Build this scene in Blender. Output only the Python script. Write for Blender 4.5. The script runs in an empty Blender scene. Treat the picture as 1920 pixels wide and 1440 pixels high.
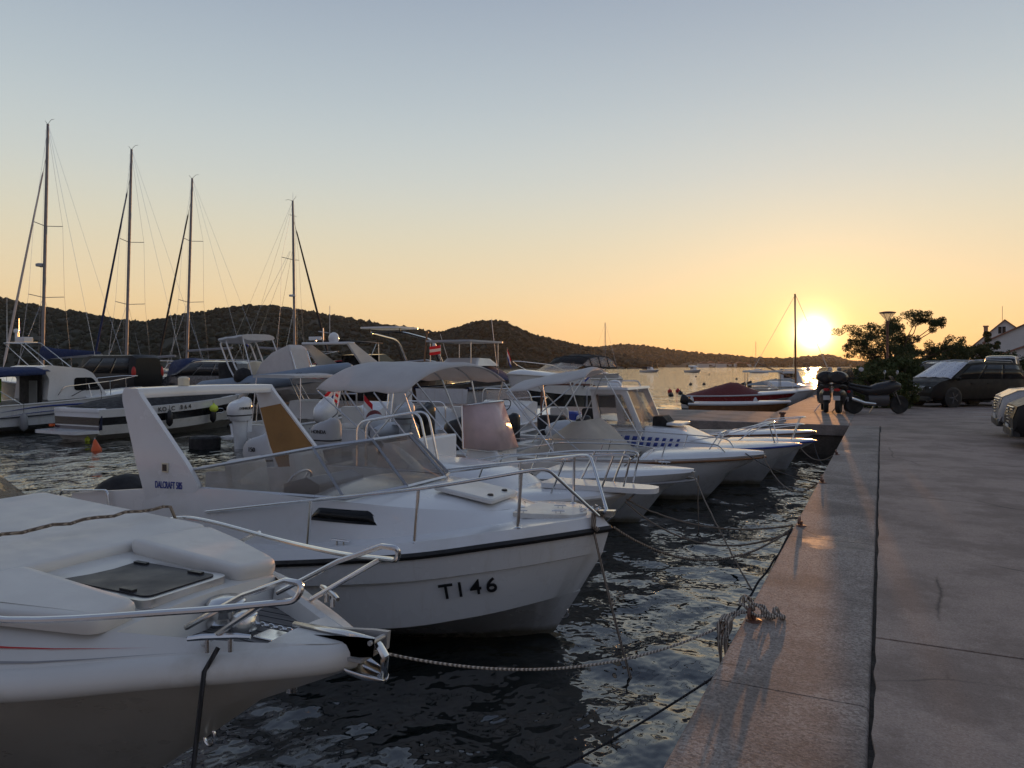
import bpy, math, random
import numpy as np
from mathutils import Vector, Matrix, noise as mnoise

R = math.radians
S = bpy.context.scene
COL = S.collection

# ------------------------------------------------------------------ camera
YAW = R(26.4)                      # the camera looks 26.4 deg to the left of the quay's direction (+Y)
SN, CS = math.sin(YAW), math.cos(YAW)
FPX, CX, HY = 1397.0, 960.0, 686.0   # focal length, principal column and horizon row of the 1920x1440 photograph
CAMZ = 2.4                         # eye height above the water (quay top is at 0.8)
cam_d = bpy.data.cameras.new('camera')
cam = bpy.data.objects.new('camera', cam_d)
COL.objects.link(cam)
cam.location = (0, 0, CAMZ)
cam.rotation_euler = (R(90), 0, YAW)
cam_d.sensor_width = 36
cam_d.lens = 36 * FPX / 1920
cam_d.shift_y = -(720 - HY) / 1920
cam_d.clip_start = 0.05
cam_d.clip_end = 20000
S.camera = cam
S.render.resolution_x, S.render.resolution_y = 1024, 768

# ------------------------------------------------------------------ sky and sun
SUN_EL = R(2.35)
SUN_AZ = R(4.35)                   # to the left of +Y
SUN_DIR = Vector((-math.sin(SUN_AZ) * math.cos(SUN_EL), math.cos(SUN_AZ) * math.cos(SUN_EL), math.sin(SUN_EL)))
W = bpy.data.worlds.new('World')
S.world = W
W.use_nodes = True
nt = W.node_tree
nt.nodes.clear()
out = nt.nodes.new('ShaderNodeOutputWorld')
bg = nt.nodes.new('ShaderNodeBackground')
sky = nt.nodes.new('ShaderNodeTexSky')
sky.sky_type = 'NISHITA'
sky.sun_disc = False
sky.sun_elevation = SUN_EL
sky.sun_rotation = -SUN_AZ
sky.altitude = 0
sky.air_density = 1.0
sky.dust_density = 1.5
sky.ozone_density = 2.0
geo = nt.nodes.new('ShaderNodeTexCoord')
def srgb(c): return tuple((q / 255 / 12.92) if q < 10.3 else ((q / 255 + 0.055) / 1.055) ** 2.4 for q in c)
EXPO = 1.55
SKY_STRENGTH = 0.12
sep = nt.nodes.new('ShaderNodeSeparateXYZ')
nt.links.new(geo.outputs['Generated'], sep.inputs[0])
def skyramp(stops):                # clear-evening colours by height above the horizon (sine of elevation)
    r = nt.nodes.new('ShaderNodeValToRGB'); r.color_ramp.interpolation = 'B_SPLINE'
    e = r.color_ramp.elements
    while len(e) > 1: e.remove(e[-1])
    for i, (p, c) in enumerate(stops):
        q = e[0] if i == 0 else e.new(p)
        q.position = p; q.color = srgb(c) + (1,)
    nt.links.new(sep.outputs[2], r.inputs[0])
    return r.outputs[0]
west = skyramp([(0.0, (240, 184, 118)), (0.05, (241, 205, 150)), (0.10, (235, 211, 170)), (0.17, (219, 212, 187)), (0.24, (202, 207, 202)),
                (0.33, (182, 194, 200)), (0.44, (157, 170, 185)), (0.58, (134, 148, 170)), (0.75, (117, 130, 154)), (1.0, (97, 109, 134))])
east = skyramp([(0.0, (116, 112, 118)), (0.06, (134, 130, 138)), (0.16, (147, 145, 156)), (0.30, (141, 145, 160)), (0.55, (118, 128, 150)), (1.0, (97, 109, 134))])
sunside = nt.nodes.new('ShaderNodeVectorMath'); sunside.operation = 'DOT_PRODUCT'
sunside.inputs[1].default_value = SUN_DIR
nt.links.new(geo.outputs['Generated'], sunside.inputs[0])
sm = nt.nodes.new('ShaderNodeMapRange'); sm.interpolation_type = 'SMOOTHSTEP'
sm.inputs[1].default_value = -0.75; sm.inputs[2].default_value = 0.55
nt.links.new(sunside.outputs['Value'], sm.inputs[0])
mulc = nt.nodes.new('ShaderNodeMix'); mulc.data_type = 'RGBA'
nt.links.new(sm.outputs[0], mulc.inputs[0]); nt.links.new(east, mulc.inputs[6]); nt.links.new(west, mulc.inputs[7])
sc1 = nt.nodes.new('ShaderNodeVectorMath'); sc1.operation = 'SCALE'; sc1.inputs['Scale'].default_value = 1.0 / (2 ** EXPO * SKY_STRENGTH)
nt.links.new(mulc.outputs[2], sc1.inputs[0])
sc2 = nt.nodes.new('ShaderNodeVectorMath'); sc2.operation = 'SCALE'; sc2.inputs['Scale'].default_value = 0.04
nt.links.new(sky.outputs[0], sc2.inputs[0])
skysum = nt.nodes.new('ShaderNodeVectorMath'); skysum.operation = 'ADD'
nt.links.new(sc1.outputs[0], skysum.inputs[0]); nt.links.new(sc2.outputs[0], skysum.inputs[1])
# the low sun itself: blown-out disc and its aureole, given by direction so it stands in the sky from anywhere
dotn = nt.nodes.new('ShaderNodeVectorMath'); dotn.operation = 'DOT_PRODUCT'
dotn.inputs[1].default_value = SUN_DIR
nt.links.new(geo.outputs['Generated'], dotn.inputs[0])
ac = nt.nodes.new('ShaderNodeMath'); ac.operation = 'ARCCOSINE'
nt.links.new(dotn.outputs['Value'], ac.inputs[0])
def wmath(op, a, b):
    n = nt.nodes.new('ShaderNodeMath'); n.operation = op
    for i, q in enumerate((a, b)):
        if q is None: continue
        if isinstance(q, (int, float)): n.inputs[i].default_value = q
        else: nt.links.new(q, n.inputs[i])
    return n.outputs[0]
def aureole(sig, amp, col):
    q = wmath('DIVIDE', ac.outputs[0], sig)
    q = wmath('MULTIPLY', q, -1.0)
    q = wmath('EXPONENT', q, None)
    q = wmath('MULTIPLY', q, amp)
    c = nt.nodes.new('ShaderNodeMix'); c.data_type = 'RGBA'; c.blend_type = 'MULTIPLY'
    c.inputs[0].default_value = 1.0
    c.inputs[6].default_value = col + (1,)
    nt.links.new(q, c.inputs[7])
    return c.outputs[2]
def addc(a, b):
    n = nt.nodes.new('ShaderNodeMix'); n.data_type = 'RGBA'; n.blend_type = 'ADD'
    n.inputs[0].default_value = 1.0
    nt.links.new(a, n.inputs[6]); nt.links.new(b, n.inputs[7])
    return n.outputs[2]
g1 = aureole(R(0.46), 62.0, (1.0, 0.82, 0.42))
g2 = aureole(R(2.4), 1.7, (1.0, 0.50, 0.03))
tot = addc(addc(skysum.outputs[0], g1), g2)
nt.links.new(tot, bg.inputs[0])
bg.inputs[1].default_value = SKY_STRENGTH
nt.links.new(bg.outputs[0], out.inputs[0])

sl = bpy.data.lights.new('sun', 'SUN')
sl.energy = 0.6
sl.angle = R(0.5)
sl.color = (1.0, 0.45, 0.15)
so = bpy.data.objects.new('sun', sl)
COL.objects.link(so)
so.rotation_euler = (-SUN_DIR).to_track_quat('-Z', 'Y').to_euler()

vs = S.view_settings
vs.view_transform = 'Standard'
vs.look = 'None'
vs.exposure = EXPO
vs.gamma = 1.0
vs.use_curve_mapping = False
S.render.engine = 'CYCLES'
S.cycles.use_denoising = True
S.cycles.max_bounces = 8
S.cycles.diffuse_bounces = 3
S.cycles.glossy_bounces = 4
S.cycles.transparent_max_bounces = 24
S.cycles.volume_bounces = 0
S.cycles.sample_clamp_indirect = 6.0
S.cycles.caustics_reflective = False
S.cycles.caustics_refractive = False

# ------------------------------------------------------------------ photograph -> place
def ray(px, py):
    r = (px - CX) / FPX
    return Vector((r * CS - SN, r * SN + CS, -(py - HY) / FPX))     # per metre of depth along the view axis
def Z(px, py, z):                  # point of the place at height z seen at that pixel
    d = ray(px, py); t = (z - CAMZ) / d.z
    return Vector((0, 0, CAMZ)) + d * t
def D(px, py, depth):              # point at that depth
    return Vector((0, 0, CAMZ)) + ray(px, py) * depth
def YP(px, py, y):                 # point on the plane y = const (a moored boat's centre line or side)
    d = ray(px, py); return Vector((0, 0, CAMZ)) + d * (y / d.y)
def XP(px, py, x):
    d = ray(px, py); return Vector((0, 0, CAMZ)) + d * (x / d.x)

# ------------------------------------------------------------------ objects and tags
def tag(o, label=None, cat=None, group=None, kind=None):
    if label: o['label'] = label
    if cat: o['category'] = cat
    if group: o['group'] = group
    if kind: o['kind'] = kind
    return o
def thing(name, label, cat, loc=(0, 0, 0), rz=0.0, group=None):
    o = bpy.data.objects.new(name, None)
    o.empty_display_size = 0.2
    COL.objects.link(o)
    o.location = loc; o.rotation_euler = (0, 0, rz)
    return tag(o, label, cat, group)
def relabel(o, label):
    o['label'] = label
    return o
KIDS = {}
def dup(root, loc, rz, label, scale=None):
    def cp(o, parent):
        c = o.copy(); COL.objects.link(c)
        if parent is not None:
            c.parent = parent
            KIDS.setdefault(parent.name, []).append(c)
        for ch in KIDS.get(o.name, []): cp(ch, c)
        return c
    r = cp(root, None)
    r.location = loc; r.rotation_euler = (0, 0, rz)
    if scale: r.scale = (scale,) * 3 if isinstance(scale, (int, float)) else scale
    r['label'] = label
    return r

# ------------------------------------------------------------------ mesh collector
def catmull(pts, n):
    P = np.array(pts, float)
    if len(P) == 2:
        t = np.linspace(0, 1, n)[:, None]
        return P[0] * (1 - t) + P[1] * t
    seg = np.linalg.norm(np.diff(P, axis=0), axis=1) ** 0.5
    k = np.concatenate([[0], np.cumsum(seg)])
    # natural-ish cubic hermite, finite-difference tangents
    T = np.zeros_like(P)
    T[1:-1] = (P[2:] - P[:-2]) / (k[2:] - k[:-2])[:, None]
    T[0] = (P[1] - P[0]) / (k[1] - k[0]); T[-1] = (P[-1] - P[-2]) / (k[-1] - k[-2])
    u = np.linspace(0, k[-1], n)
    i = np.clip(np.searchsorted(k, u, side='right') - 1, 0, len(P) - 2)
    h = (k[i + 1] - k[i]); s = ((u - k[i]) / h)[:, None]; h = h[:, None]
    return ((2*s**3 - 3*s**2 + 1) * P[i] + (s**3 - 2*s**2 + s) * h * T[i]
            + (-2*s**3 + 3*s**2) * P[i + 1] + (s**3 - s**2) * h * T[i + 1])
def lin(pts, n):                   # piecewise linear, resampled by length
    P = np.array(pts, float)
    k = np.concatenate([[0], np.cumsum(np.linalg.norm(np.diff(P, axis=0), axis=1))])
    u = np.linspace(0, k[-1], n)
    return np.stack([np.interp(u, k, P[:, j]) for j in range(P.shape[1])], 1)
def fillet(pts, r, n=5, closed=False):   # round the corners of a polyline
    P = [np.array(p, float) for p in pts]
    m = len(P); o = []
    for i in range(m):
        if not closed and i in (0, m - 1): o.append(P[i]); continue
        a, b, c = P[i - 1], P[i], P[(i + 1) % m]
        u = a - b; v = c - b
        lu, lv = np.linalg.norm(u), np.linalg.norm(v)
        q = min(r, lu * 0.48, lv * 0.48)
        p0 = b + u / lu * q; p1 = b + v / lv * q
        for t in np.linspace(0, 1, n):
            o.append((1-t)**2 * p0 + 2*t*(1-t) * b + t**2 * p1)
    return o

class MB:
    def __init__(s): s.v = []; s.f = []; s.s = []
    def add(s, vs, fs, smooth=True):
        k = len(s.v)
        s.v.extend([tuple(map(float, p)) for p in vs])
        s.f.extend([tuple(i + k for i in f) for f in fs])
        s.s.extend([smooth] * len(fs))
        return s
    def box(s, x0, x1, y0, y1, z0, z1, M=None):
        vs = [Vector((x, y, z)) for x in (x0, x1) for y in (y0, y1) for z in (z0, z1)]
        if M is not None: vs = [M @ p for p in vs]
        return s.add(vs, [(0,1,3,2),(4,6,7,5),(0,4,5,1),(2,3,7,6),(0,2,6,4),(1,5,7,3)], False)
    def rbox(s, c, size, r=0.2, n=4, M=None):      # box with rounded plan corners, extruded in z, slightly domed edge
        a, b, h = size[0]/2, size[1]/2, size[2]
        P = fillet([(-a,-b),(a,-b),(a,b),(-a,b)], r, n, True)
        rings = []
        e = min(h * 0.35, r * 0.6, 0.06 if h < 1 else 0.1)
        for dz, k in ((0, 1 - 0*e), (h - e, 1), (h - e*0.35, 1 - e*0.3/max(a,b)*2), (h, 1 - e/max(a,b)*1.6)):
            rings.append([(c[0] + p[0]*k, c[1] + p[1]*k, c[2] + dz) for p in P])
        if M is not None: rings = [[M @ Vector(p) for p in q] for q in rings]
        return s.loft(rings, True, True)
    def prism(s, poly, axis, a0, a1, smooth=False):   # polygon in the two other axes, extruded along axis
        n = len(poly)
        def mk(p, a):
            return {'x': (a, p[0], p[1]), 'y': (p[0], a, p[1]), 'z': (p[0], p[1], a)}[axis]
        vs = [mk(p, a0) for p in poly] + [mk(p, a1) for p in poly]
        fs = [(i, (i+1) % n, n + (i+1) % n, n + i) for i in range(n)]
        s.add(vs, fs, smooth)
        return s.add(vs, [tuple(range(n))[::-1], tuple(range(n, 2*n))], False)
    def tube(s, pts, r, n=8, closed=False, caps=True, flat=1.0):
        P = [Vector(p) for p in pts]; m = len(P)
        rs = r if hasattr(r, '__len__') else [r] * m
        rings = []; up = Vector((0, 0, 1)); prev = None
        for i in range(m):
            if closed: t = P[(i+1) % m] - P[i-1]
            else: t = P[min(i+1, m-1)] - P[max(i-1, 0)]
            if t.length < 1e-9: t = Vector((1, 0, 0))
            t.normalize()
            if prev is None:
                a = up.cross(t)
                if a.length < 1e-3: a = Vector((1, 0, 0)).cross(t)
            else:
                a = prev - t * prev.dot(t)
                if a.length < 1e-6: a = up.cross(t)
            a.normalize(); b = t.cross(a); prev = a
            rings.append([P[i] + (a * math.cos(q) * rs[i] + b * math.sin(q) * rs[i] * flat)
                          for q in (2*math.pi*j/n for j in range(n))])
        return s.loft(rings, True, caps and not closed, closed)
    def loft(s, rings, closed_ring=True, caps=False, closed_path=False, smooth=True):
        n = len(rings[0]); m = len(rings)
        vs = [p for q in rings for p in q]; fs = []
        for i in range(m if closed_path else m - 1):
            a, b = i * n, ((i + 1) % m) * n
            for j in range(n if closed_ring else n - 1):
                k = (j + 1) % n
                fs.append((a + j, a + k, b + k, b + j))
        s.add(vs, fs, smooth)
        if caps and not closed_path:
            s.add(rings[0], [tuple(range(n))[::-1]], False)
            s.add(rings[-1], [tuple(range(n))], False)
        return s
    def grid(s, G, smooth=True): return s.loft(G, False, False, False, smooth)
    def lathe(s, prof, c=(0,0,0), n=20, M=None, smooth=True):
        rings = []
        for r, z in prof:
            q = [Vector((r*math.cos(2*math.pi*j/n), r*math.sin(2*math.pi*j/n), z)) for j in range(n)]
            if M is not None: q = [M @ p for p in q]
            rings.append([p + Vector(c) for p in q])
        return s.loft(rings, True, True, False, smooth)
    def ball(s, c, r, nu=14, nv=9, M=None):
        if not hasattr(r, '__len__'): r = (r, r, r)
        rings = []
        for i in range(nv + 1):
            a = math.pi * (0.02 + 0.96 * i / nv) - math.pi/2
            q = [Vector((r[0]*math.cos(a)*math.cos(2*math.pi*j/nu), r[1]*math.cos(a)*math.sin(2*math.pi*j/nu), r[2]*math.sin(a))) for j in range(nu)]
            if M is not None: q = [M @ p for p in q]
            rings.append([p + Vector(c) for p in q])
        return s.loft(rings, True, True)
    def mirror(s):                 # add the mirror image in y
        k = len(s.v)
        s.v.extend([(x, -y, z) for x, y, z in s.v[:k]])
        nf = [tuple(i + k for i in f[::-1]) for f in s.f]
        s.f.extend(nf); s.s.extend(list(s.s))
        return s
    def xform(s, M):
        s.v = [tuple(M @ Vector(p)) for p in s.v]; return s
    def build(s, name, mat, parent=None, label=None, bevel=0.0, sub=0, solid=0.0, sharp=38, group=None):
        me = bpy.data.meshes.new(name)
        me.from_pydata(s.v, [], s.f)
        me.polygons.foreach_set('use_smooth', s.s)
        me.update()
        if sharp: me.set_sharp_from_angle(angle=R(sharp))
        if isinstance(mat, (list, tuple)):
            for q in mat: me.materials.append(q)
        else: me.materials.append(mat)
        o = bpy.data.objects.new(name, me)
        COL.objects.link(o)
        if parent is not None:
            o.parent = parent
            KIDS.setdefault(parent.name, []).append(o)
        if label: o['label'] = label
        if solid:
            m = o.modifiers.new('thick', 'SOLIDIFY'); m.thickness = solid; m.offset = 0
        if bevel:
            m = o.modifiers.new('bevel', 'BEVEL'); m.width = bevel; m.segments = 2; m.limit_method = 'ANGLE'; m.angle_limit = R(35)
        if sub:
            m = o.modifiers.new('sub', 'SUBSURF'); m.levels = m.render_levels = sub
        return o
def struct(name, mb, mat, kind='structure', **k):
    o = mb.build(name, mat, **k); o['kind'] = kind
    return o
def np_mesh(name, V, F, mat, smooth=True):
    me = bpy.data.meshes.new(name)
    V = np.asarray(V, np.float32); F = np.asarray(F, np.int32)
    me.vertices.add(len(V)); me.vertices.foreach_set('co', V.ravel())
    k = F.shape[1]
    me.loops.add(F.size); me.loops.foreach_set('vertex_index', F.ravel())
    me.polygons.add(len(F)); me.polygons.foreach_set('loop_start', np.arange(len(F), dtype=np.int32) * k)
    me.polygons.foreach_set('use_smooth', np.full(len(F), smooth))
    me.update(calc_edges=True); me.validate()
    me.materials.append(mat)
    o = bpy.data.objects.new(name, me); COL.objects.link(o)
    return o

def text(body, size, mat, parent, M, name='lettering', depth=0.002, shear=0.0, bold=0.0, sx=1.0):
    c = bpy.data.curves.new(name, 'FONT')
    c.body = body; c.size = size; c.extrude = depth; c.align_x = 'CENTER'; c.align_y = 'CENTER'
    c.shear = shear; c.offset = bold
    t = bpy.data.objects.new('t', c); COL.objects.link(t)
    dg = bpy.context.evaluated_depsgraph_get(); dg.update()
    me = bpy.data.meshes.new_from_object(t.evaluated_get(dg))
    bpy.data.objects.remove(t); bpy.data.curves.remove(c)
    me.name = name
    me.transform(M @ Matrix.Diagonal((sx, 1, 1, 1)))
    me.materials.clear(); me.materials.append(mat)
    o = bpy.data.objects.new(name, me); COL.objects.link(o)
    if parent is not None:
        o.parent = parent
        KIDS.setdefault(parent.name, []).append(o)
    return o
def frame(o, u, v):                # matrix: text x along u, text y along v, at o
    u = Vector(u).normalized(); w = u.cross(Vector(v)).normalized(); v = w.cross(u)
    M = Matrix((u, v, w)).transposed().to_4x4(); M.translation = Vector(o)
    return M

# ------------------------------------------------------------------ materials
def mat_base(name):
    m = bpy.data.materials.new(name); m.use_nodes = True
    t = m.node_tree; b = t.nodes['Principled BSDF']
    return m, t, b
def N(t, kind, **k):
    n = t.nodes.new(kind)
    for a, v in k.items(): setattr(n, a, v)
    return n
def ramp(t, src, stops):
    r = N(t, 'ShaderNodeValToRGB')
    e = r.color_ramp.elements
    while len(e) > 1: e.remove(e[-1])
    for i, (p, c) in enumerate(stops):
        q = e[0] if i == 0 else e.new(p)
        q.position = p
        q.color = (c, c, c, 1) if isinstance(c, (int, float)) else tuple(c) + (1,)
    t.links.new(src, r.inputs[0])
    return r.outputs[0]
def tex(t, scale, detail=4, rough=0.55, kind='noise', stretch=None, coord='Object'):
    tc = N(t, 'ShaderNodeTexCoord')
    src = tc.outputs[coord]
    if stretch:
        mp = N(t, 'ShaderNodeMapping'); mp.inputs['Scale'].default_value = stretch
        t.links.new(src, mp.inputs[0]); src = mp.outputs[0]
    if kind == 'noise':
        n = N(t, 'ShaderNodeTexNoise'); n.inputs['Scale'].default_value = scale
        n.inputs['Detail'].default_value = detail; n.inputs['Roughness'].default_value = rough
    else:
        n = N(t, 'ShaderNodeTexVoronoi'); n.inputs['Scale'].default_value = scale
    t.links.new(src, n.inputs['Vector'])
    return n.outputs[0]
def mixc(t, f, a, b, mode='MIX'):
    m = N(t, 'ShaderNodeMix', data_type='RGBA', blend_type=mode)
    for s, v in ((0, f), (6, a), (7, b)):
        if isinstance(v, (int, float)): m.inputs[s].default_value = v
        elif isinstance(v, tuple): m.inputs[s].default_value = v + (1,)
        else: t.links.new(v, m.inputs[s])
    return m.outputs[2]
def bump(t, b, h, dist, strength=1.0, chain=None):
    n = N(t, 'ShaderNodeBump'); n.inputs['Distance'].default_value = dist; n.inputs['Strength'].default_value = strength
    t.links.new(h, n.inputs['Height'])
    if chain is not None: t.links.new(chain, n.inputs['Normal'])
    t.links.new(n.outputs[0], b.inputs['Normal'])
    return n.outputs[0]
def paint(name, c, rough=0.3, metal=0.0, var=0.12, scale=3.0, coat=0.0, bmp=0.0, dirt=None, spec=0.5, bscale=None):
    """a surface of one colour with soft unevenness in tone and gloss, optional dirt patches and fine relief"""
    m, t, b = mat_base(name)
    n = tex(t, scale, 5)
    lo = tuple(max(0, q * (1 - var)) for q in c); hi = tuple(min(1, q * (1 + var * 0.6)) for q in c)
    col = ramp(t, n, [(0.3, lo), (0.72, hi)])
    if dirt:
        d = ramp(t, tex(t, dirt[1], 6, 0.65), [(dirt[2], 0.0), (dirt[2] + 0.18, dirt[3])])
        col = mixc(t, d, col, tuple(dirt[0]))
    t.links.new(col, b.inputs['Base Color'])
    rr = ramp(t, tex(t, scale * 2.3, 4), [(0.3, max(0.02, rough * 0.75)), (0.7, min(1, rough * 1.3))])
    t.links.new(rr, b.inputs['Roughness'])
    b.inputs['Metallic'].default_value = metal
    b.inputs['Coat Weight'].default_value = coat
    b.inputs['Coat Roughness'].default_value = 0.06
    b.inputs['Specular IOR Level'].default_value = spec
    if bmp:
        bump(t, b, tex(t, bscale or scale * 8, 5), bmp)
    return m
def hull_paint(name, c, rough):
    """white gelcoat with run-off streaks down the side and a ragged brown scum line just above the water"""
    m, t, b = mat_base(name)
    col = ramp(t, tex(t, 1.2, 5), [(0.3, tuple(q * .93 for q in c)), (0.72, c)])
    sk = ramp(t, tex(t, 2.2, 6, 0.7, stretch=(3.0, 3.0, 0.28)), [(0.54, 0.0), (0.74, 0.34)])
    col = mixc(t, sk, col, (0.46, 0.42, 0.34))
    tc = N(t, 'ShaderNodeTexCoord'); sp = N(t, 'ShaderNodeSeparateXYZ'); t.links.new(tc.outputs['Object'], sp.inputs[0])
    q = N(t, 'ShaderNodeMath', operation='MULTIPLY_ADD'); t.links.new(tex(t, 2.4, 7, 0.7, stretch=(1, 1, .3)), q.inputs[0]); q.inputs[1].default_value = -0.16
    t.links.new(sp.outputs[2], q.inputs[2])
    mr = N(t, 'ShaderNodeMapRange'); mr.inputs[1].default_value = -0.03; mr.inputs[2].default_value = 0.035; mr.inputs[3].default_value = 0.85; mr.inputs[4].default_value = 0.0
    t.links.new(q.outputs[0], mr.inputs[0])
    col = mixc(t, mr.outputs[0], col, (0.22, 0.19, 0.11))
    sc = ramp(t, tex(t, 9, 6, 0.75, stretch=(0.25, 0.25, 2.0)), [(0.62, 0.0), (0.70, 0.22)])
    col = mixc(t, sc, col, (0.35, 0.34, 0.33))
    t.links.new(col, b.inputs['Base Color'])
    t.links.new(ramp(t, tex(t, 3.0, 4), [(0.3, rough * .7), (0.7, rough * 1.4)]), b.inputs['Roughness'])
    b.inputs['Coat Weight'].default_value = 0.3; b.inputs['Coat Roughness'].default_value = 0.08
    return m
def glass(name, tint, rough=0.02, alpha=0.35):
    m, t, b = mat_base(name)
    b.inputs['Base Color'].default_value = tint + (1,)
    b.inputs['Roughness'].default_value = rough
    b.inputs['Alpha'].default_value = alpha
    b.inputs['Specular IOR Level'].default_value = 0.6
    n = ramp(t, tex(t, 2.5, 4), [(0.35, alpha * 0.85), (0.7, min(1, alpha * 1.2))])
    t.links.new(n, b.inputs['Alpha'])
    return m

M = {}
M['gel'] = paint('white_gelcoat', (0.78, 0.79, 0.80), 0.22, var=0.05, scale=1.2, coat=0.4, dirt=((0.55, 0.53, 0.47), 1.7, 0.55, 0.35))
M['gelhull'] = hull_paint('streaked_white_hull', (0.78, 0.79, 0.80), 0.26)
M['creamhull'] = hull_paint('streaked_cream_hull', (0.76, 0.73, 0.67), 0.34)
M['gel_old'] = paint('weathered_gelcoat', (0.70, 0.69, 0.66), 0.38, var=0.09, scale=1.6, coat=0.15, dirt=((0.42, 0.38, 0.30), 2.6, 0.52, 0.5))
M['cream'] = paint('cream_gelcoat', (0.74, 0.66, 0.50), 0.35, var=0.07, scale=2)
M['vinyl'] = paint('white_vinyl', (0.72, 0.70, 0.66), 0.5, var=0.08, scale=3, bmp=0.0015, bscale=14, dirt=((0.45, 0.40, 0.33), 3.0, 0.6, 0.4))
M['canvas'] = paint('white_canvas', (0.74, 0.73, 0.72), 0.8, var=0.06, scale=4, bmp=0.004, bscale=9)
M['beige_canvas'] = paint('beige_canvas', (0.52, 0.47, 0.40), 0.85, var=0.1, scale=4, bmp=0.006, bscale=7)
M['blue_canvas'] = paint('navy_canvas', (0.018, 0.035, 0.11), 0.85, var=0.2, scale=4, bmp=0.004, bscale=9)
M['black_canvas'] = paint('black_canvas', (0.018, 0.018, 0.020), 0.75, var=0.2, scale=4, bmp=0.004, bscale=9)
M['grey_canvas'] = paint('grey_canvas', (0.30, 0.31, 0.31), 0.8, var=0.1, scale=4, bmp=0.004)
M['green_canvas'] = paint('dark_green_canvas', (0.035, 0.055, 0.045), 0.8, var=0.15)
M['red_canvas'] = paint('maroon_canvas', (0.16, 0.035, 0.035), 0.8, var=0.15, scale=5, bmp=0.005, bscale=8)
M['lime'] = paint('lime_cloth', (0.25, 0.50, 0.06), 0.8, var=0.15)
M['steel'] = paint('stainless_steel', (0.72, 0.72, 0.72), 0.16, 1.0, var=0.06, scale=8)
M['alu'] = paint('anodised_aluminium', (0.62, 0.62, 0.63), 0.34, 1.0, var=0.08, scale=6)
M['dullsteel'] = paint('dull_stainless_plate', (0.46, 0.45, 0.44), 0.42, 0.35, var=0.12, scale=8)
M['mast'] = paint('mast_aluminium', (0.26, 0.25, 0.26), 0.5, 0.3, var=0.1, scale=2)
M['rubber'] = paint('black_rubber', (0.018, 0.018, 0.019), 0.55, var=0.2, scale=6)
M['black'] = paint('black_plastic', (0.02, 0.02, 0.022), 0.35, var=0.2, scale=5)
M['dark'] = paint('dark_interior', (0.03, 0.03, 0.032), 0.7, var=0.3, scale=3)
M['grey'] = paint('grey_plastic', (0.30, 0.30, 0.31), 0.45, var=0.1)
M['navy'] = paint('navy_gelcoat', (0.015, 0.022, 0.055), 0.2, var=0.15, coat=0.4)
M['blackhull'] = paint('black_gelcoat', (0.014, 0.014, 0.016), 0.15, var=0.15, coat=0.5)
M['redhull'] = paint('red_gelcoat', (0.30, 0.03, 0.03), 0.25, var=0.12, coat=0.4)
M['red'] = paint('red_paint', (0.55, 0.03, 0.025), 0.4, var=0.1)
M['bluep'] = paint('blue_paint', (0.03, 0.06, 0.30), 0.4, var=0.1)
M['blackp'] = paint('black_paint', (0.012, 0.012, 0.014), 0.4, var=0.1)
M['bluegrey'] = paint('blue_grey_hypalon', (0.23, 0.29, 0.37), 0.55, var=0.08, scale=2)
M['greyhyp'] = paint('pale_grey_hypalon', (0.48, 0.50, 0.53), 0.5, var=0.07, scale=2)
M['ply'] = paint('varnished_plywood', (0.36, 0.19, 0.06), 0.4, var=0.25, scale=2.5, dirt=((0.12, 0.09, 0.06), 3.0, 0.62, 0.7))
M['wood'] = paint('varnished_wood', (0.25, 0.12, 0.05), 0.35, var=0.25, scale=5)
M['antifoul'] = paint('stained_waterline', (0.33, 0.31, 0.22), 0.6, var=0.3, scale=4)
M['yellow'] = paint('fluorescent_yellow', (0.75, 0.90, 0.10), 0.5, var=0.05)
M['orange'] = paint('orange_plastic', (0.80, 0.13, 0.03), 0.45, var=0.08)
M['flagw'] = paint('white_flag_cloth', (0.75, 0.75, 0.75), 0.85, var=0.05)
M['flagr'] = paint('red_flag_cloth', (0.60, 0.03, 0.04), 0.85, var=0.08)
M['flagb'] = paint('blue_flag_cloth', (0.03, 0.06, 0.30), 0.85, var=0.08)
M['flagg'] = paint('green_flag_cloth', (0.03, 0.25, 0.10), 0.85, var=0.08)
M['pinkscreen'] = paint('reddish_acrylic', (0.80, 0.64, 0.63), 0.12, var=0.32, scale=1.6)
M['wclear'] = glass('clear_acrylic', (0.22, 0.19, 0.165), 0.03, 0.34)
M['smoke'] = glass('smoked_acrylic', (0.16, 0.13, 0.10), 0.05, 0.62)
M['hatchglass'] = paint('smoked_hatch_acrylic', (0.045, 0.045, 0.052), 0.40, var=0.12, scale=2, spec=0.2)
M['dkglass'] = paint('dark_window_glass', (0.010, 0.011, 0.012), 0.08, var=0.2, scale=2, spec=0.3)
M['vinylwin'] = glass('clear_vinyl', (0.60, 0.55, 0.52), 0.12, 0.35)
M['carblack'] = paint('dark_car_paint', (0.010, 0.010, 0.011), 0.38, var=0.1, coat=0.0, spec=0.35)
M['cargrey'] = paint('grey_car_paint', (0.085, 0.085, 0.088), 0.25, var=0.08, coat=0.5)
M['carbrown'] = paint('dark_brown_car_paint', (0.012, 0.010, 0.009), 0.5, var=0.05, coat=0.0, spec=0.25)
M['carsilver'] = paint('silver_car_paint', (0.42, 0.43, 0.45), 0.3, 0.3, var=0.05, coat=0.6)
M['carwhite'] = paint('white_car_paint', (0.70, 0.70, 0.70), 0.3, var=0.04, coat=0.6)
M['carblue'] = paint('pale_blue_car_paint', (0.34, 0.42, 0.55), 0.3, 0.2, var=0.05, coat=0.6)
M['sunshade'] = paint('silver_sunshade_foil', (0.62, 0.62, 0.66), 0.30, 0.5, var=0.1, scale=4, bmp=0.02, bscale=5)
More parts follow.
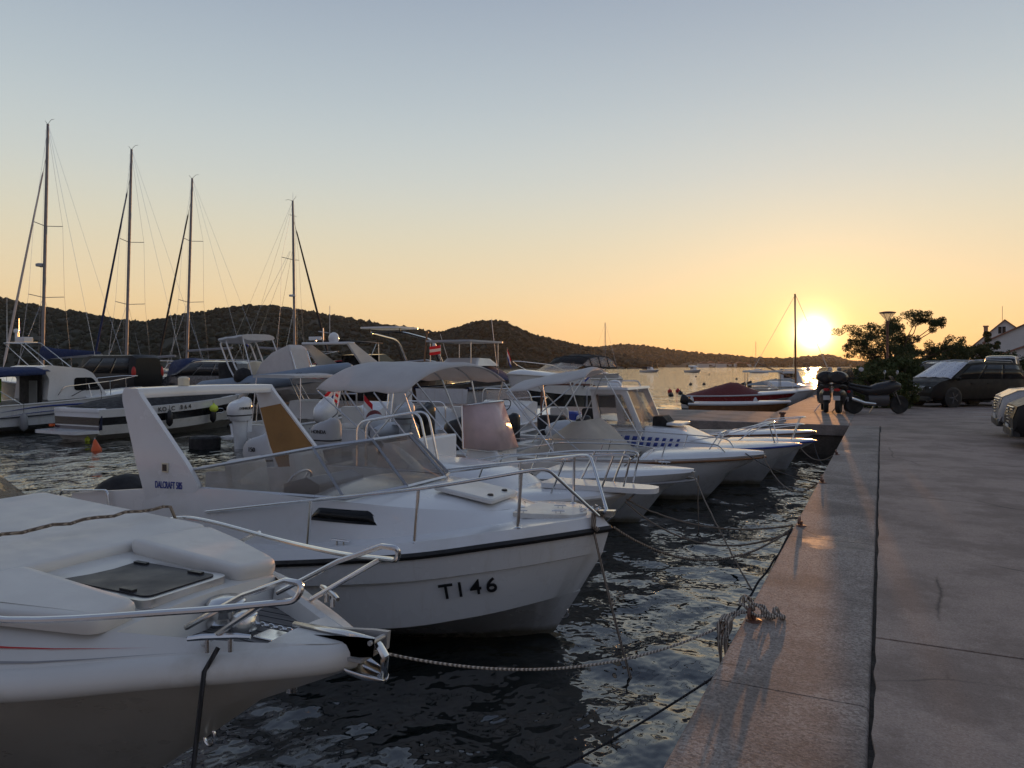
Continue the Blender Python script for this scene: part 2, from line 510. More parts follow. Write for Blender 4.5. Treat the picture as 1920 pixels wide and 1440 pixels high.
M['lens'] = paint('headlight_lens', (0.60, 0.62, 0.66), 0.08, 0.6, var=0.1)
M['tyre'] = paint('tyre_rubber', (0.02, 0.02, 0.02), 0.8, var=0.2)
M['rim'] = paint('alloy_rim', (0.10, 0.10, 0.105), 0.45, 0.5, var=0.1)
M['rope'] = None
M['stucco'] = paint('white_stucco', (0.70, 0.68, 0.65), 0.9, var=0.06, scale=1.5, bmp=0.01, bscale=12)
M['roof'] = paint('terracotta_tiles', (0.30, 0.15, 0.10), 0.9, var=0.25, scale=2.0, bmp=0.03, bscale=5)
M['plaster'] = paint('ochre_plaster', (0.50, 0.30, 0.20), 0.9, var=0.12, scale=2)
M['bark'] = paint('brown_bark', (0.10, 0.07, 0.05), 0.9, var=0.3, scale=6, bmp=0.02)
M['pole'] = paint('rusty_brown_steel', (0.20, 0.10, 0.07), 0.6, 0.2, var=0.2, scale=5)
M['lampglass'] = glass('clear_lamp_glass', (0.7, 0.65, 0.55), 0.1, 0.25)
M['line'] = paint('worn_white_road_paint', (0.55, 0.55, 0.53), 0.8, var=0.15, scale=6)

def rope_mat(name, c1, c2, s):
    m, t, b = mat_base(name)
    tc = N(t, 'ShaderNodeTexCoord')
    w = N(t, 'ShaderNodeTexWave', wave_type='BANDS', bands_direction='X', wave_profile='SIN')
    w.inputs['Scale'].default_value = s; w.inputs['Distortion'].default_value = 1.5; w.inputs['Detail'].default_value = 1
    t.links.new(tc.outputs['Object'], w.inputs[0])
    t.links.new(ramp(t, w.outputs[1], [(0.25, c1), (0.75, c2)]), b.inputs['Base Color'])
    b.inputs['Roughness'].default_value = 0.9
    bump(t, b, w.outputs[1], 0.004)
    return m
M['rope'] = rope_mat('weathered_white_rope', (0.16, 0.14, 0.12), (0.55, 0.50, 0.44), 22)
M['rope_dark'] = rope_mat('dark_rope', (0.02, 0.02, 0.022), (0.05, 0.05, 0.055), 22)
M['rope_tan'] = rope_mat('tan_rope', (0.12, 0.09, 0.07), (0.33, 0.27, 0.21), 22)

def teak(name):
    m, t, b = mat_base(name)
    tc = N(t, 'ShaderNodeTexCoord')
    w = N(t, 'ShaderNodeTexWave', wave_type='BANDS', bands_direction='Y')
    w.inputs['Scale'].default_value = 5.0; w.inputs['Distortion'].default_value = 0.0
    t.links.new(tc.outputs['Object'], w.inputs[0])
    caulk = ramp(t, w.outputs[1], [(0.05, 1.0), (0.11, 0.0)])
    g = ramp(t, tex(t, 7, 6, 0.6, stretch=(0.6, 6, 1)), [(0.3, (0.12, 0.115, 0.11)), (0.7, (0.24, 0.23, 0.22))])
    t.links.new(mixc(t, caulk, g, (0.012, 0.012, 0.013)), b.inputs['Base Color'])
    b.inputs['Roughness'].default_value = 0.8
    return m
M['teak'] = teak('grey_weathered_teak')

def leaf(name, c1, c2, scale):
    m, t, b = mat_base(name)
    t.links.new(ramp(t, tex(t, scale, 5, 0.7), [(0.3, c1), (0.7, c2)]), b.inputs['Base Color'])
    b.inputs['Roughness'].default_value = 0.75
    b.inputs['Specular IOR Level'].default_value = 0.25
    return m
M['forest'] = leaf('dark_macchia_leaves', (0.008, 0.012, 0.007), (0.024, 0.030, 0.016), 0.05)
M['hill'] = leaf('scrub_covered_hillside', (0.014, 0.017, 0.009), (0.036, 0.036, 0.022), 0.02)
M['leaf'] = leaf('green_leaves', (0.040, 0.055, 0.020), (0.085, 0.100, 0.040), 1.2)
M['bush'] = leaf('bush_leaves', (0.040, 0.060, 0.018), (0.10, 0.115, 0.04), 1.5)

def concrete(name, c1, c2, speck, fine=90, wet=None, stretch=None, rough=0.82, pebble=0.0):
    m, t, b = mat_base(name)
    big = tex(t, 0.55, 6, 0.62)
    mid = tex(t, 4.0, 7, 0.68, stretch=stretch)
    col = ramp(t, mid, [(0.28, c1), (0.72, c2)])
    col = mixc(t, ramp(t, big, [(0.35, 0.0), (0.68, 0.55)]), col, tuple(q * 0.62 for q in c1))
    fin = tex(t, fine, 3, 0.8)
    col = mixc(t, ramp(t, fin, [(0.53, 0.0), (0.66, 0.75)]), col, speck)
    col = mixc(t, ramp(t, fin, [(0.30, 0.7), (0.42, 0.0)]), col, tuple(q * 0.35 for q in c1))
    if pebble:
        pv_ = N(t, 'ShaderNodeTexVoronoi'); pv_.inputs['Scale'].default_value = 85
        pc = N(t, 'ShaderNodeTexCoord'); t.links.new(pc.outputs['Object'], pv_.inputs['Vector'])
        sep_ = N(t, 'ShaderNodeSeparateColor'); t.links.new(pv_.outputs['Color'], sep_.inputs[0])
        col = mixc(t, pebble, col, ramp(t, sep_.outputs[0], [(0.1, tuple(q * .42 for q in c1)), (0.55, c2), (0.95, speck)]))
    # darker stains with soft rims, and a few hairline cracks
    st = ramp(t, tex(t, 1.1, 8, 0.7), [(0.47, 0.0), (0.56, 0.45), (0.72, 0.70)])
    col = mixc(t, st, col, tuple(q * 0.55 for q in c1))
    tcw = N(t, 'ShaderNodeTexCoord'); wv = N(t, 'ShaderNodeTexNoise'); wv.inputs['Scale'].default_value = 1.6; wv.inputs['Detail'].default_value = 6
    t.links.new(tcw.outputs['Object'], wv.inputs['Vector'])
    vo = N(t, 'ShaderNodeTexVoronoi', feature='DISTANCE_TO_EDGE'); vo.inputs['Scale'].default_value = 0.42
    t.links.new(mixc(t, 0.16, tcw.outputs['Object'], wv.outputs[1], 'ADD'), vo.inputs['Vector'])
    ck = ramp(t, vo.outputs[0], [(0.0, 0.85), (0.006, 0.0)])
    ck = mixc(t, 1.0, ck, ramp(t, tex(t, 0.8, 2), [(0.46, 0.0), (0.56, 1.0)]), 'MULTIPLY')
    col = mixc(t, ck, col, tuple(q * 0.25 for q in c1))
    t.links.new(col, b.inputs['Base Color'])
    if wet:
        # a shallow damp patch: same stone, only smoother and a little darker
        tc = N(t, 'ShaderNodeTexCoord'); sp = N(t, 'ShaderNodeSeparateXYZ'); t.links.new(tc.outputs['Object'], sp.inputs[0])
        ms = None
        for wx, wy, sx, sy in wet:
            def g(o, c, s):
                a = N(t, 'ShaderNodeMath', operation='SUBTRACT'); t.links.new(sp.outputs[o], a.inputs[0]); a.inputs[1].default_value = c
                q = N(t, 'ShaderNodeMath', operation='DIVIDE'); t.links.new(a.outputs[0], q.inputs[0]); q.inputs[1].default_value = s
                p = N(t, 'ShaderNodeMath', operation='MULTIPLY'); t.links.new(q.outputs[0], p.inputs[0]); t.links.new(q.outputs[0], p.inputs[1])
                return p.outputs[0]
            ad = N(t, 'ShaderNodeMath', operation='ADD'); t.links.new(g(0, wx, sx), ad.inputs[0]); t.links.new(g(1, wy, sy), ad.inputs[1])
            nz = N(t, 'ShaderNodeMath', operation='MULTIPLY_ADD'); t.links.new(tex(t, 5, 5, 0.6), nz.inputs[0]); nz.inputs[1].default_value = 2.2
            t.links.new(ad.outputs[0], nz.inputs[2])
            k = ramp(t, nz.outputs[0], [(0.95, 1.0), (1.0, 0.0)]) if False else None
            lt = N(t, 'ShaderNodeMapRange'); lt.inputs[1].default_value = 1.5; lt.inputs[2].default_value = 1.9; lt.inputs[3].default_value = 1.0; lt.inputs[4].default_value = 0.0
            t.links.new(nz.outputs[0], lt.inputs[0])
            ms = lt.outputs[0] if ms is None else mixc(t, 1.0, ms, lt.outputs[0], 'LIGHTEN')
        rr = N(t, 'ShaderNodeMapRange'); rr.inputs[3].default_value = rough; rr.inputs[4].default_value = 0.62
        t.links.new(ms, rr.inputs[0]); t.links.new(rr.outputs[0], b.inputs['Roughness'])
    else:
        b.inputs['Roughness'].default_value = rough
    h = mixc(t, 0.5, mid, fin)
    bump(t, b, h, 0.018, 0.9)
    return m
M['cap'] = concrete('pebbled_kerb_concrete', (0.235, 0.192, 0.168), (0.40, 0.335, 0.295), (0.58, 0.52, 0.46), 55, wet=[(-0.33, 7.35, 0.42, 0.38), (-0.4, 15.3, 0.4, 0.4)], pebble=0.42)
M['slab'] = concrete('smooth_quay_concrete', (0.35, 0.26, 0.213), (0.49, 0.376, 0.313), (0.56, 0.475, 0.415), 80, pebble=0.16)
M['pier'] = concrete('pier_concrete', (0.22, 0.185, 0.165), (0.34, 0.285, 0.25), (0.42, 0.37, 0.33), 40, rough=0.72)
M['asph'] = concrete('worn_asphalt', (0.27, 0.202, 0.168), (0.38, 0.292, 0.246), (0.46, 0.38, 0.33), 60, rough=0.75)
M['wallc'] = concrete('damp_quay_wall', (0.07, 0.058, 0.045), (0.13, 0.105, 0.085), (0.18, 0.15, 0.13), 30)
M['groove'] = paint('dirt_in_joint', (0.05, 0.042, 0.035), 0.95, var=0.4, scale=8, bmp=0.01)

def water_mat():
    m, t, b = mat_base('harbour_water')
    b.inputs['Base Color'].default_value = (0.006, 0.010, 0.010, 1)
    b.inputs['Roughness'].default_value = 0.03
    b.inputs['IOR'].default_value = 1.95
    n1 = tex(t, 2.6, 3, 0.55, stretch=(1.0, 0.75, 1))
    a = bump(t, b, n1, 0.062)
    n2 = tex(t, 0.45, 3, 0.6, stretch=(1.0, 0.7, 1))
    a = bump(t, b, n2, 0.34, 1.0, a)
    return m
M['water'] = water_mat()

# ------------------------------------------------------------------ water: one sheet, fine near the quay, reaching the far shores
def water():
    rr = np.concatenate([np.geomspace(1.2, 45, 430), np.geomspace(46, 4200, 60)])
    th = np.concatenate([np.linspace(-75, -46, 12, endpoint=False), np.linspace(-46, 42, 420), np.linspace(43, 75, 12)])
    # angle measured from the view axis, positive to the right
    A = np.radians(th)[None, :]; rr = rr[:, None]
    X = rr * np.sin(A); Y = rr * np.cos(A)
    n = X * CS - Y * SN; d = X * SN + Y * CS
    rng = np.random.default_rng(4)
    z = np.zeros_like(n)
    for k in range(34):
        lam = 0.22 * (1.5 / 0.22) ** rng.random()
        phi = rng.normal(R(70), 0.75) + (math.pi if rng.random() < 0.25 else 0)
        amp = 0.0034 * lam ** 0.9 * (0.6 + 0.8 * rng.random())
        kx, ky = math.cos(phi) * 2*math.pi/lam, math.sin(phi) * 2*math.pi/lam
        q = n * kx + d * ky + rng.random() * 6.28
        q = q + 0.5 * np.sin(n * 0.9 * rng.normal() + d * 0.9 * rng.normal() + k)
        fade = np.clip(lam * 7.0 / rr * 8, 0, 1)
        z += amp * fade * (1 - np.abs(np.sin(q / 2))) * 2 - amp * fade * 0.7
    V = np.stack([n, d, z], -1).reshape(-1, 3)
    a, b = n.shape
    i = np.arange(a - 1)[:, None] * b + np.arange(b - 1)[None, :]
    F = np.stack([i, i + 1, i + b + 1, i + b], -1).reshape(-1, 4)[:, ::-1]
    o = np_mesh('water', V, F, M['water'])
    o['kind'] = 'structure'
water()

# ------------------------------------------------------------------ quay, pier, parking ground
QT = 0.80
EDGE = -0.79
cap = MB()
ys = [-6.0, -3.3, 0.30, 3.87, 7.42, 11.0, 14.7, 18.3, 22.0]
for a, b in zip(ys[:-1], ys[1:]):
    g = 0.005
    P = fillet([(EDGE, -0.30), (EDGE, QT), (-0.050, QT), (-0.050, -0.30)], 0.035, 4)
    cap.prism([(p[0], p[1]) for p in P], 'y', a + g, b - g)
struct('quay_edge', cap, M['cap'])
struct('quay_wall', MB().box(EDGE + 0.03, -0.10, -6, 22.0, -2.5, -0.28).box(EDGE + 0.012, -0.10, -6, 22.0, -0.30, QT - 0.03), M['wallc'])
struct('joint_bed', MB().box(-0.09, 0.30, -6, 22.3, 0.2, QT - 0.025).box(0.0, 14, 4.75, 5.05, 0.2, QT - 0.020).box(0.0, 14, 19.9, 20.3, 0.2, QT - 0.020), M['groove'])
pv = MB()
random.seed(3)
def wob_slab(x0, x1, y0, y1):
    # slab top with a ragged rim, as a thick sheet
    n = 60
    L = [(x0 + 0.004 * random.gauss(0, 1), y0 + (y1 - y0) * i / n) for i in range(n + 1)]
    Rr = [(x1, y0 + (y1 - y0) * i / n) for i in range(n + 1)]
    bot = [(x0 + (x1 - x0) * i / 12, y0 + 0.003 * random.gauss(0, 1)) for i in range(1, 12)]
    top = [(x0 + (x1 - x0) * i / 12, y1 + 0.003 * random.gauss(0, 1)) for i in range(1, 12)]
    poly = L[::-1] + bot + Rr + top[::-1]
    pv.prism(poly, 'z', QT - 0.12, QT)
wob_slab(-0.031, 6.0, -6, 4.87); wob_slab(-0.031, 6.0, 4.895, 20.0); 
struct('pavement', pv, M['slab'], bevel=0.006)
# parking ground and promenade beyond, one sheet butted to the slabs, set 3 mm lower
gp = MB()
gp.box(6.004, 160, -40, 22.0, 0.3, QT - 0.004)
gp.box(-0.016, 6.0, 20.03, 22.0, 0.3, QT - 0.004)
gp.box(-0.79, 160, 22.004, 27.3, 0.3, QT - 0.004)
gp.box(-3.3, 160, 27.304, 130, 0.3, QT - 0.004)
gp.box(-1.5, 320, 130.004, 700, 0.3, QT - 0.004)
gp.box(-60, 6.0, -60, -6.004, 0.3, QT - 0.004)
struct('ground', gp, M['asph'])
struct('promenade_wall', MB().box(-3.32, -3.25, 27.3, 130, -2.5, QT - 0.03).box(-1.52, -1.4, 130, 700, -2.5, QT - 0.03), M['wallc'])
pr = MB()
pr.box(-37.6, -0.794, 21.996, 27.3, QT - 0.30, QT)
struct('pier', pr, M['pier'], bevel=0.02)
struct('pier_wall', MB().box(-37.55, -0.78, 22.06, 27.24, -2.5, QT - 0.30), M['wallc'])
# fender beam along the pier's lip
ml = MB()
for (x0, x1, y0, y1) in ((6.2, 12.5, 13.35, 13.43), (6.4, 13, 15.6, 15.68), (5.6, 13, 11.05, 11.13)):
    ml.box(x0, x1, y0, y1, QT - 0.004, QT)
for k in range(6):
    ml.box(2.6, 9.0, 27.5 + k * 2.75, 27.58 + k * 2.75, QT - 0.004, QT)
struct('parking_markings', ml, M['line'])

# ------------------------------------------------------------------ wooded hills across the bay
ICO = None
def ico():
    global ICO
    if ICO is None:
        import bmesh
        bm = bmesh.new(); bmesh.ops.create_icosphere(bm, subdivisions=2, radius=1.0)
        V = np.array([v.co[:] for v in bm.verts]); F = np.array([[v.index for v in f.verts] for f in bm.faces])
        bm.free(); ICO = (V, F)
    return ICO
def crowns(name, pts, sizes, mat, seed):
    V0, F0 = ico(); rng = np.random.default_rng(seed)
    n = len(pts); pts = np.array(pts); sizes = np.array(sizes)
    jit = 1 + 0.22 * rng.normal(size=(n, len(V0)))
    sc = sizes[:, None] * np.stack([rng.uniform(0.8, 1.25, n), rng.uniform(0.8, 1.25, n), rng.uniform(0.65, 1.05, n)], 1)
    V = V0[None] * jit[:, :, None] * sc[:, None, :] + pts[:, None, :]
    F = F0[None] + (np.arange(n) * len(V0))[:, None, None]
    o = np_mesh(name, V.reshape(-1, 3), F.reshape(-1, 3), mat, smooth=True)
    o['kind'] = 'stuff'
    return o
def hill(sil, shore, ridge, tree, ntree, seed, wood):
    """sil: skyline in photograph pixels; the land rises from the shore (depth in m) to its ridge"""
    sil = sorted(sil); xs = np.array([p[0] for p in sil], float); hs = np.array([p[1] for p in sil], float)
    n = 420
    px = np.linspace(xs[0], xs[-1], n)
    py = np.interp(px, xs, hs)
    sp = (xs[-1] - xs[0]) / n
    py = np.convolve(np.pad(py, 6, 'edge'), np.ones(13) / 13, 'valid') if sp > 0.5 else py
    py[0] = hs[0]; py[-1] = hs[-1]
    rng = np.random.default_rng(seed)
    rows = 26
    ts = np.linspace(0, 1, rows)
    G = np.zeros((rows + 6, n, 3))
    def top(px_, py_, dep): return CAMZ + (HY - py_) / FPX * dep
    rid = ridge * (1 + 0.04 * np.sin(px / 97.0 + seed) + 0.03 * np.sin(px / 41.0))
    sh = shore * (1 + 0.05 * np.sin(px / 130.0 + 2 * seed))
    H = np.maximum(top(px, py, rid) - tree * 0.9, -1.0)
    for k in range(rows + 6):
        if k < rows:
            t = ts[k]; dep = sh + (rid - sh) * t
            prof = (1 - (1 - t) ** 1.35) * (0.93 + 0.07 * t)
            z = H * prof + (1 - t) * 0.2 + H * 0.05 * np.sin(px / 60 + 5 * t) * math.sin(math.pi * t)
            z[:] = np.minimum(z, CAMZ + (H - CAMZ) * dep / rid) if k > 2 else z
        else:
            t = (k - rows + 1) / 6.0; dep = rid + (rid - sh) * t * 1.2
            z = H * (1 - t) ** 1.3 - 0.5
        r = (px - CX) / FPX
        G[k, :, 0] = dep * (r * CS - SN); G[k, :, 1] = dep * (r * SN + CS); G[k, :, 2] = z
    G[0, :, 2] = -1.0
    V = G.reshape(-1, 3); a, b = G.shape[:2]
    i = np.arange(a - 1)[:, None] * b + np.arange(b - 1)[None, :]
    F = np.stack([i, i + 1, i + b + 1, i + b], -1).reshape(-1, 4)[:, ::-1]
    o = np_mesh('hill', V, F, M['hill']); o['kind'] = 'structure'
    # trees: a closed row along the ridge, scattered crowns on the slope we see
    pts = []; sz = []
    m = int(ntree * 0.3)
    for q in range(m):
        c = rng.random() * (n - 1.001); k = rows - 1 - int(rng.random() * 2)
        j = int(c); w = c - j
        p = G[k, j] * (1 - w) + G[k, j + 1] * w
        s = tree * float(np.clip(rng.lognormal(-.5, .33), .32, 1.05))
        if p[2] < 1: continue
        pts.append(p + np.array([0, 0, s * 0.35])); sz.append(s)
    for q in range(ntree - m):
        c = rng.random() * (n - 1.001); t = rng.random() ** 0.8 * (rows - 2) + 0.6
        j = int(c); w = c - j; k = int(t); u = t - k
        p = (G[k, j] * (1 - w) + G[k, j + 1] * w) * (1 - u) + (G[k + 1, j] * (1 - w) + G[k + 1, j + 1] * w) * u
        s = tree * float(np.clip(rng.lognormal(-.55, .35), .28, 1.05))
        if p[2] < 0.6: continue
        pts.append(p + np.array([0, 0, s * 0.25])); sz.append(s)
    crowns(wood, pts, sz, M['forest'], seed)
hill([(-900, 600), (-500, 545), (-200, 548), (0, 556), (50, 570), (120, 581), (180, 593), (240, 603), (265, 606), (300, 600), (340, 590),
      (400, 581), (440, 576), (480, 573), (520, 574), (560, 581), (600, 589), (640, 596), (700, 606), (760, 614), (800, 621), (860, 632), (930, 655), (1010, 680)],
     560, 820, 4.2, 7500, 1, 'woodland')
hill([(730, 672), (775, 645), (805, 627), (830, 623), (850, 618), (870, 611), (900, 603), (925, 602), (940, 604), (960, 612), (985, 623), (1010, 632), (1045, 640),
      (1085, 648), (1120, 655), (1150, 662), (1180, 670), (1210, 678), (1245, 688)],
     600, 760, 3.6, 4200, 2, 'woodland')
hill([(960, 668), (1060, 655), (1140, 648), (1170, 646), (1200, 647), (1230, 652), (1290, 660), (1330, 664), (1370, 666), (1400, 670), (1450, 672), (1500, 672), (1560, 674), (1640, 680)],
     1150, 1700, 5.5, 3200, 3, 'woodland')
hill([(1400, 681), (1450, 676), (1500, 670), (1520, 667), (1545, 664), (1570, 668), (1590, 674), (1610, 680), (1640, 683), (1700, 684)],
     1700, 2300, 6.0, 700, 4, 'woodland')

# ------------------------------------------------------------------ boat kit (local x forward with the bow at 0, y to port, z above water)
def translucent(m, f=0.3):
    t = m.node_tree; b = t.nodes['Principled BSDF']; o = t.nodes['Material Output']
    tr = N(t, 'ShaderNodeBsdfTranslucent'); mx = N(t, 'ShaderNodeMixShader'); mx.inputs[0].default_value = f
    src = b.inputs['Base Color'].links[0].from_socket
    t.links.new(src, tr.inputs[0]); t.links.new(b.outputs[0], mx.inputs[1]); t.links.new(tr.outputs[0], mx.inputs[2])
    t.links.new(mx.outputs[0], o.inputs[0])
for k in ('canvas', 'flagw', 'flagr', 'flagb', 'flagg', 'lime', 'pinkscreen'): translucent(M[k], 0.32)

def skin(curves, n=46, ease=1.5):
    """curves from keel to gunwale on the +y side, each given by a few points stern to bow"""
    out = []
    for c in curves:
        q = catmull(c, 160)
        t = 1 - (1 - np.linspace(0, 1, n)) ** ease
        k = np.linspace(0, 1, 160)
        out.append(np.stack([np.interp(t, k, q[:, j]) for j in range(3)], 1))
    return out
def hull_mesh(curves, n=46, transom=True, smooth=True):
    S_ = skin(curves, n)
    mb = MB(); mb.grid(S_, smooth)
    if transom:
        a = [c[0] for c in S_]
        cap = [tuple(p) for p in a] + [(a[-1][0], 0, a[-1][2])]
        if abs(a[0][1]) > 1e-6: cap = [(a[0][0], 0, a[0][2])] + cap
        mb.add(cap, [tuple(range(len(cap)))], False)
    mb.mirror()
    return mb, S_
def std_curves(L, B, zs, zb, rake, full=0.42, zc=(0.10, 0.55), flare=0.90, tumble=0.96):
    def b(u): return B / 2 * (1 - max(0.0, (u - full) / (1 - full)) ** 2.3) ** 0.75 * (0.93 + 0.07 * min(u / 0.3, 1))
    us = [0, .12, .25, .4, .55, .68, .78, .86, .92, .96, .985, 1.0]
    sheer, mid, chine, keel = [], [], [], []
    for u in us:
        w = u ** 5
        sheer.append((-L * (1 - u), b(u), zs + (zb - zs) * u ** 2))
        zc_ = zc[0] + (zc[1] - zc[0]) * u ** 3
        uu = min(1, u * 1.0)
        bc = b(uu) * (flare - 0.16 * u ** 4)
        chine.append((-L * (1 - u) - rake * 0.5 * w, bc if u < 1 else 0.0, zc_))
        zm = zc_ + (zs + (zb - zs) * u ** 2 - zc_) * 0.5
        mid.append((-L * (1 - u) - rake * 0.22 * w, (b(u) * 0.45 + bc * 0.55) if u < 1 else 0.0, zm))
        keel.append((-L * (1 - u) - rake * w, 0.0, -0.35 + 0.28 * u ** 6))
    return [keel, chine, mid, sheer], b
def at_sheer(S_, x):
    c = S_[-1]; return np.array([x, np.interp(x, c[:, 0], c[:, 1]), np.interp(x, c[:, 0], c[:, 2])])
def rubrail(parent, S_, mat, r=0.028, name='rub_rail', dz=0.0):
    c = S_[-1].copy(); c[:, 2] += dz
    pts = [tuple(p) for p in c] + [(p[0], -p[1], p[2]) for p in c[::-1][1:]]
    return MB().tube(pts, r, 6).build(name, mat, parent)
def foredeck(parent, S_, x_end, mat, inset=0.02, crown=0.07, lip=0.035, name='foredeck', n=26):
    """crowned deck from the bow back to x_end, a little above the gunwale"""
    xs = np.linspace(x_end, -0.03, n); G = []
    for x in xs:
        p = at_sheer(S_, x); w = max(p[1] - inset, 0.004)
        row = [(x, w * v, p[2] + lip * min(1, 4 * (1 - abs(v))) + crown * (1 - v * v) * min(1, w * 1.5)) for v in np.linspace(-1, 1, 15)]
        G.append(row)
    mb = MB().grid(G)
    # closing bulkhead under the after edge
    e = G[0]
    mb.add(list(e) + [(x_end, e[-1][1], 0.3), (x_end, e[0][1], 0.3)], [tuple(range(len(e) + 2))[::-1]], False)
    return mb.build(name, mat, parent)
def cockpit(parent, S_, x0, x1, mat, sole=0.28, w=0.20, lip=0.03, solemat=None, stern=0.25):
    """side decks, inner liner and sole from x0 (aft) to x1"""
    n = 18
    xs = np.linspace(x0, x1, n); mb = MB()
    for s in (1, -1):
        A, B_, C = [], [], []
        for x in xs:
            p = at_sheer(S_, x)
            A.append((x, s * (p[1] - 0.012), p[2] + 0.004)); 
            B_.append((x, s * (p[1] - w * 0.5), p[2] + lip)); C.append((x, s * (p[1] - w), p[2] + lip * 0.8))
        D_ = [(q[0], q[1], sole) for q in C]
        mb.grid([A, B_, C, D_] if s > 0 else [D_, C, B_, A])
    pr_ = [at_sheer(S_, x) for x in xs]
    mb.grid([[(x, -(p[1] - w), sole) for x, p in zip(xs, pr_)], [(x, (p[1] - w), sole) for x, p in zip(xs, pr_)]], False)
    p = at_sheer(S_, x0); 
    mb.box(x0 - 0.01, x0 + stern, -(p[1] - w), p[1] - w, sole, p[2] + lip * 0.5)
    mb.box(x1 - 0.03, x1, -(p[1] - w), p[1] - w, sole, at_sheer(S_, x1)[2])
    return mb.build('cockpit', mat, parent)
def rail(parent, pts, r=0.0125, posts=(), mat=None, name='bow_rail', fr=0.12, both=False, postname='rail_post', n=7):
    mat = mat or M['steel']
    P = fillet(pts, fr, 6)
    mb = MB().tube(P, r, n)
    if both: mb.mirror()
    o = mb.build(name, mat, parent)
    for (a, b) in posts:
        for s in ((1, -1) if both else (1,)):
            q = MB().tube([(a[0], a[1]*s, a[2]), (b[0], b[1]*s, b[2])], r * 0.95, n)
            q.lathe([(r*2.2, 0), (r*2.2, 0.008), (r*1.2, 0.018)], (a[0], a[1]*s, a[2] - 0.004), 10)
            q.build(postname, mat, o)
    return o
def outboard(parent, x, y, z, s=1.0, cowl=None, tilt=0.0, band=None, word=None, name='outboard_motor'):
    """engine on the transom at (x,y), top of the bracket at z; returns the part"""
    cowl = cowl or M['gel']
    T = Matrix.Translation((x, y, z)) @ Matrix.Rotation(tilt, 4, 'Y') @ Matrix.Scale(s, 4)
    leg = MB()
    leg.loft([[(-0.20 + a * 0.0 + 0.17 * kx * math.cos(q), 0.075 * kx * math.sin(q), zz) for q in np.linspace(0, 2*math.pi, 14, endpoint=False)]
              for a, kx, zz in ((0, 1.3, 0.10), (0, 1.2, 0.0), (0, 1.0, -0.30), (0, 0.9, -0.62))], True, True)
    leg.box(-0.10, 0.02, -0.09, 0.09, -0.18, 0.10)
    leg.xform(T)
    o = leg.build(name, cowl if band is None else cowl, parent)
    rings = []
    for zz, ax, ay, cx in ((0.06, 0.21, 0.14, -0.20), (0.14, 0.255, 0.175, -0.215), (0.27, 0.275, 0.185, -0.23), (0.39, 0.27, 0.172, -0.225), (0.455, 0.235, 0.15, -0.215), (0.49, 0.17, 0.11, -0.20), (0.50, 0.07, 0.05, -0.19)):
        rings.append([(cx + ax * (abs(math.cos(q)) ** 0.75) * (1 if math.cos(q) > 0 else -1), ay * (abs(math.sin(q)) ** 0.8) * (1 if math.sin(q) > 0 else -1),
                       zz + 0.05 * math.cos(q) * (zz > 0.3)) for q in np.linspace(0, 2*math.pi, 24, endpoint=False)])
    c = MB().loft(rings, True, True).xform(T)
    c.build('engine_cowl', cowl, o)
    b = MB().loft([[(cx + ax * 1.012 * (abs(math.cos(q)) ** 0.75) * (1 if math.cos(q) > 0 else -1), ay * 1.012 * (abs(math.sin(q)) ** 0.8) * (1 if math.sin(q) > 0 else -1), zz + 0.03 * math.sin(q * 1) * 0) for q in np.linspace(0, 2*math.pi, 24, endpoint=False)]
                   for zz, ax, ay, cx in ((0.165, 0.262, 0.1795, -0.218), (0.188, 0.266, 0.1815, -0.221))], True, False).xform(T)
    b.build('cowl_band', band or M['blackp'], o)
    if word:
        for sd in (-1, 1):
            Mx = T @ frame((-0.23, sd * 0.190, 0.32), (-sd, 0, 0), (0, 0, 1))
            text(word, 0.085 if len(word) < 7 else 0.075, M['blackp'], o, Mx, 'lettering', 0.004)
    return o
def hoopline(x0, x1, w, z0, zt, r=0.18):
    return fillet([(x0, -w, z0), (x1, -w * 0.96, zt), (x1, w * 0.96, zt), (x0, w, z0)], r, 6)
def bimini(parent, C, crown, hoops, mat, feet, sag=0.06, vall=0.10):
    """C: four corners near-aft, near-fore, far-fore, far-aft; hoops: u positions; feet: frame feet points per side"""
    C = [np.array(c, float) for c in C]
    nu, nv = 26, 19; G = []
    for i in range(nu):
        u = i / (nu - 1); row = []
        for j in range(nv):
            v = j / (nv - 1)
            p = (C[0]*(1-u) + C[1]*u) * (1-v) + (C[3]*(1-u) + C[2]*u) * v
            e = 1 - abs(2*v - 1) ** 2.6
            k = e * crown
            near = min(abs(u - h) for h in hoops)
            p = p + np.array([0, 0, k - sag * min(1, near * 4.5) * (0.4 + 0.6 * (1 - e))])
            p[2] -= 0.07 * (max(0, (u - 0.9)) * 10) ** 2 * e + 0.07 * (max(0, 0.1 - u) * 10) ** 2 * e
            row.append(p)
        G.append(row)
    mb = MB().grid(G)
    cv = mb.build('bimini_canvas', mat, parent, solid=0.012)
    # hems
    fr = MB()
    for h, (fa, fb) in zip(hoops, feet):
        u = h; pts = []
        for j in range(nv):
            i = u * (nu - 1); a = int(min(i, nu - 2)); f = i - a
            p = G[a][j] * (1 - f) + G[a + 1][j] * f
            pts.append(p - np.array([0, 0, 0.02]))
        pts = [np.array(fa)] + pts + [np.array(fb)]
        fr.tube(pts, 0.0135, 6)
    fr.build('bimini_frame', M['alu'], parent)
    return cv
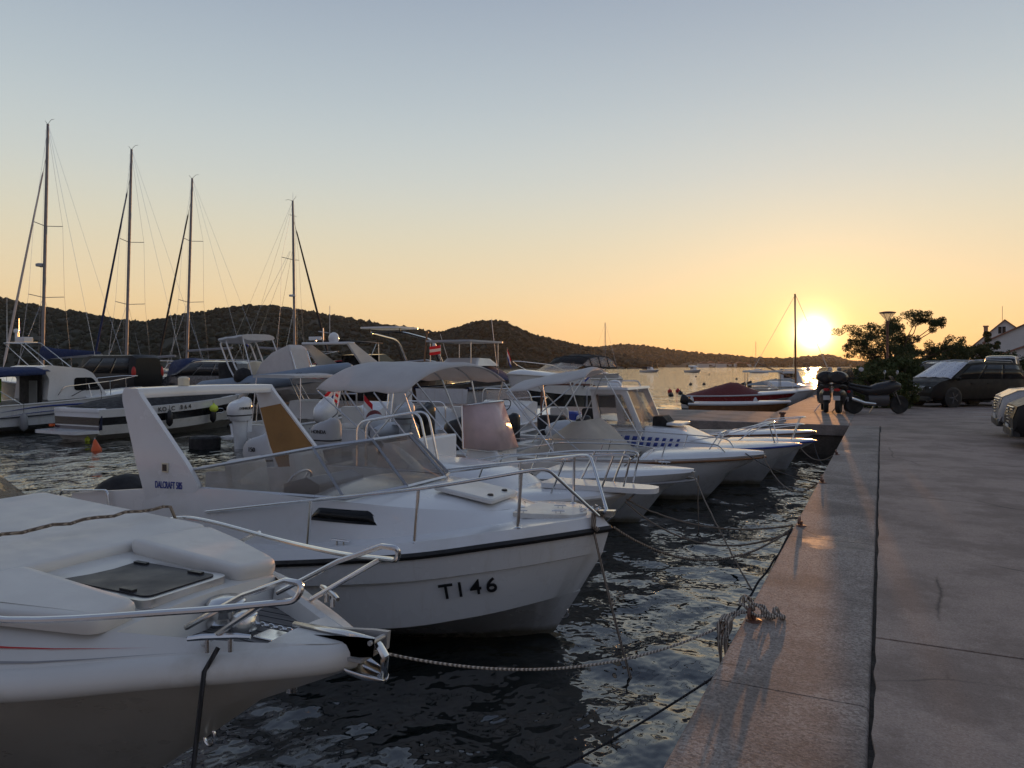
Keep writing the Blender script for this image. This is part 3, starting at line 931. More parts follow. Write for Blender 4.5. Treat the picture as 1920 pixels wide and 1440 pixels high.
def cleat(parent, x, y, z, ang=0.0, s=1.0):
    T = Matrix.Translation((x, y, z)) @ Matrix.Rotation(ang, 4, 'Z') @ Matrix.Scale(s, 4)
    mb = MB().tube([(-0.11, 0, 0.045), (-0.06, 0, 0.05), (0.06, 0, 0.05), (0.11, 0, 0.045)], [0.009, 0.012, 0.012, 0.009], 8)
    for q in (-0.04, 0.04): mb.tube([(q, 0, -0.005), (q, 0, 0.05)], 0.010, 8)
    mb.xform(T); return mb.build('cleat', M['steel'], parent)
def seat(parent, x, y, z, w=0.45, mat=None, back=True, yaw=0.0, name='helm_seat'):
    T = Matrix.Translation((x, y, z)) @ Matrix.Rotation(yaw, 4, 'Z')
    mb = MB().rbox((0, 0, 0.30), (0.42, w, 0.13), 0.08, 4, T)
    mb.lathe([(0.05, 0), (0.05, 0.3)], (x, y, z), 10)
    if back: mb.rbox((0, 0, 0), (w, 0.48, 0.12), 0.08, 4, T @ Matrix.Translation((-0.19, 0, 0.66)) @ Matrix.Rotation(R(80), 4, 'Y') @ Matrix.Rotation(R(90), 4, 'Z'))
    return mb.build(name, mat or M['vinyl'], parent, bevel=0.0)
def wheel(parent, c, r=0.17, tilt=0.9, mat=None):
    T = Matrix.Translation(c) @ Matrix.Rotation(-tilt, 4, 'Y')
    mb = MB().tube([T @ Vector((r*math.cos(q), r*math.sin(q), 0)) for q in np.linspace(0, 2*math.pi, 28, endpoint=False)], 0.014, 6, True)
    for q in (0.5, 2.6, 4.7): mb.tube([T @ Vector((0, 0, -0.03)), T @ Vector((r*math.cos(q), r*math.sin(q), 0))], 0.010, 6)
    mb.ball(T @ Vector((0, 0, -0.02)), 0.035, 8, 6)
    return mb.build('steering_wheel', mat or M['black'], parent)
def flag(parent, p, cols, w=0.4, h=0.26, ang=0.0, droop=0.35, staff=0.7, name='flag', horiz=True):
    """small cloth flag in bands hung from a short staff"""
    st = MB().tube([(p[0], p[1], p[2] - staff), (p[0], p[1], p[2] + 0.03)], 0.008, 6).build('flag_staff', M['steel'], parent)
    ca, sa = math.cos(ang), math.sin(ang)
    k = len(cols)
    for i, c in enumerate(cols):
        G = []
        for a in np.linspace(0, 1, 10):
            row = []
            for b in ((i / k, (i + 1) / k) if horiz else (0, 1)):
                aa = a if horiz else (i + a) / k
                x = aa * w; off = 0.035 * math.sin(aa * 9 + b * 2) * aa
                row.append((p[0] + ca * x * (1 - 0.25 * droop) - sa * off, p[1] + sa * x * (1 - 0.25 * droop) + ca * off, p[2] - b * h - droop * aa * h * 1.2))
            G.append(row)
        MB().grid(G).build('flag_band', c, st)
    return st
def fender(parent, top, z0, z1, r, mat, name='fender', line=True):
    mb = MB().lathe([(0.01, z0), (r*0.6, z0 + r*0.4), (r, z0 + r*1.1), (r, z1 - r*1.1), (r*0.6, z1 - r*0.4), (r*0.3, z1 + 0.02)], (top[0], top[1], 0), 14)
    o = mb.build(name, mat, parent)
    if line: MB().tube([(top[0], top[1], z1), (top[0], top[1] , top[2])], 0.008, 5).build('fender_line', M['rope_dark'], o)
    return o
def window_patch(parent, pts, mat, name='cabin_window', off=(0, 0, 0)):
    o = MB().add([tuple(np.array(p) + np.array(off)) for p in pts], [tuple(range(len(pts)))], False)
    return o.build(name, mat, parent, solid=0.012)
def drop_line(a, b, sagz, n=22, r=0.008, wig=0.0, seed=0):
    rg = random.Random(seed)
    a = np.array(a, float); b = np.array(b, float); P = []
    for i in range(n):
        t = i / (n - 1); p = a * (1 - t) + b * t; p[2] -= sagz * 4 * t * (1 - t)
        if 0 < i < n - 1 and wig: p += np.array([rg.gauss(0, wig), rg.gauss(0, wig), rg.gauss(0, wig * .6)])
        P.append(p)
    return P

# ================================================================== nearest boat: sport cruiser with sun pads, bow only
def cruiser_near():
    bx, yc = -2.18, 2.80
    t = thing('sport_cruiser', 'white sport cruiser in the foreground with cream sun pads, teak bow step and steel anchor', 'boat', (bx, yc, 0))
    keel = [(-7, 0, -.4), (-3.2, 0, -.42), (-2.2, 0, -.28), (-1.62, 0, .02), (-1.35, 0, .20)]
    chine = [(-7, 1.16, .08), (-4, 1.12, .2), (-2.4, .86, .42), (-1.35, .45, .60), (-.85, .17, .68), (-.62, 0, .72)]
    under = [(-7, 1.25, .84), (-3, 1.25, .88), (-2, 1.11, .90), (-1.3, .88, .92), (-.75, .54, .95), (-.35, .29, .97), (-.12, .12, .98), (-.03, 0.0, .985)]
    h, S1 = hull_mesh([keel, chine, under])
    h.build('hull', M['creamhull'], t, sharp=25)
    # rounded gunwale moulding
    def off(c, dy, dz, dx=0): return [(x + dx, max(y + dy, 0.0) if y > 0 else 0.0, z + dz) for x, y, z in c]
    g = [under, off(under, .022, .012, .012), off(under, .034, .045, .02), off(under, .028, .085, .018), off(under, .0, .118, .0), off(under, -.045, .13, -.02)]
    gm, S2 = hull_mesh(g, transom=False)
    gm.build('gunwale_moulding', M['gel_old'], t, sharp=60)
    gun = off(under, -.045, .13, -.02)
    crease = [(-7, 1.04, 1.34), (-3, 1.00, 1.26), (-2, .86, 1.22), (-1.3, .63, 1.18), (-.85, .43, 1.145), (-.5, .27, 1.12), (-.25, .15, 1.112), (-.11, .075, 1.11), (-.04, 0, 1.11)]
    dm, S3 = hull_mesh([gun, crease], transom=False)
    dm.build('side_deck', M['gel_old'], t, sharp=40)
    cr = S3[-1]
    # raised coachroof aft of the bow step
    xs = np.linspace(-6.9, -1.02, 40); G = []
    for x in xs:
        y = np.interp(x, cr[:, 0], cr[:, 1]); z = np.interp(x, cr[:, 0], cr[:, 2])
        G.append([(x, y * v, z + 0.035 * (1 - v * v) ) for v in np.linspace(-1, 1, 13)])
    cb = MB().grid(G)
    e = G[-1]; cb.grid([e, [(x + 0.06, y * 0.94, 1.02) for x, y, z in e]])
    cb.build('coachroof', M['cream'] if False else M['gel_old'], t)
    # well walls
    wl = MB(); q = [(x, y, z) for x, y, z in cr if x > -1.05]
    for s in (1, -1):
        A = [(x, s * y, z) for x, y, z in q]; B_ = [(x, s * (y - .03), z - .015) for x, y, z in q]; C = [(x, s * max(y - .06, .01), 1.025) for x, y, z in q]
        wl.grid([A, B_, C])
    wl.build('bow_step_wall', M['gel_old'], t)
    q2 = [p for p in q if p[0] < -0.18]
    fl = MB().grid([[(x, -(y - .05), 1.03) for x, y, z in q2], [(x, (y - .05), 1.03) for x, y, z in q2]], False)
    fl.build('teak_step', M['teak'], t)
    bq = [(x, y, z) for x, y, z in cr if x > -0.42]
    bp = MB().grid([[(x, y * v, z - .004 + .01 * (1 - v * v)) for v in np.linspace(-1, 1, 9)] for x, y, z in bq])
    x0_, y0_, z0_ = bq[0]
    bp.grid([[(x0_, y0_ * v, z0_ - .004 + .01 * (1 - v * v)) for v in np.linspace(-1, 1, 9)], [(x0_ - .02, y0_ * v, 1.02) for v in np.linspace(-1, 1, 9)]])
    bp.build('bow_cap', M['gel_old'], t)
    MB().box(-0.66, -0.48, -0.02, 0.10, 1.031, 1.040).build('locker_latch', M['steel'], t, bevel=.004)
    # stripes on the near and far side deck, 3 mm proud
    def stripe(name, x0, x1, v0, v1, mat, taper=True):
        for s in (-1, 1):
            A, B_ = [], []
            for x in np.linspace(x0, x1, 30):
                k = (x1 - x) / (x1 - x0)
                ga = np.array([x, np.interp(x, S3[0][:, 0], S3[0][:, 1]), np.interp(x, S3[0][:, 0], S3[0][:, 2])])
                ca = np.array([x, np.interp(x, cr[:, 0], cr[:, 1]), np.interp(x, cr[:, 0], cr[:, 2])])
                vm = v0
                w = (v1 - v0) * (min(1, k * 2.5) if taper else 1)
                for L_, v in ((A, vm), (B_, vm + w)):
                    p = ga * (1 - v) + ca * v
                    L_.append((p[0], s * (p[1] + .003), p[2] + .004))
            MB().grid([A, B_]).build(name, mat, t)
    stripe('dark_stripe', -6.5, -0.62, 0.10, 0.28, M['grey'])
    stripe('red_stripe', -6.5, -0.80, 0.44, 0.58, M['red'])
    # cushions
    def pad(poly, name='sun_pad', h=0.08):
        ar = sum(poly[i-1][0]*poly[i][1]-poly[i][0]*poly[i-1][1] for i in range(len(poly)))
        if ar < 0: poly = poly[::-1]
        P = fillet(poly, 0.07, 4, True)
        def zz(x, y):
            c = np.interp(x, cr[:, 0], cr[:, 2]); w = np.interp(x, cr[:, 0], cr[:, 1])
            return c + 0.035 * (1 - min(1, (y / w) ** 2))
        cxm = sum(p[0] for p in P) / len(P); cym = sum(p[1] for p in P) / len(P)
        rings = []
        for dz, ins in ((0.0, .006), (.012, .0), (h * .5, -.006), (h * .82, .0), (h * .95, .010), (h, .022), (h + .003, .045)):
            ring = []
            m = len(P)
            for i in range(m):
                a = np.array(P[i - 1]); b = np.array(P[(i + 1) % m]); d = b - a; d = d / (np.linalg.norm(d) + 1e-9)
                nrm = np.array([-d[1], d[0]])
                p = np.array(P[i]) + nrm * ins
                ring.append((p[0], p[1], zz(p[0], p[1]) + dz + 0.006 * math.sin(p[0] * 7 + p[1] * 5) * (dz > .05)))
            rings.append(ring)
        mb = MB().loft(rings, True, False)
        # top and bottom fills
        mb.add(rings[-1], [tuple(range(len(P)))], True)
        return mb.build(name, M['vinyl'], t, sharp=70)
    pad([(-1.05, -.60), (-1.05, -.36), (-1.98, -.36), (-1.98, -.90), (-1.6, -.80)][::-1])
    pad([(-1.05, .26), (-1.05, .56), (-1.6, .78), (-1.98, .88), (-1.98, .26)][::1])
    pad([(-1.99, -.90), (-1.99, .88), (-3.95, .97), (-3.95, -.97)][::1])
    # roof hatch
    hx0, hx1, hy0, hy1 = -1.93, -1.08, -.31, .22
    zt = 1.222
    fr = MB().prism(fillet([(hx0, hy0), (hx1, hy0), (hx1, hy1), (hx0, hy1)], .06, 5, True), 'z', zt - .03, zt + .012)
    hf = fr.build('hatch_frame', M['alu'], t, bevel=.006)
    MB().prism(fillet([(hx0 + .045, hy0 + .045), (hx1 - .045, hy0 + .045), (hx1 - .045, hy1 - .045), (hx0 + .045, hy1 - .045)], .05, 5, True), 'z', zt + .012, zt + .020).build('hatch_pane', M['hatchglass'], hf)
    for x, y in ((-1.7, .14), (-1.25, .14), (-1.3, -.24)): MB().box(x - .05, x + .05, y - .014, y + .014, zt + .020, zt + .032).build('hatch_latch', M['black'], hf)
    # rails with narrow hoops at the bow
    for s in (-1, 1):
        k = 1.0
        P = [(-2.72, s * 1.06, 1.20), (-2.5, s * 1.05, 1.275), (-2.1, s * 1.0, 1.29), (-1.3, s * .84, 1.275), (-.55, s * .55, 1.335), (-.16, s * .41, 1.385)]
        P = [tuple(p) for p in catmull(P, 22)]
        P += [tuple(p) for p in fillet([(-.16, s * .41, 1.385), (-.05, s * .37, 1.40), (-.03, s * .35, 1.47), (-.13, s * .345, 1.47)], .07, 5)][1:]
        P += [(-.40, s * .33, 1.365), (-.80, s * .30, 1.15)]
        o = MB().tube(P, .0145, 9).build('bow_rail', M['steel'], t)
        MB().tube([(-.20, s * .42, 1.375), (-.62, s * .36, 1.12)], .0135, 8).build('rail_strut', M['steel'], o)
        MB().tube([(-1.55, s * .915, 1.285), (-1.85, s * .93, 1.15)], .0135, 8).build('rail_strut', M['steel'], o)
    # windlass, bow roller, anchor, cleats
    w = MB().lathe([(.10, 0), (.105, .03), (.075, .05), (.075, .085), (.10, .105), (.10, .125), (.075, .145), (.02, .15)], (-.93, .06, 1.03), 22)
    w.lathe([(.07, 0), (.075, .05), (.06, .09), (.02, .105)], (-.76, .03, 1.03), 18)
    w.build('windlass', M['steel'], t)
    rl = MB()
    for s in (-1, 1):
        rl.prism([(-.42, 1.04), (.02, 1.055), (.10, 1.07), (.11, 1.155), (.02, 1.15), (-.40, 1.10)], 'y', s * .05 - .006 + .02, s * .062 + .006 + .02)
    rl.box(-.40, .04, -.05, .09, 1.035, 1.05)
    rl.tube([(.09, -.05, 1.135), (.09, .09, 1.135)], .012, 8)
    rl.build('bow_roller', M['dullsteel'], t)
    an = MB().tube([(-.42, .02, 1.125), (-.1, .02, 1.13), (.08, .02, 1.12), (.125, .02, 1.06), (.12, .02, .965)], [.014, .017, .018, .020, .018], 8, flat=.6)
    for s in (-1, 1):                # the two curved flukes of a claw anchor
        an.grid([[(-.10, .02, .985), (-.02, .02, .955), (.06, .02, .945), (.135, .02, .95)], [(-.12, .02 + s * .045, .99), (-.03, .02 + s * .06, .965), (.05, .02 + s * .05, .955), (.13, .02 + s * .02, .955)],
                 [(-.10, .02 + s * .075, 1.02), (-.03, .02 + s * .085, 1.0), (.04, .02 + s * .065, .985), (.125, .02 + s * .03, .965)]])
    an.build('anchor', M['steel'], t, solid=.010)
    ch = MB()
    for i in range(14):
        x = -.76 + .03 * i
        ch.tube([(x + .018 * math.cos(q), .03 + .010 * math.sin(q) * (i % 2), 1.085 + .010 * math.sin(q) * (1 - i % 2)) for q in np.linspace(0, 6.28, 8, endpoint=False)], .0045, 5, True)
    ch.build('anchor_chain', M['steel'], t)
    for s in (-1, 1): cleat(t, -.50, s * .375, 1.115, s * -.55, 1.25)
    MB().lathe([(.03, 0), (.03, .10), (.015, .11)], (-.42, 0, .80), 10).build('bow_light', M['steel'], t)
    MB().tube([(-.98 + .04 * math.cos(q), -.005, .46 + .05 * math.sin(q)) for q in np.linspace(0, 6.28, 14, endpoint=False)], .008, 6, True).build('bow_eye', M['steel'], t)
    # windscreen far back at the frame's edge
    ws = [(-4.05, -.95, 1.31), (-3.75, -.35, 1.36), (-3.75, .35, 1.36), (-4.05, .90, 1.31), (-5.2, 1.02, 1.33)]
    wt = [(-5.0, -.85, 1.78), (-4.75, -.3, 1.84), (-4.75, .3, 1.84), (-5.0, .82, 1.78), (-5.7, .90, 1.74)]
    wg = MB().grid([ws, wt], False).build('windscreen', M['smoke'], t, solid=.01)
    MB().tube(ws, .022, 6).tube(wt, .018, 6).build('windscreen_frame', M['rubber'], wg)
    # rope lashed over the cushions
    ro = []
    for y in np.linspace(-1.0, .95, 40):
        ro.append((-2.46 + .012 * math.sin(y * 40), y, 1.372 + .03 * (1 - y * y) + .006 * math.sin(y * 23)))
    MB().tube([(-2.46, -1.05, 1.25)] + ro + [(-2.46, 1.0, 1.27)], .011, 6).build('lashing_rope', M['rope_tan'], t)
    MB().box(-3.4, -3.25, -1.02, -.98, .4, .45)
    return t
cruiser_near()

# ================================================================== second boat: cuddy cabin boat with a hoop and tinted screen
def cuddy():
    bx, yc = -2.10, 6.12
    t = thing('cuddy_boat', 'white cabin boat lettered TI 46 with a radar hoop, framed windscreen and black rubbing strake', 'boat', (bx, yc, 0))
    keel = [(-5.9, 0, -.3), (-2.5, 0, -.32), (-1.3, 0, -.26), (-.75, 0, -.10), (-.52, 0, .03)]
    c2 = [(-5.9, 1.04, -.02), (-3.5, 1.10, .04), (-1.7, 1.02, .19), (-.95, .74, .31), (-.5, .34, .39), (-.27, 0, .43)]
    c2b = [(x, y + .03 * (y > 0), z + .012) for x, y, z in c2]
    c1 = [(-5.9, 1.10, .30), (-3.5, 1.17, .37), (-1.6, 1.08, .60), (-.75, .74, .72), (-.3, .32, .77), (-.06, 0, .79)]
    c1b = [(x, y + .034 * (y > 0), z + .010) for x, y, z in c1]
    rub = [(-5.9, 1.14, .53), (-3.5, 1.205, .58), (-1.5, 1.12, .83), (-.65, .76, .955), (-.25, .36, .99), (0, 0, 1.0)]
    gun = [(-5.9, 1.07, .645), (-3.5, 1.135, .695), (-1.5, 1.05, .935), (-.65, .70, 1.06), (-.28, .32, 1.095), (-.07, 0, 1.105)]
    h, S_ = hull_mesh([keel, c2, c2b, c1, c1b, rub])
    h.build('hull', M['gelhull'], t, sharp=16)
    bd, S2 = hull_mesh([rub, [(x, y, z + .02) for x, y, z in rub], gun], transom=False)
    bd.build('gunwale', M['gel'], t, sharp=30)
    rubrail(t, S_, M['rubber'], .030)
    # stained band at the waterline
    wl, _ = hull_mesh([[(x + .0, max(y * .985, 0), .0) for x, y, z in c2][:3] , [(x, y * .99 + .004, .075 + max(0, z - .15) * .2) for x, y, z in c2][:3]], transom=False)
    # deck, trunk and coaming
    base = [(-5.9, .94, .66), (-3.5, 1.00, .71), (-1.7, .90, .93), (-1.0, .60, 1.03), (-.72, .33, 1.065), (-.6, 0, 1.075)]
    top = [(-5.9, .92, 1.00), (-3.9, .95, 1.20), (-2.2, .88, 1.20), (-1.6, .72, 1.165), (-1.15, .46, 1.135), (-.92, .24, 1.12), (-.82, 0, 1.12)]
    dk, Sd = hull_mesh([gun, base], transom=False)
    dk.build('side_deck', M['gel'], t)
    bowfill = MB()
    b_ = Sd[1]
    tr, St = hull_mesh([base, top], transom=False)
    tr.build('cabin_side', M['gel'], t, sharp=30)
    tp = St[1]
    xs = np.linspace(-2.55, -.80, 26); G = []
    for x in xs:
        y = max(np.interp(x, tp[:, 0], tp[:, 1]), .003); z = np.interp(x, tp[:, 0], tp[:, 2])
        G.append([(x, y * v, z + .075 * (1 - v * v) * min(1, y * 1.6)) for v in np.linspace(-1, 1, 13)])
    rf = MB().grid(G).build('cabin_roof', M['gel'], t)
    # step of the anchor locker
    lk = MB().prism(fillet([(-.80, -.30), (-.28, -.16), (-.20, 0), (-.28, .16), (-.80, .30)], .05, 4, True), 'z', 1.075, 1.118)
    lo = lk.build('anchor_locker_lid', M['cream'] if False else M['gel_old'], t, bevel=.01)
    for x, y in ((-.72, -.26), (-.42, -.14), (-.5, .1)): cleat(lo, x, y, 1.115, .3, .5)
    # roof hatch
    hx0, hx1 = -1.56, -.98
    Mh = Matrix.Translation((-1.30, -.02, 1.218)) @ Matrix.Rotation(R(8.0), 4, 'Y')
    hh = MB().rbox((0, 0, 0), (.62, .56, .04), .05, 5, Mh)
    ho = hh.build('deck_hatch', M['gel_old'], t)
    for y in (-.14, .14): MB().lathe([(.028, 0), (.028, .012), (.02, .018)], Mh @ Vector((.22, y, .038)), 12).build('hatch_knob', M['black'], ho)
    # portlight on each side
    for s in (-1, 1):
        def cs(x, z):
            yb = np.interp(x, b_[:, 0], b_[:, 1]); zb = np.interp(x, b_[:, 0], b_[:, 2]); yt = np.interp(x, tp[:, 0], tp[:, 1]); zt = np.interp(x, tp[:, 0], tp[:, 2])
            v = (z - zb) / (zt - zb); return (x, s * (yb * (1 - v) + yt * v + .009), z)
        up, lo = [], []
        for x in np.linspace(-2.50, -1.79, 24):
            zt_ = min(1.135, 1.03 + (x + 2.50) * 1.1, 1.135 - max(0, x + 1.90) * 0.75)
            up.append(cs(x, zt_)); lo.append(cs(x, 1.022))
        MB().grid([lo, up]).build('portlight', M['dkglass'], t, solid=.008)
    # windscreen: framed panes round the front of the cockpit
    Bq = [(-3.95, .925, 1.195), (-2.15, .885, 1.225), (-1.86, .34, 1.275), (-1.86, -.34, 1.275), (-2.15, -.885, 1.225), (-3.95, -.925, 1.195)]
    Tq = [(-4.05, .90, 1.365), (-2.58, .80, 1.645), (-2.28, .31, 1.69), (-2.28, -.31, 1.69), (-2.58, -.80, 1.645), (-4.05, -.90, 1.365)]
    for i in range(5):
        a, b, c, d = Bq[i], Bq[i + 1], Tq[i + 1], Tq[i]
        pane = MB().add([a, b, c, d], [(0, 1, 2, 3)], False).build('windscreen_pane', M['wclear'] if i != 9 else M['smoke'], t, solid=.006)
        fm = MB()
        for p, q in ((a, b), (b, c), (c, d), (d, a)): fm.tube([p, q], .017, 4)
        fm.build('pane_frame', M['alu'], pane)
    # radar hoop: two raked legs and a beam across
    prof_b = [(-4.62, .94), (-3.88, 1.20)]
    leg_poly = [(-4.60, .90), (-3.86, 1.19), (-4.05, 1.42), (-4.72, 2.08), (-4.78, 2.155), (-5.00, 2.16), (-5.02, 2.06), (-4.80, 1.40)]
    leg_poly = fillet(leg_poly, .08, 4, True)
    for s in (-1, 1):
        y0, y1 = sorted((s * .905, s * .955))
        lg = MB().prism(leg_poly, 'y', y0, y1).build('hoop_leg', M['gel'], t, bevel=.012)
        # bare plywood lining on the inner face
        lin_ = [(-4.56, 1.0), (-3.92, 1.21), (-4.10, 1.44), (-4.60, 1.93), (-4.94, 1.87), (-4.77, 1.40)]
        yi = s * .904
        MB().prism(lin_, 'y', min(yi, yi - s * .006), max(yi, yi - s * .006)).build('plywood_lining', M['ply'], lg)
        if s < 0:
            MB().box(-4.40, -4.31, -.968, -.955, 1.33, 1.425).build('switch_box', M['cream'], lg, bevel=.004)
            MB().box(-4.385, -4.325, -.9715, -.968, 1.345, 1.41).build('switch_cover', M['black'], lg)
            text('DALCRAFT 585', .098, M['bluep'], lg, frame((-4.31, -.9585, 1.20), (1, 0, 0.03), (0.05, 0, 1)), 'lettering', .002, .0, .0015, sx=.60)
    bm_ = MB().loft([[(x, y, z + .012 * math.cos(y * 1.6)) for x, z in fillet([(-5.01, 2.055), (-4.75, 2.06), (-4.77, 2.165), (-5.0, 2.17)], .03, 3, True)] for y in np.linspace(-.95, .95, 14)], True, True)
    hb = bm_.build('hoop_beam', M['gel'], t)
    nl = MB().rbox((-4.88, -.30, 2.18), (.10, .10, .10), .03, 4)
    nl.build('mast_light', M['cream'], hb)
    # cockpit inside the coaming
    ck = MB()
    xs = np.linspace(-5.85, -2.56, 16)
    for s in (1, -1):
        A = [(x, s * np.interp(x, tp[:, 0], tp[:, 1]), np.interp(x, tp[:, 0], tp[:, 2])) for x in xs]
        B_ = [(x, y - s * .07, z) for x, y, z in A]; C = [(x, y - s * .09, .30) for x, y, z in A]
        ck.grid([A, B_, C])
    ck.grid([[(x, -.86, .30) for x in xs], [(x, .86, .30) for x in xs]], False)
    ck.box(-2.60, -2.55, -.88, .88, .30, 1.20)
    ck.box(-5.9, -5.7, -.9, .9, .30, .80)
    ck.build('cockpit', M['gel_old'], t)
    MB().prism([(-3.0, .9), (-2.55, .9), (-2.55, 1.30), (-2.70, 1.36), (-2.98, 1.28)], 'y', -.75, -.10).build('dashboard', M['grey'], t, bevel=.02)
    wheel(t, (-3.08, -.45, 1.22), .17, 1.1, M['alu'])
    seat(t, -3.6, -.45, .55, .48); seat(t, -3.6, .45, .55, .48)
    # rails
    for s in (-1, 1):
        P = [(-3.75, s * .985, .99), (-2.5, s * 1.04, 1.20), (-1.3, s * .97, 1.39), (-.46, s * .56, 1.545)]
        P = [tuple(q) for q in catmull(P, 16)] + [(-.36, s * .50, 1.55), (-.06, s * .11, 1.12)]
        P = fillet(P, .11, 5)
        o = MB().tube(P, .0150, 9).build('bow_rail', M['steel'], t)
        for (x, y, z, z1) in ((-2.38, 1.075, .80, 1.215), (-1.32, .985, .95, 1.38), (-.56, .61, 1.07, 1.52)):
            q = MB().tube([(x - .02, s * (y + .005), z), (x, s * (y - .02), z1)], .0145, 8)
            q.lathe([(.035, 0), (.035, .006), (.018, .015)], (x - .02, s * (y + .005), z - .004), 10)
            q.build('rail_post', M['steel'], o)
        cleat(t, -2.05, s * 1.06, .86, 0, .9)
    # stern rail and engine cover
    rail(t, [(-6.1, -.95, .62), (-6.05, -.95, 1.02), (-5.2, -.99, 1.09), (-5.12, -.99, .66)], .013, mat=M['steel'], name='stern_rail', fr=.06)
    ec = MB().ball((-6.05, -.15, .80), (.34, .42, .30), 16, 9); ec.build('engine_cover', M['black_canvas'], t)
    # numbers on the bow, near side
    def on_hull(x, v):
        q = S_[1] * (1 - v) + S_[3] * v               # the plank between the two knuckles, stern to bow
        i = np.arange(len(q)); f = np.interp(x, q[:, 0], i); k = int(min(f, len(q) - 2)); f -= k
        p = q[k] * (1 - f) + q[k + 1] * f
        return np.array([x, -(p[1] + .040), p[2]])
    for s_, xx, wd in (('T', -1.075, .1), ('I', -.975, .1), ('4', -.865, .1), ('6', -.755, .1)):
        p = on_hull(xx, .70); u = on_hull(xx + .06, .70) - on_hull(xx - .06, .70); w = on_hull(xx, .9) - on_hull(xx, .5)
        text(s_, .185, M['blackp'], t, frame(p, u, w), 'lettering', .006, .0, .0012, sx=1.08)
    # bow fitting, chain and tied rope
    MB().prism([(-.12, 1.10), (.03, 1.10), (.05, 1.16), (-.10, 1.15)], 'y', -.035, .035).build('bow_fitting', M['steel'], t, bevel=.006)
    cc = MB(); rg = random.Random(5)
    for i in range(26):
        c = (-.22 + rg.gauss(0, .05), .12 + rg.gauss(0, .05), 1.125 + abs(rg.gauss(0, .012)))
        T = Matrix.Translation(c) @ Matrix.Rotation(rg.random() * 6, 4, 'Z') @ Matrix.Rotation(rg.random(), 4, 'X')
        cc.tube([T @ Vector((.016 * math.cos(q), .010 * math.sin(q), 0)) for q in np.linspace(0, 6.28, 8, endpoint=False)], .004, 5, True)
    cc.build('anchor_chain', M['steel'], t)
    MB().tube([(-.13, -.02, 1.14), (-.10, -.12, 1.13), (-.085, -.17, 1.04), (-.05, -.15, 1.01)], .022, 8).build('bow_lashing', M['rope_tan'], t)
    MB().tube([(-.43 + .05 * math.cos(q), -.005, .22 + .05 * math.sin(q)) for q in np.linspace(0, 6.28, 14, endpoint=False)], .009, 6, True).build('bow_eye', M['steel'], t)
    return t
cuddy()

# ================================================================== the row along the quay, behind the lettered boat
def gun_frames(): pass

# third: small cuddy with a plank at the bow and chrome hoops
def plank_boat():
    bx, yc = -2.78, 8.62
    t = thing('cabin_boat', 'small white cabin boat with bow plank and dark rounded window, beyond the lettered boat', 'boat', (bx, yc, 0))
    cv, b = std_curves(5.3, 2.15, .62, .86, .75)
    h, S_ = hull_mesh(cv); h.build('hull', M['gelhull'], t, sharp=30)
    rubrail(t, S_, M['gel_old'], .03)
    foredeck(t, S_, -2.9, M['gel'], lip=.05)
    cockpit(t, S_, -5.2, -2.88, M['gel_old'])
    # cabin trunk
    xs = [-3.3, -2.9, -2.4, -1.9, -1.55, -1.35, -1.28]
    hz_ = [.36, .40, .36, .30, .22, .10, .0]
    G = []
    for x, q in zip(xs, hz_):
        p = at_sheer(S_, x); w = min(p[1] - .22, .80); z0 = p[2] + .04
        row = []
        for a in np.linspace(-1, 1, 17):
            k = 1 - abs(a) ** 4
            row.append((x, w * (1.0 if abs(a) < .99 else 1.03) * math.copysign(abs(a) ** .8, a), z0 + q * k + .05 * (1 - a * a)))
        G.append(row)
    MB().grid(G).build('cabin_trunk', M['gel'], t)
    for s in (-1, 1):
        P = fillet([(-2.15, .99), (-2.10, 1.17), (-1.72, 1.13), (-1.52, .99)], .06, 4, True)
        lo, up = [], []
        for x in np.linspace(-2.2, -1.5, 12):
            p = at_sheer(S_, x); w = min(p[1] - .22, .80)
            q = np.interp(x, xs, hz_)
            lo.append((x, s * (w * 1.02 + .004), p[2] + .07)); up.append((x, s * (w * .93 + .012), p[2] + .04 + q * .70))
        MB().grid([lo, up]).build('cabin_window', M['dkglass'], t, solid=.01)
    # plank
    MB().prism(fillet([(-1.0, -.26), (.30, -.17), (.42, -.10), (.42, .10), (.30, .17), (-1.0, .26)], .08, 4, True), 'z', .905, .965).build('bow_plank', M['gel'], t, bevel=.018)
    MB().tube([(.18, 0, .92), (-.22, 0, .50)], .012, 6).build('plank_strut', M['steel'], t)
    for s in (-1, 1):
        P = [(-3.0, s * .98, .80), (-2.0, s * .90, 1.10), (-.9, s * .62, 1.27), (.02, s * .20, 1.36), (.14, s * .17, 1.34), (.06, s * .19, .98)]
        o = rail(t, P, .0125, fr=.08)
        for (xa, ya, za, xb, yb, zb) in ((-1.65, .78, .82, -1.5, .80, 1.17), (-.75, .46, .88, -.55, .52, 1.30), (-.20, .21, .96, -.05, .22, 1.35)):
            MB().tube([(xa, s * ya, za), (xb, s * yb, zb)], .012, 7).build('rail_post', M['steel'], o)
    # chrome hoops over the helm
    for dy in (-.34, -.14):
        rail(t, [(-3.72, dy, 1.0), (-3.72, dy, 1.62), (-2.70, dy, 1.80), (-2.50, dy, .98)], .017, name='grab_hoop', fr=.16, n=9)
    MB().prism([(-3.2, .95), (-2.75, .95), (-2.75, 1.42), (-3.0, 1.40)], 'y', -.7, .7).build('dashboard', M['gel'], t, bevel=.03)
    seat(t, -3.9, .3, .30, .5)
    outboard(t, -5.45, -.12, .78, 1.12, M['greyhyp'], .0, word='150')
    return t
plank_boat()

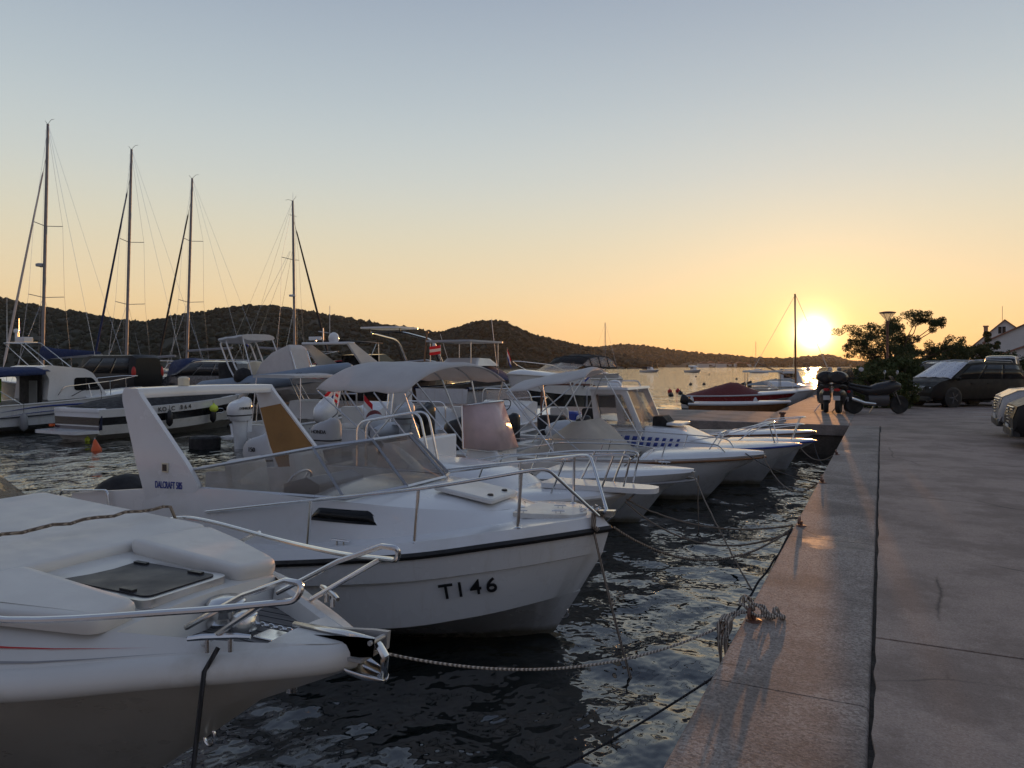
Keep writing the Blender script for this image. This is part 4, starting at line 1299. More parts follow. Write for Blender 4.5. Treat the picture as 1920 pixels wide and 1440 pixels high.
def console_boat():
    bx, yc = -2.45, 11.05
    t = thing('console_boat', 'white open boat with reddish console screen under the largest white bimini', 'boat', (bx, yc, 0))
    cv, b = std_curves(6.5, 2.25, .62, .84, .95)
    h, S_ = hull_mesh(cv); h.build('hull', M['gelhull'], t, sharp=30)
    rubrail(t, S_, M['grey'], .02, dz=-.12)
    foredeck(t, S_, -2.2, M['gel'], lip=.04, crown=.06)
    cockpit(t, S_, -6.4, -2.18, M['gel_old'])
    for s in (-1, 1):
        P = [(-3.6, s * 1.07, .86), (-2.6, s * 1.0, 1.06), (-1.2, s * .70, 1.12), (-.75, s * .50, 1.10), (-.95, s * .46, .92)]
        o = rail(t, P, .0125, fr=.06)
        for (x, y) in ((-2.7, .98), (-1.75, .84)):
            MB().tube([(x - .12, s * (y - .05), .78), (x, s * y, 1.07)], .011, 7).build('rail_post', M['steel'], o)
    cleat(t, -.45, -.1, .93, .2, .8); cleat(t, -.62, .18, .93, .4, .8)
    # console with a raked reddish acrylic screen in a bright frame
    MB().loft([[(-3.75, -.36, .30), (-3.05, -.36, .30), (-3.05, .36, .30), (-3.75, .36, .30)], [(-3.70, -.36, 1.02), (-3.12, -.36, 1.02), (-3.12, .36, 1.02), (-3.70, .36, 1.02)],
               [(-3.66, -.34, 1.16), (-3.22, -.34, 1.10), (-3.22, .34, 1.10), (-3.66, .34, 1.16)]], True, True).build('console', M['gel'], t, bevel=.03)
    # screen wraps round the front of the console
    B_ = [(-3.72, -.42, 1.04), (-3.26, -.42, 1.02), (-3.06, -.30, 1.02), (-3.06, .30, 1.02), (-3.26, .42, 1.02), (-3.72, .42, 1.04)]
    T_ = [(-3.78, -.36, 1.74), (-3.50, -.36, 1.78), (-3.34, -.26, 1.80), (-3.34, .26, 1.80), (-3.50, .36, 1.78), (-3.78, .36, 1.74)]
    sc_ = MB().grid([B_, T_], False).build('console_screen', M['pinkscreen'], t, solid=.008)
    MB().tube([B_[0], T_[0]] + T_[1:5] + [T_[5], B_[5]], .018, 7).tube(B_, .012, 5).build('screen_frame', M['steel'], sc_)
    seat(t, -4.35, -.02, .30, .7)
    wheel(t, (-3.85, 0, 1.15))
    # bimini, slightly askew as it is rigged
    o = np.array((bx, yc, 0))
    C = [np.array(q) - o for q in ((-8.70, 9.95, 2.00), (-6.80, 9.90, 1.98), (-6.10, 12.0, 2.13), (-8.2, 12.15, 2.15))]
    bimini(t, C, .40, (0.02, .34, .66, .98), M['canvas'],
           [((-4.6, -1.0, .80), (-4.4, 1.02, .80)), ((-4.6, -1.0, .80), (-4.4, 1.02, .80)), ((-4.0, -1.02, .80), (-4.1, 1.04, .80)), ((-4.0, -1.02, .80), (-4.1, 1.04, .80))], sag=.05)
    for a, b_ in (((-4.35, -1.05, 2.0), (-3.2, -.98, .85)), ((-4.3, -1.05, 1.98), (-5.5, -1.05, .78)), ((-3.7, 1.0, 2.1), (-2.7, .95, .9))): MB().tube([a, b_], .012, 6).build('bimini_strut', M['alu'], t)
    outboard(t, -6.62, -.1, .82, 1.12, M['greyhyp'], .0, word='HONDA')
    return t
console_boat()

def tent_boat():
    bx, yc = -1.82, 13.65
    t = thing('covered_boat', 'white open boat with a beige tent cover amidships and smaller white bimini', 'boat', (bx, yc, 0))
    cv, b = std_curves(6.0, 2.2, .66, .86, 1.1)
    h, S_ = hull_mesh(cv); h.build('hull', M['gelhull'], t, sharp=30)
    rubrail(t, S_, M['wood'], .022, dz=-.05)
    foredeck(t, S_, -2.0, M['gel'], lip=.045)
    cockpit(t, S_, -5.9, -1.98, M['gel_old'])
    for s in (-1, 1):
        P = [(-5.0, s * 1.08, .72), (-4.8, s * 1.08, 1.02), (-2.6, s * 1.0, 1.08), (-1.0, s * .62, 1.06), (-.72, s * .50, 1.03), (-.62, s * .42, .90)]
        o = rail(t, P, .0115, fr=.08)
        for (x, y) in ((-3.6, 1.06), (-2.5, .99), (-1.55, .80)):
            MB().tube([(x - .10, s * (y - .03), .76), (x, s * y, 1.07)], .010, 7).build('rail_post', M['steel'], o)
    rail(t, [(-.9, -.36, .93), (-.72, -.30, 1.22), (-.72, .30, 1.22), (-.9, .36, .93)], .011, name='bow_pulpit', fr=.10)
    # canvas tent over the console
    G = []
    for x, hgt, w in ((-4.55, .0, 1.0), (-4.15, .16, .98), (-3.75, .42, .86), (-3.45, .62, .66), (-3.2, .66, .58), (-2.95, .50, .62), (-2.6, .12, .80), (-2.45, .0, .88)):
        row = []
        for a in np.linspace(-1, 1, 17):
            k = max(0.0, 1 - abs(a) ** 1.15)
            row.append((x + .04 * math.sin(a * 5), a * 1.0, .70 + hgt * min(1.0, k * (1.9 - .5 * w)) + .012 * math.sin(9 * a + 4 * x)))
        G.append(row)
    MB().grid(G).build('tent_cover', M['beige_canvas'], t, sharp=50)
    C = [np.array(q) - np.array((bx, yc, 0)) for q in ((-6.40, 12.6, 1.90), (-4.78, 12.6, 2.20), (-5.10, 14.6, 2.28), (-6.65, 14.6, 1.98))]
    bimini(t, C, .16, (.02, .48, .98), M['canvas'], [((-3.6, -1.02, .86), (-3.7, 1.02, .86)), ((-3.6, -1.02, .86), (-3.7, 1.02, .86)), ((-3.9, -1.02, .86), (-4.0, 1.02, .86))], sag=.04)
    for a, b_ in (((-4.55, -1.04, 1.92), (-3.1, -1.0, .86)), ((-3.05, -1.04, 2.16), (-4.7, -1.06, .84)), ((-3.3, .95, 2.2), (-2.5, .9, .9))): MB().tube([a, b_], .012, 6).build('bimini_strut', M['alu'], t)
    outboard(t, -6.05, 0, .78, 1.0, M['black'])
    return t
tent_boat()

def pilothouse_boat():
    bx, yc = -1.42, 15.75
    t = thing('pilothouse_boat', 'white pilothouse boat with blue checkered panel and tall cabin window lit from behind', 'boat', (bx, yc, 0))
    cv, b = std_curves(6.2, 2.2, .62, .84, .85, full=.5)
    h, S_ = hull_mesh(cv); h.build('hull', M['gelhull'], t, sharp=30)
    rubrail(t, S_, M['bluep'], .022)
    foredeck(t, S_, -1.6, M['gel'], lip=.03, crown=.05)
    cockpit(t, S_, -6.1, -1.58, M['gel_old'])
    # low cuddy in front of the house
    G = []
    for x, q in ((-4.15, .48), (-3.4, .46), (-2.7, .40), (-2.35, .38), (-1.9, .16), (-1.5, .02)):
        p = at_sheer(S_, min(x, -.2)); w = min(.86, p[1] - .12)
        G.append([(x, w * math.copysign(abs(a) ** .7, a), p[2] + .03 + q * (1 - abs(a) ** 5)) for a in np.linspace(-1, 1, 17)])
    MB().grid(G).build('cuddy', M['gel'], t)
    # checkered panel on both cuddy sides
    for s in (-1, 1):
        k = 0
        for r_ in range(2):
            for i in range(11):
                f = i / 11; x0 = -4.02 + 1.85 * (f ** .85); wdt = .13 * (1 - .62 * f); hh = .105 * (1 - .45 * f)
                z0 = .73 + r_ * (hh + .03) + .05 * f
                lo = .86 + .006
                xs_ = (x0, x0 + wdt, x0 + wdt + .03, x0 + .03) if r_ == 0 else (x0 + .03, x0 + wdt + .03, x0 + wdt + .06, x0 + .06)
                yy = [min(.86, at_sheer(S_, x)[1] - .12) + .012 for x in xs_]
                MB().add([(xs_[0], s * yy[0], z0), (xs_[1], s * yy[1], z0), (xs_[2], s * yy[2], z0 + hh), (xs_[3], s * yy[3], z0 + hh)], [(0, 1, 2, 3)], False).build('checker', M['bluep'], t, solid=.006)
    # house: four corner pillars, roof and glazing left open to the light
    hb = MB(); x0, x1 = -4.15, -3.05
    def wall(poly, hole, y0, y1):
        # side wall with a window opening: ring of quads between outline and hole, both faces
        n = len(poly)
        for y in (y0, y1):
            hb.add([(p[0], y, p[1]) for p in poly] + [(p[0], y, p[1]) for p in hole], [(i, (i+1) % n, n + (i+1) % n, n + i) for i in range(n)], False)
        hb.add([(p[0], y0, p[1]) for p in hole] + [(p[0], y1, p[1]) for p in hole], [(i, (i+1) % n, n + (i+1) % n, n + i) for i in range(n)], False)
        hb.add([(p[0], y0, p[1]) for p in poly] + [(p[0], y1, p[1]) for p in poly], [(i, (i+1) % n, n + (i+1) % n, n + i) for i in range(n)], False)
    poly = [(-4.04, 1.05), (-2.98, 1.05), (-3.34, 1.90), (-4.14, 1.90)]
    hole = [(-3.86, 1.13), (-3.14, 1.13), (-3.44, 1.81), (-4.04, 1.81)]
    for y0, y1 in ((-.80, -.76), (.76, .80)): wall(poly, hole, y0, y1)
    hb.loft([[(-4.22, -.84, 1.90), (-3.30, -.84, 1.90), (-3.30, .84, 1.90), (-4.22, .84, 1.90)], [(-4.20, -.82, 1.95), (-3.32, -.82, 1.95), (-3.32, .82, 1.95), (-4.20, .82, 1.95)]], True, True, smooth=False)
    hs = hb.build('pilothouse', M['gel'], t, bevel=.012)
    for y in (-.775, .775):
        MB().add([(p[0], y, p[1]) for p in hole], [(0, 1, 2, 3)], False).build('side_window', M['wclear'], hs, solid=.006)
        fr = MB().tube([(p[0], y + .03 * (-1 if y < 0 else 1), p[1]) for p in fillet([hole[0], hole[1], hole[2], hole[3]], .06, 4, True)], .014, 5, True)
        fr.build('window_frame', M['alu'], hs)
    MB().add([(-2.99, -.76, 1.06), (-2.99, .76, 1.06), (-3.34, .76, 1.88), (-3.34, -.76, 1.88)], [(0, 1, 2, 3)], False).build('front_window', M['wclear'], hs, solid=.006)
    MB().tube([(-3.0, -.78, 1.05), (-3.36, -.78, 1.90)], .022, 6).tube([(-3.0, .78, 1.05), (-3.36, .78, 1.90)], .022, 6).tube([(-3.2, 0, 1.05), (-3.36, 0, 1.90)], .018, 6).build('front_pillar', M['steel'], hs)
    rail(t, [(-4.15, -.7, 1.94), (-4.10, -.7, 2.06), (-3.55, -.7, 2.06), (-3.48, -.7, 1.94)], .014, name='roof_rail', fr=.05)
    rail(t, [(-4.15, .7, 1.94), (-4.10, .7, 2.06), (-3.55, .7, 2.06), (-3.48, .7, 1.94)], .014, name='roof_rail', fr=.05)
    flag(t, (-4.25, -.5, 2.32), (M['flagr'], M['flagw'], M['flagb']), .14, .16, -2.6, .6, .40)
    MB().lathe([(.16, 0), (.17, .05), (.10, .12), (.02, .14)], (-3.9, .1, 1.95), 14).build('roof_vent', M['gel'], t)
    # sliding hatch with dark canvas on the cuddy and long low coaming
    MB().rbox((-2.45, 0, 1.16), (.34, .8, .05), .06, 4).build('cuddy_hatch', M['gel'], t)
    MB().prism([(-2.95, 1.10), (-2.55, 1.15), (-2.72, 1.34), (-2.93, 1.33)], 'y', -.25, .25).build('hatch_cover', M['black_canvas'], t, bevel=.02)
    rail(t, [(-2.3, -.70, .84), (-1.4, -.80, 1.02), (-.6, -.36, 1.26), (-.5, 0, 1.27), (-.6, .36, 1.26), (-1.4, .80, 1.02), (-2.3, .70, .84)], .012, fr=.15,
         posts=(((-.48, -.25, .88), (-.58, -.32, 1.25)), ((-.48, .25, .88), (-.58, .32, 1.25))))
    for i, s_ in enumerate('548'):
        x = -1.28 + .115 * i
        p = at_sheer(S_, x); q = at_sheer(S_, x + .1)
        text(s_, .13, M['blackp'], t, frame((x, -(p[1] * .985 + .02), p[2] - .16), (.1, -(q[1] - p[1]), .005), (0, .10, 1)), 'lettering', .004, bold=.003)
    outboard(t, -6.25, 0, .75, 1.0, M['black'])
    return t
pilothouse_boat()

def small_boat(bx, yc, L, B, zs, zb, label, pulpit=True, mat='gel', trim='bluep', covered=None, name='small_boat', rake=.7):
    t = thing(name, label, 'boat', (bx, yc, 0))
    cv, b = std_curves(L, B, zs, zb, rake)
    h, S_ = hull_mesh(cv, 36); h.build('hull', M['gelhull' if mat == 'gel' else mat], t, sharp=30)
    rubrail(t, S_, M[trim], .022)
    foredeck(t, S_, -L * .36, M['gel'], lip=.03)
    cockpit(t, S_, -L + .08, -L * .36 + .02, M['gel_old'])
    MB().box(-L * .62, -L * .55, -B * .36, B * .36, .45, .50).build('thwart', M['wood'], t)
    if pulpit:
        w = B * .33
        rail(t, [(-1.55, -w - .1, zb), (-1.25, -w - .05, zb + .24), (-.35, -.22, zb + .36), (-.22, 0, zb + .36), (-.35, .22, zb + .36), (-1.25, w + .05, zb + .24), (-1.55, w + .1, zb)], .012, fr=.10,
             posts=(((-.5, -.2, zb + .02), (-.38, -.22, zb + .35)), ((-.5, .2, zb + .02), (-.38, .22, zb + .35))))
    outboard(t, -L - .12, 0, zs + .16, .8, M['black'])
    return t
small_boat(-1.30, 17.75, 5.2, 1.95, .55, .74, 'low white boat with chrome pulpit and blue trim, bow between pilothouse boat and pier')
small_boat(-1.45, 19.9, 5.6, 1.8, .58, .76, 'narrow white boat with dark trim moored closest to the pier wall', True, 'gel', 'wood')

# ================================================================== boats lying at the near side of the pier, sterns towards us (bow = +Y)
UP = R(90)
def at_pier(name, label, x, ystern, L, rz=0.0):
    return thing(name, label, 'boat', (x, ystern + L, 0), UP + rz)

# white fishing cruiser at the frame's left edge
def fishing_cruiser():
    L = 8.2
    t = at_pier('fishing_cruiser', 'white fishing cruiser with navy awning, wave stripes and framed roof rack at far left', -28.7, 13.6, L)
    cv, b = std_curves(L, 2.9, .98, 1.45, 1.3, full=.45, zc=(.25, .8))
    h, S_ = hull_mesh(cv); h.build('hull', M['gelhull'], t, sharp=30)
    rubrail(t, S_, M['blackp'], .025, dz=-.42)
    rubrail(t, S_, M['gel_old'], .03, name='gunwale')
    foredeck(t, S_, -3.3, M['gel'], lip=.05)
    cockpit(t, S_, -L + .1, -3.28, M['gel_old'], sole=.5)
    # house with side windows and raked front
    hw = 1.02
    body = [(-4.75, 1.1), (-2.35, 1.22), (-2.95, 2.12), (-3.3, 2.30), (-4.6, 2.42), (-4.95, 2.36), (-4.65, 1.9)]
    hs = MB().prism(fillet(body, .09, 3, True), 'y', -hw, hw).build('deckhouse', M['gel'], t, bevel=.05)
    for s in (-1, 1):
        wp = fillet([(-3.72, 1.46), (-2.62, 1.46), (-2.98, 1.95), (-3.72, 1.95)], .13, 5, True)
        MB().prism(wp, 'y', *sorted((s * (hw + .004), s * (hw + .014)))).build('side_window', M['dkglass'], hs)
        MB().prism([(-3.24, 1.45), (-3.19, 1.45), (-3.24, 1.96), (-3.28, 1.96)], 'y', *sorted((s * (hw + .014), s * (hw + .022)))).build('window_bar', M['blackp'], hs)
        # wave stripes along the topsides
        for k, (za, zb_, am) in enumerate(((-.10, .06, .07), (-.27, .03, .05))):
            A, B2 = [], []
            for x in np.linspace(-6.6, -.9, 50):
                p = at_sheer(S_, x); f = (x + 6.6) / 5.7
                wv = am * math.sin(f * 7.0) + (.22 * f * f if k == 0 else .10 * f)
                th = zb_ * math.sin(math.pi * f) ** .7
                A.append((x, s * (p[1] * .995 + .006), p[2] + za - .12 + wv)); B2.append((x, s * (p[1] * .997 + .008), p[2] + za - .12 + wv + th))
            MB().grid([A, B2]).build('wave_stripe', M['bluep'], t, solid=.004)
    # script on the bow flank (strokes only, it cannot be read)
    sc = []
    for i, x in enumerate(np.linspace(-2.95, -1.75, 70)):
        p = at_sheer(S_, x); q = i / 69
        sc.append((x + .04 * math.sin(q * 60), -(p[1] + .022), p[2] - .16 + .06 * math.sin(q * 62) * (1 - .4 * q) + .03))
    MB().tube(sc, .008, 4).build('name_script', M['bluep'], t)
    # awning on a frame over the cockpit
    G = []
    for x in np.linspace(-7.9, -4.72, 14):
        G.append([(x, 1.18 * a, 2.36 - .16 * abs(a) ** 3 - .035 * (x + 4.7) ** 2 * .35) for a in np.linspace(-1, 1, 15)])
    MB().grid(G).build('awning', M['blue_canvas'], t, solid=.012)
    va = MB()
    for s in (-1, 1):
        va.grid([[(x, s * 1.185, 2.20 - .035 * (x + 4.7) ** 2 * .35) for x in np.linspace(-7.9, -4.9, 12)], [(x, s * 1.20, 1.98 - .035 * (x + 4.7) ** 2 * .3 + .10 * (x + 7.9) / 3) for x in np.linspace(-7.9, -4.9, 12)]])
    va.grid([[(-7.9, y, 2.12) for y in np.linspace(-1.18, 1.18, 8)], [(-7.95, y, .98) for y in np.linspace(-1.2, 1.2, 8)]])
    va.grid([[(-7.9, -1.19, 1.9), (-7.3, -1.19, 1.93)], [(-7.95, -1.2, .9), (-7.55, -1.2, .9)]])
    va.build('awning_curtain', M['blue_canvas'], t, solid=.01)
    fr = MB()
    for s in (-1, 1):
        fr.tube([(-7.2, s * 1.16, 1.98), (-5.7, s * 1.16, 1.0)], .015, 6)
    fr.build('awning_frame', M['steel'], t)
    MB().grid([[(-6.2, -.75, 1.95 - .1 * q) for q in range(2)] + [(-6.2, -.72, 1.1)], [(-6.0, -.2, 1.95), (-6.0, -.2, 1.5), (-6.0, -.2, 1.1)]]).build('lime_towel', M['lime'], t, solid=.02)
    MB().box(-4.80, -4.765, -.75, .6, .55, 2.1).build('cabin_doorway', M['dark'], t)
    MB().box(-4.86, -4.82, -.55, -.1, .95, 1.85).build('cabin_door', M['grey_canvas'], t)
    # rack on the roof carrying a white lamp box
    rk = MB()
    for s in (-1, 1):
        rk.tube([(-4.3, s * .75, 2.36), (-5.35, s * .62, 3.25)], .016, 6).tube([(-3.6, s * .8, 2.28), (-4.75, s * .62, 3.25)], .016, 6)
        rk.tube([(-5.35, s * .62, 3.25), (-4.75, s * .62, 3.25)], .016, 6)
    rk.tube([(-5.35, -.62, 3.25), (-5.35, .62, 3.25)], .016, 6).tube([(-4.75, -.62, 3.25), (-4.75, .62, 3.25)], .016, 6)
    rk.box(-5.3, -4.8, -.55, .55, 3.26, 3.29)
    ro = rk.build('roof_rack', M['steel'], t)
    MB().box(-5.2, -4.85, -.35, .2, 3.29, 3.47).build('radar_box', M['gel'], ro, bevel=.02)
    MB().lathe([(.05, 0), (.05, .34), (.09, .36), (.09, .48), (.02, .5)], (-5.05, .35, 3.29), 10).build('anchor_light', M['gel'], ro)
    MB().lathe([(.02, 0), (.012, .9), (.006, 1.7)], (-5.3, .5, 3.29), 6).build('whip_antenna', M['gel'], ro)
    fl = flag(ro, (-4.9, .45, 4.15), (M['flagr'], M['flagw'], M['flagb']), .62, .36, 1.0, .35, .9)
    rail(t, [(-4.4, -1.12, 1.30), (-4.2, -1.16, 1.62), (-2.3, -1.2, 1.80), (-.6, -.5, 1.98), (-.3, 0, 1.98), (-.6, .5, 1.98), (-2.3, 1.2, 1.80), (-4.2, 1.16, 1.62), (-4.4, 1.12, 1.30)], .014, fr=.12,
         posts=[((x, s * (at_sheer(S_, x)[1] - .08), at_sheer(S_, x)[2]), (x - .05, s * y, z)) for x, y, z in ((-3.2, 1.18, 1.72), (-2.3, 1.19, 1.80), (-1.4, .9, 1.89)) for s in (-1, 1)])
    fender(t, (-5.9, -1.56, 1.15), .08, .72, .13, M['grey'])
    fender(t, (-2.9, -1.45, 1.35), .35, .85, .12, M['blackp'])
    MB().tube([(-3.9, -1.15, 1.25), (-3.6, -1.3, 1.45), (-2.95, -1.42, 1.62), (-2.9, -1.45, 1.35)], .016, 5).build('fender_rope', M['rope_dark'], t)
    return t
fishing_cruiser()

# black and white bowrider with a black cover
def bowrider():
    L = 7.4
    t = at_pier('bowrider', 'black and white sports boat lettered KO-C 864 with black cover and swim platform', -23.3, 15.3, L)
    cv, b = std_curves(L, 2.5, 1.0, 1.42, 1.3, full=.42, zc=(.2, .72))
    keel, chine, mid, sheer = cv
    k1 = [(x, y, z - (sheer[i][2] - z) * .25) for i, (x, y, z) in enumerate(mid)]
    h, S_ = hull_mesh([keel, chine, k1]); h.build('hull_bottom', M['gel_old'], t, sharp=30)
    k2 = [(x * .6 + s_[0] * .4, y * .6 + s_[1] * .4 + .006, z * .62 + s_[2] * .38) for (x, y, z), s_ in zip(mid, sheer)]
    h2, S2 = hull_mesh([k1, k2]); h2.build('black_topside', M['blackhull'], t, sharp=30)
    h3, S3 = hull_mesh([k2, sheer]); h3.build('white_sheer_band', M['gel'], t, sharp=30)
    foredeck(t, S3, -1.5, M['gel'], lip=.04)
    cockpit(t, S3, -L + .1, -1.48, M['gel_old'], sole=.35)
    # tonneau cover, peaked over the windscreen
    G = []
    for x, hgt in ((-7.2, .05), (-6.6, .22), (-5.6, .34), (-4.6, .42), (-3.9, .55), (-3.4, .58), (-2.6, .36), (-1.6, .12), (-.9, .03)):
        p = at_sheer(S3, x)
        G.append([(x, (p[1] - .06) * a, p[2] + .02 + hgt * (1 - abs(a) ** 2.2) * (1 + .04 * math.sin(6 * a + x))) for a in np.linspace(-1, 1, 17)])
    MB().grid(G).build('boat_cover', M['black_canvas'], t, sharp=60)
    MB().prism(fillet([(-8.15, -1.05), (-7.35, -1.2), (-7.35, 1.2), (-8.15, 1.05)], .18, 4, True), 'z', .26, .36).build('swim_platform', M['gel'], t, bevel=.03)
    MB().loft([[(-7.42, -1.14, .36), (-7.42, 1.14, .36), (-7.38, 1.14, .56), (-7.38, -1.14, .56)], [(-7.30, -1.14, .36), (-7.30, 1.14, .36), (-7.30, 1.14, .98), (-7.30, -1.14, .98)]][:1] + [[(-7.30, -1.14, .36), (-7.30, 1.14, .36), (-7.30, 1.14, .98), (-7.30, -1.14, .98)]], True, True).build('transom_band', M['navy'], t)
    MB().rbox((-7.28, 0, .92), (.34, 2.3, .12), .1, 4).build('stern_step', M['gel'], t)
    MB().box(-7.55, -7.42, 1.08, 1.2, .42, .50).build('reflector', M['orange'], t)
    # registration on the near flank (starboard side faces right, towards us)
    x0 = -5.28
    for i, s_ in enumerate('KO-C 864'):
        if s_ == ' ': continue
        x = x0 + .175 * i
        p = at_sheer(S3, x); q = at_sheer(S3, x + .1)
        text(s_, .21, M['blackp'], t, frame((x, -(p[1] + .012), p[2] - .13), (.1, -(q[1] - p[1]), (q[2] - p[2])), (0, .06, 1)), 'lettering', .004, bold=.002)
    for x in (-5.0, -3.1):
        p = at_sheer(S3, x); fender(t, (x, -(p[1] + .13), p[2]), .32, .86, .11, M['blackp'])
    p = at_sheer(S3, -2.55)
    MB().tube([(-2.55 + .2 * math.cos(q), -(p[1] * .93 + .02), .72 + .09 * math.sin(q)) for q in np.linspace(0, 6.28, 18, endpoint=False)], .012, 6, True).build('vent_ring', M['steel'], t)
    return t
bw = bowrider()
fb = MB().ball((0, 0, 0), .15, 16, 11).lathe([(.03, .13), (.035, .19), (.015, .2)], (0, 0, 0), 8).build('fender_ball', M['yellow'])
fb.location = (-21.93, 19.6, .84); tag(fb, 'fluorescent yellow ball fender hanging against the black sports boat', 'fender')
fb2 = MB().ball((0, 0, 0), .085, 12, 8).lathe([(.02, .07), (.02, .11)], (0, 0, 0), 6).build('float_ball', M['yellow'])
fb2.location = (-22.6, 15.2, .06); tag(fb2, 'tiny yellow float on the water below the swim platform', 'float')

def evinrude_boat():
    L = 5.4
    t = at_pier('runabout', 'white runabout with a tall outboard lettered EVINRUDE and a folded bimini', -16.7, 16.4, L)
    cv, b = std_curves(L, 2.1, .62, .95, .9)
    h, S_ = hull_mesh(cv); h.build('hull', M['gelhull'], t, sharp=30)
    rubrail(t, S_, M['greyhyp'], .03)
    foredeck(t, S_, -2.2, M['gel']); cockpit(t, S_, -L + .08, -2.18, M['gel_old'])
    for s in (-1, 1): MB().prism(fillet([(-6.0, s * .35), (-5.38, s * .35), (-5.38, s * .98), (-6.0, s * .85)], .1, 4, True), 'z', .24, .31).build('swim_step', M['gel'], t, bevel=.02)
    outboard(t, -5.62, .0, .72, 1.42, M['gel'], .0, M['blackp'], 'EVINRUDE')
    # hard awning with folded bag, on steel legs
    MB().loft([[(x, y * w, 2.10 + .05 * (1 - y * y) * k) for y in np.linspace(-1, 1, 9)] + [(x, y * w, 2.03) for y in np.linspace(1, -1, 9)] for x, w, k in ((-4.6, .85, .6), (-4.2, .95, 1), (-2.9, .95, 1), (-2.7, .8, .5))], True, True).build('awning', M['canvas'], t)
    MB().loft([[(-2.62 + .17 * math.cos(q), y, 2.02 + .15 * math.sin(q) - .12 * abs(y) ** 2) for q in np.linspace(0, 6.28, 12, endpoint=False)] for y in np.linspace(-.95, .95, 12)], True, True).build('folded_bimini', M['canvas'], t)
    for s in (-1, 1):
        fr = MB()
        fr.tube([(-4.4, s * .9, 2.04), (-4.5, s * .98, .66)], .018, 6).tube([(-2.95, s * .92, 2.02), (-2.2, s * .92, .85)], .018, 6).tube([(-2.75, s * .92, 2.0), (-2.0, s * .9, .85)], .018, 6).tube([(-2.5, s * .92, 1.9), (-1.75, s * .86, .88)], .016, 6).tube([(-4.4, s * .9, 2.04), (-2.5, s * .92, 1.98)], .016, 6)
        fr.build('awning_frame', M['steel'], t)
    MB().loft([[(-3.3, -.75, .7), (-2.2, -.7, .8), (-2.2, .7, .8), (-3.3, .75, .7)], [(-3.2, -.7, 1.25), (-2.6, -.6, 1.3), (-2.6, .6, 1.3), (-3.2, .7, 1.25)]], True, True).build('console_cover', M['canvas'], t, bevel=.08)
    flag(t, (-3.3, -.95, 1.95), (M['flagr'], M['flagw'], M['flagr'], M['flagw'], M['flagr']), .5, .5, -1.2, .5, 1.0)
    rail(t, [(-4.9, .4, .70), (-4.85, .4, 1.3), (-4.85, -.4, 1.3), (-4.9, -.4, .70)], .016, name='ski_hoop', fr=.1)
    cc = MB().rbox((-6.35, .95, .0), (.7, .8, .36), .25, 4).build('engine_hood', M['black_canvas'], t)
    return t
evinrude_boat()

def tower_boat():
    L = 5.6
    t = at_pier('console_boat', 'white boat with dark chrome tower over the helm and a white tilted outboard', -13.2, 16.0, L)
    cv, b = std_curves(L, 2.15, .66, 1.0, .9)
    h, S_ = hull_mesh(cv); h.build('hull', M['gelhull'], t, sharp=30)
    rubrail(t, S_, M['grey'], .028)
    foredeck(t, S_, -2.0, M['gel']); cockpit(t, S_, -L + .08, -1.98, M['gel_old'])
    outboard(t, -5.55, .15, .95, 1.3, M['gel'], R(-24), M['blackp'])
    for dx in (0, -.22):
        rail(t, fillet([(-4.6 + dx, -.98, .7), (-4.3 + dx, -.92, 2.02), (-4.3 + dx, .92, 2.02), (-4.6 + dx, .98, .7)], .2, 5), .022, name='tower_hoop', fr=.01, n=8)
    MB().box(-4.55, -4.2, -.8, .8, 2.03, 2.06).build('tower_shelf', M['black'], t)
    MB().prism(fillet([(-3.2, -.62), (-2.9, -.62), (-2.9, .1), (-3.2, .1)], .08, 3, True), 'z', .5, 1.95).build('seat_cover', M['canvas'], t, bevel=.05)
    MB().prism([(-4.0, .6), (-2.9, .6), (-2.9, 1.1), (-3.3, 1.35), (-3.9, 1.1)], 'y', -.1, .75).build('console', M['gel'], t, bevel=.05)
    seat(t, -4.6, .2, .35, .7, M['vinyl'])
    flag(t, (-4.6, 1.0, 1.85), (M['flagr'], M['flagw'], M['flagb']), .34, .40, 2.2, .7, 1.1)
    flag(t, (-4.75, -.2, 1.6), (M['flagr'], M['flagw']), .30, .34, -1.1, .7, .9)
    MB().ball((-5.0, -.75, .95), (.26, .22, .24), 12, 8).build('jerrycan_cover', M['red_canvas'], t)
    MB().ball((-5.2, -.95, .80), (.42, .30, .30), 14, 8).build('tube_roll', M['greyhyp'], t)
    return t
tower_boat()

def rib(t, L, B, r, mat, zt=.55, cone=True, n=60):
    """inflatable collar round a rigid floor"""
    w = B / 2 - r
    P = [(-L, w, zt), (-L * .75, w, zt), (-L * .45, w, zt + .02), (-L * .22, w * .82, zt + .10), (-L * .09, w * .48, zt + .20), (-L * .04, 0, zt + .25)]
    Q = catmull(P, n // 2)
    pts = [tuple(p) for p in Q] + [(p[0], -p[1], p[2]) for p in Q[::-1][1:]]
    m = len(pts); rs = [r * (1 - .25 * math.exp(-((i - m // 2) / 6.0) ** 2)) for i in range(m)]
    if cone:
        pts = [(-L - .45, w, zt)] + pts + [(-L - .45, -w, zt)]; rs = [r * .55] + rs + [r * .55]
    c = MB().tube(pts, rs, 16).build('inflatable_collar', mat, t)
    q = [(p[0] , p[1] + (r + .004) * (1 if i < m // 2 else -1) * 0.96, p[2] - .04) for i, p in enumerate(pts)]
    hb = std_curves(L * .97, B - r * 1.2, .40, .66, .7, zc=(.1, .42))[0]
    h, S_ = hull_mesh(hb[:3]); h.build('hull', M['gel_old'], t)
    MB().grid([[(-L * .98, -w, .38), (-L * .98, w, .38)], [(-L * .5, -w, .38), (-L * .5, w, .38)], [(-L * .2, -w * .6, .5), (-L * .2, w * .6, .5)]], False).build('deck', M['gel_old'], t)
    return c
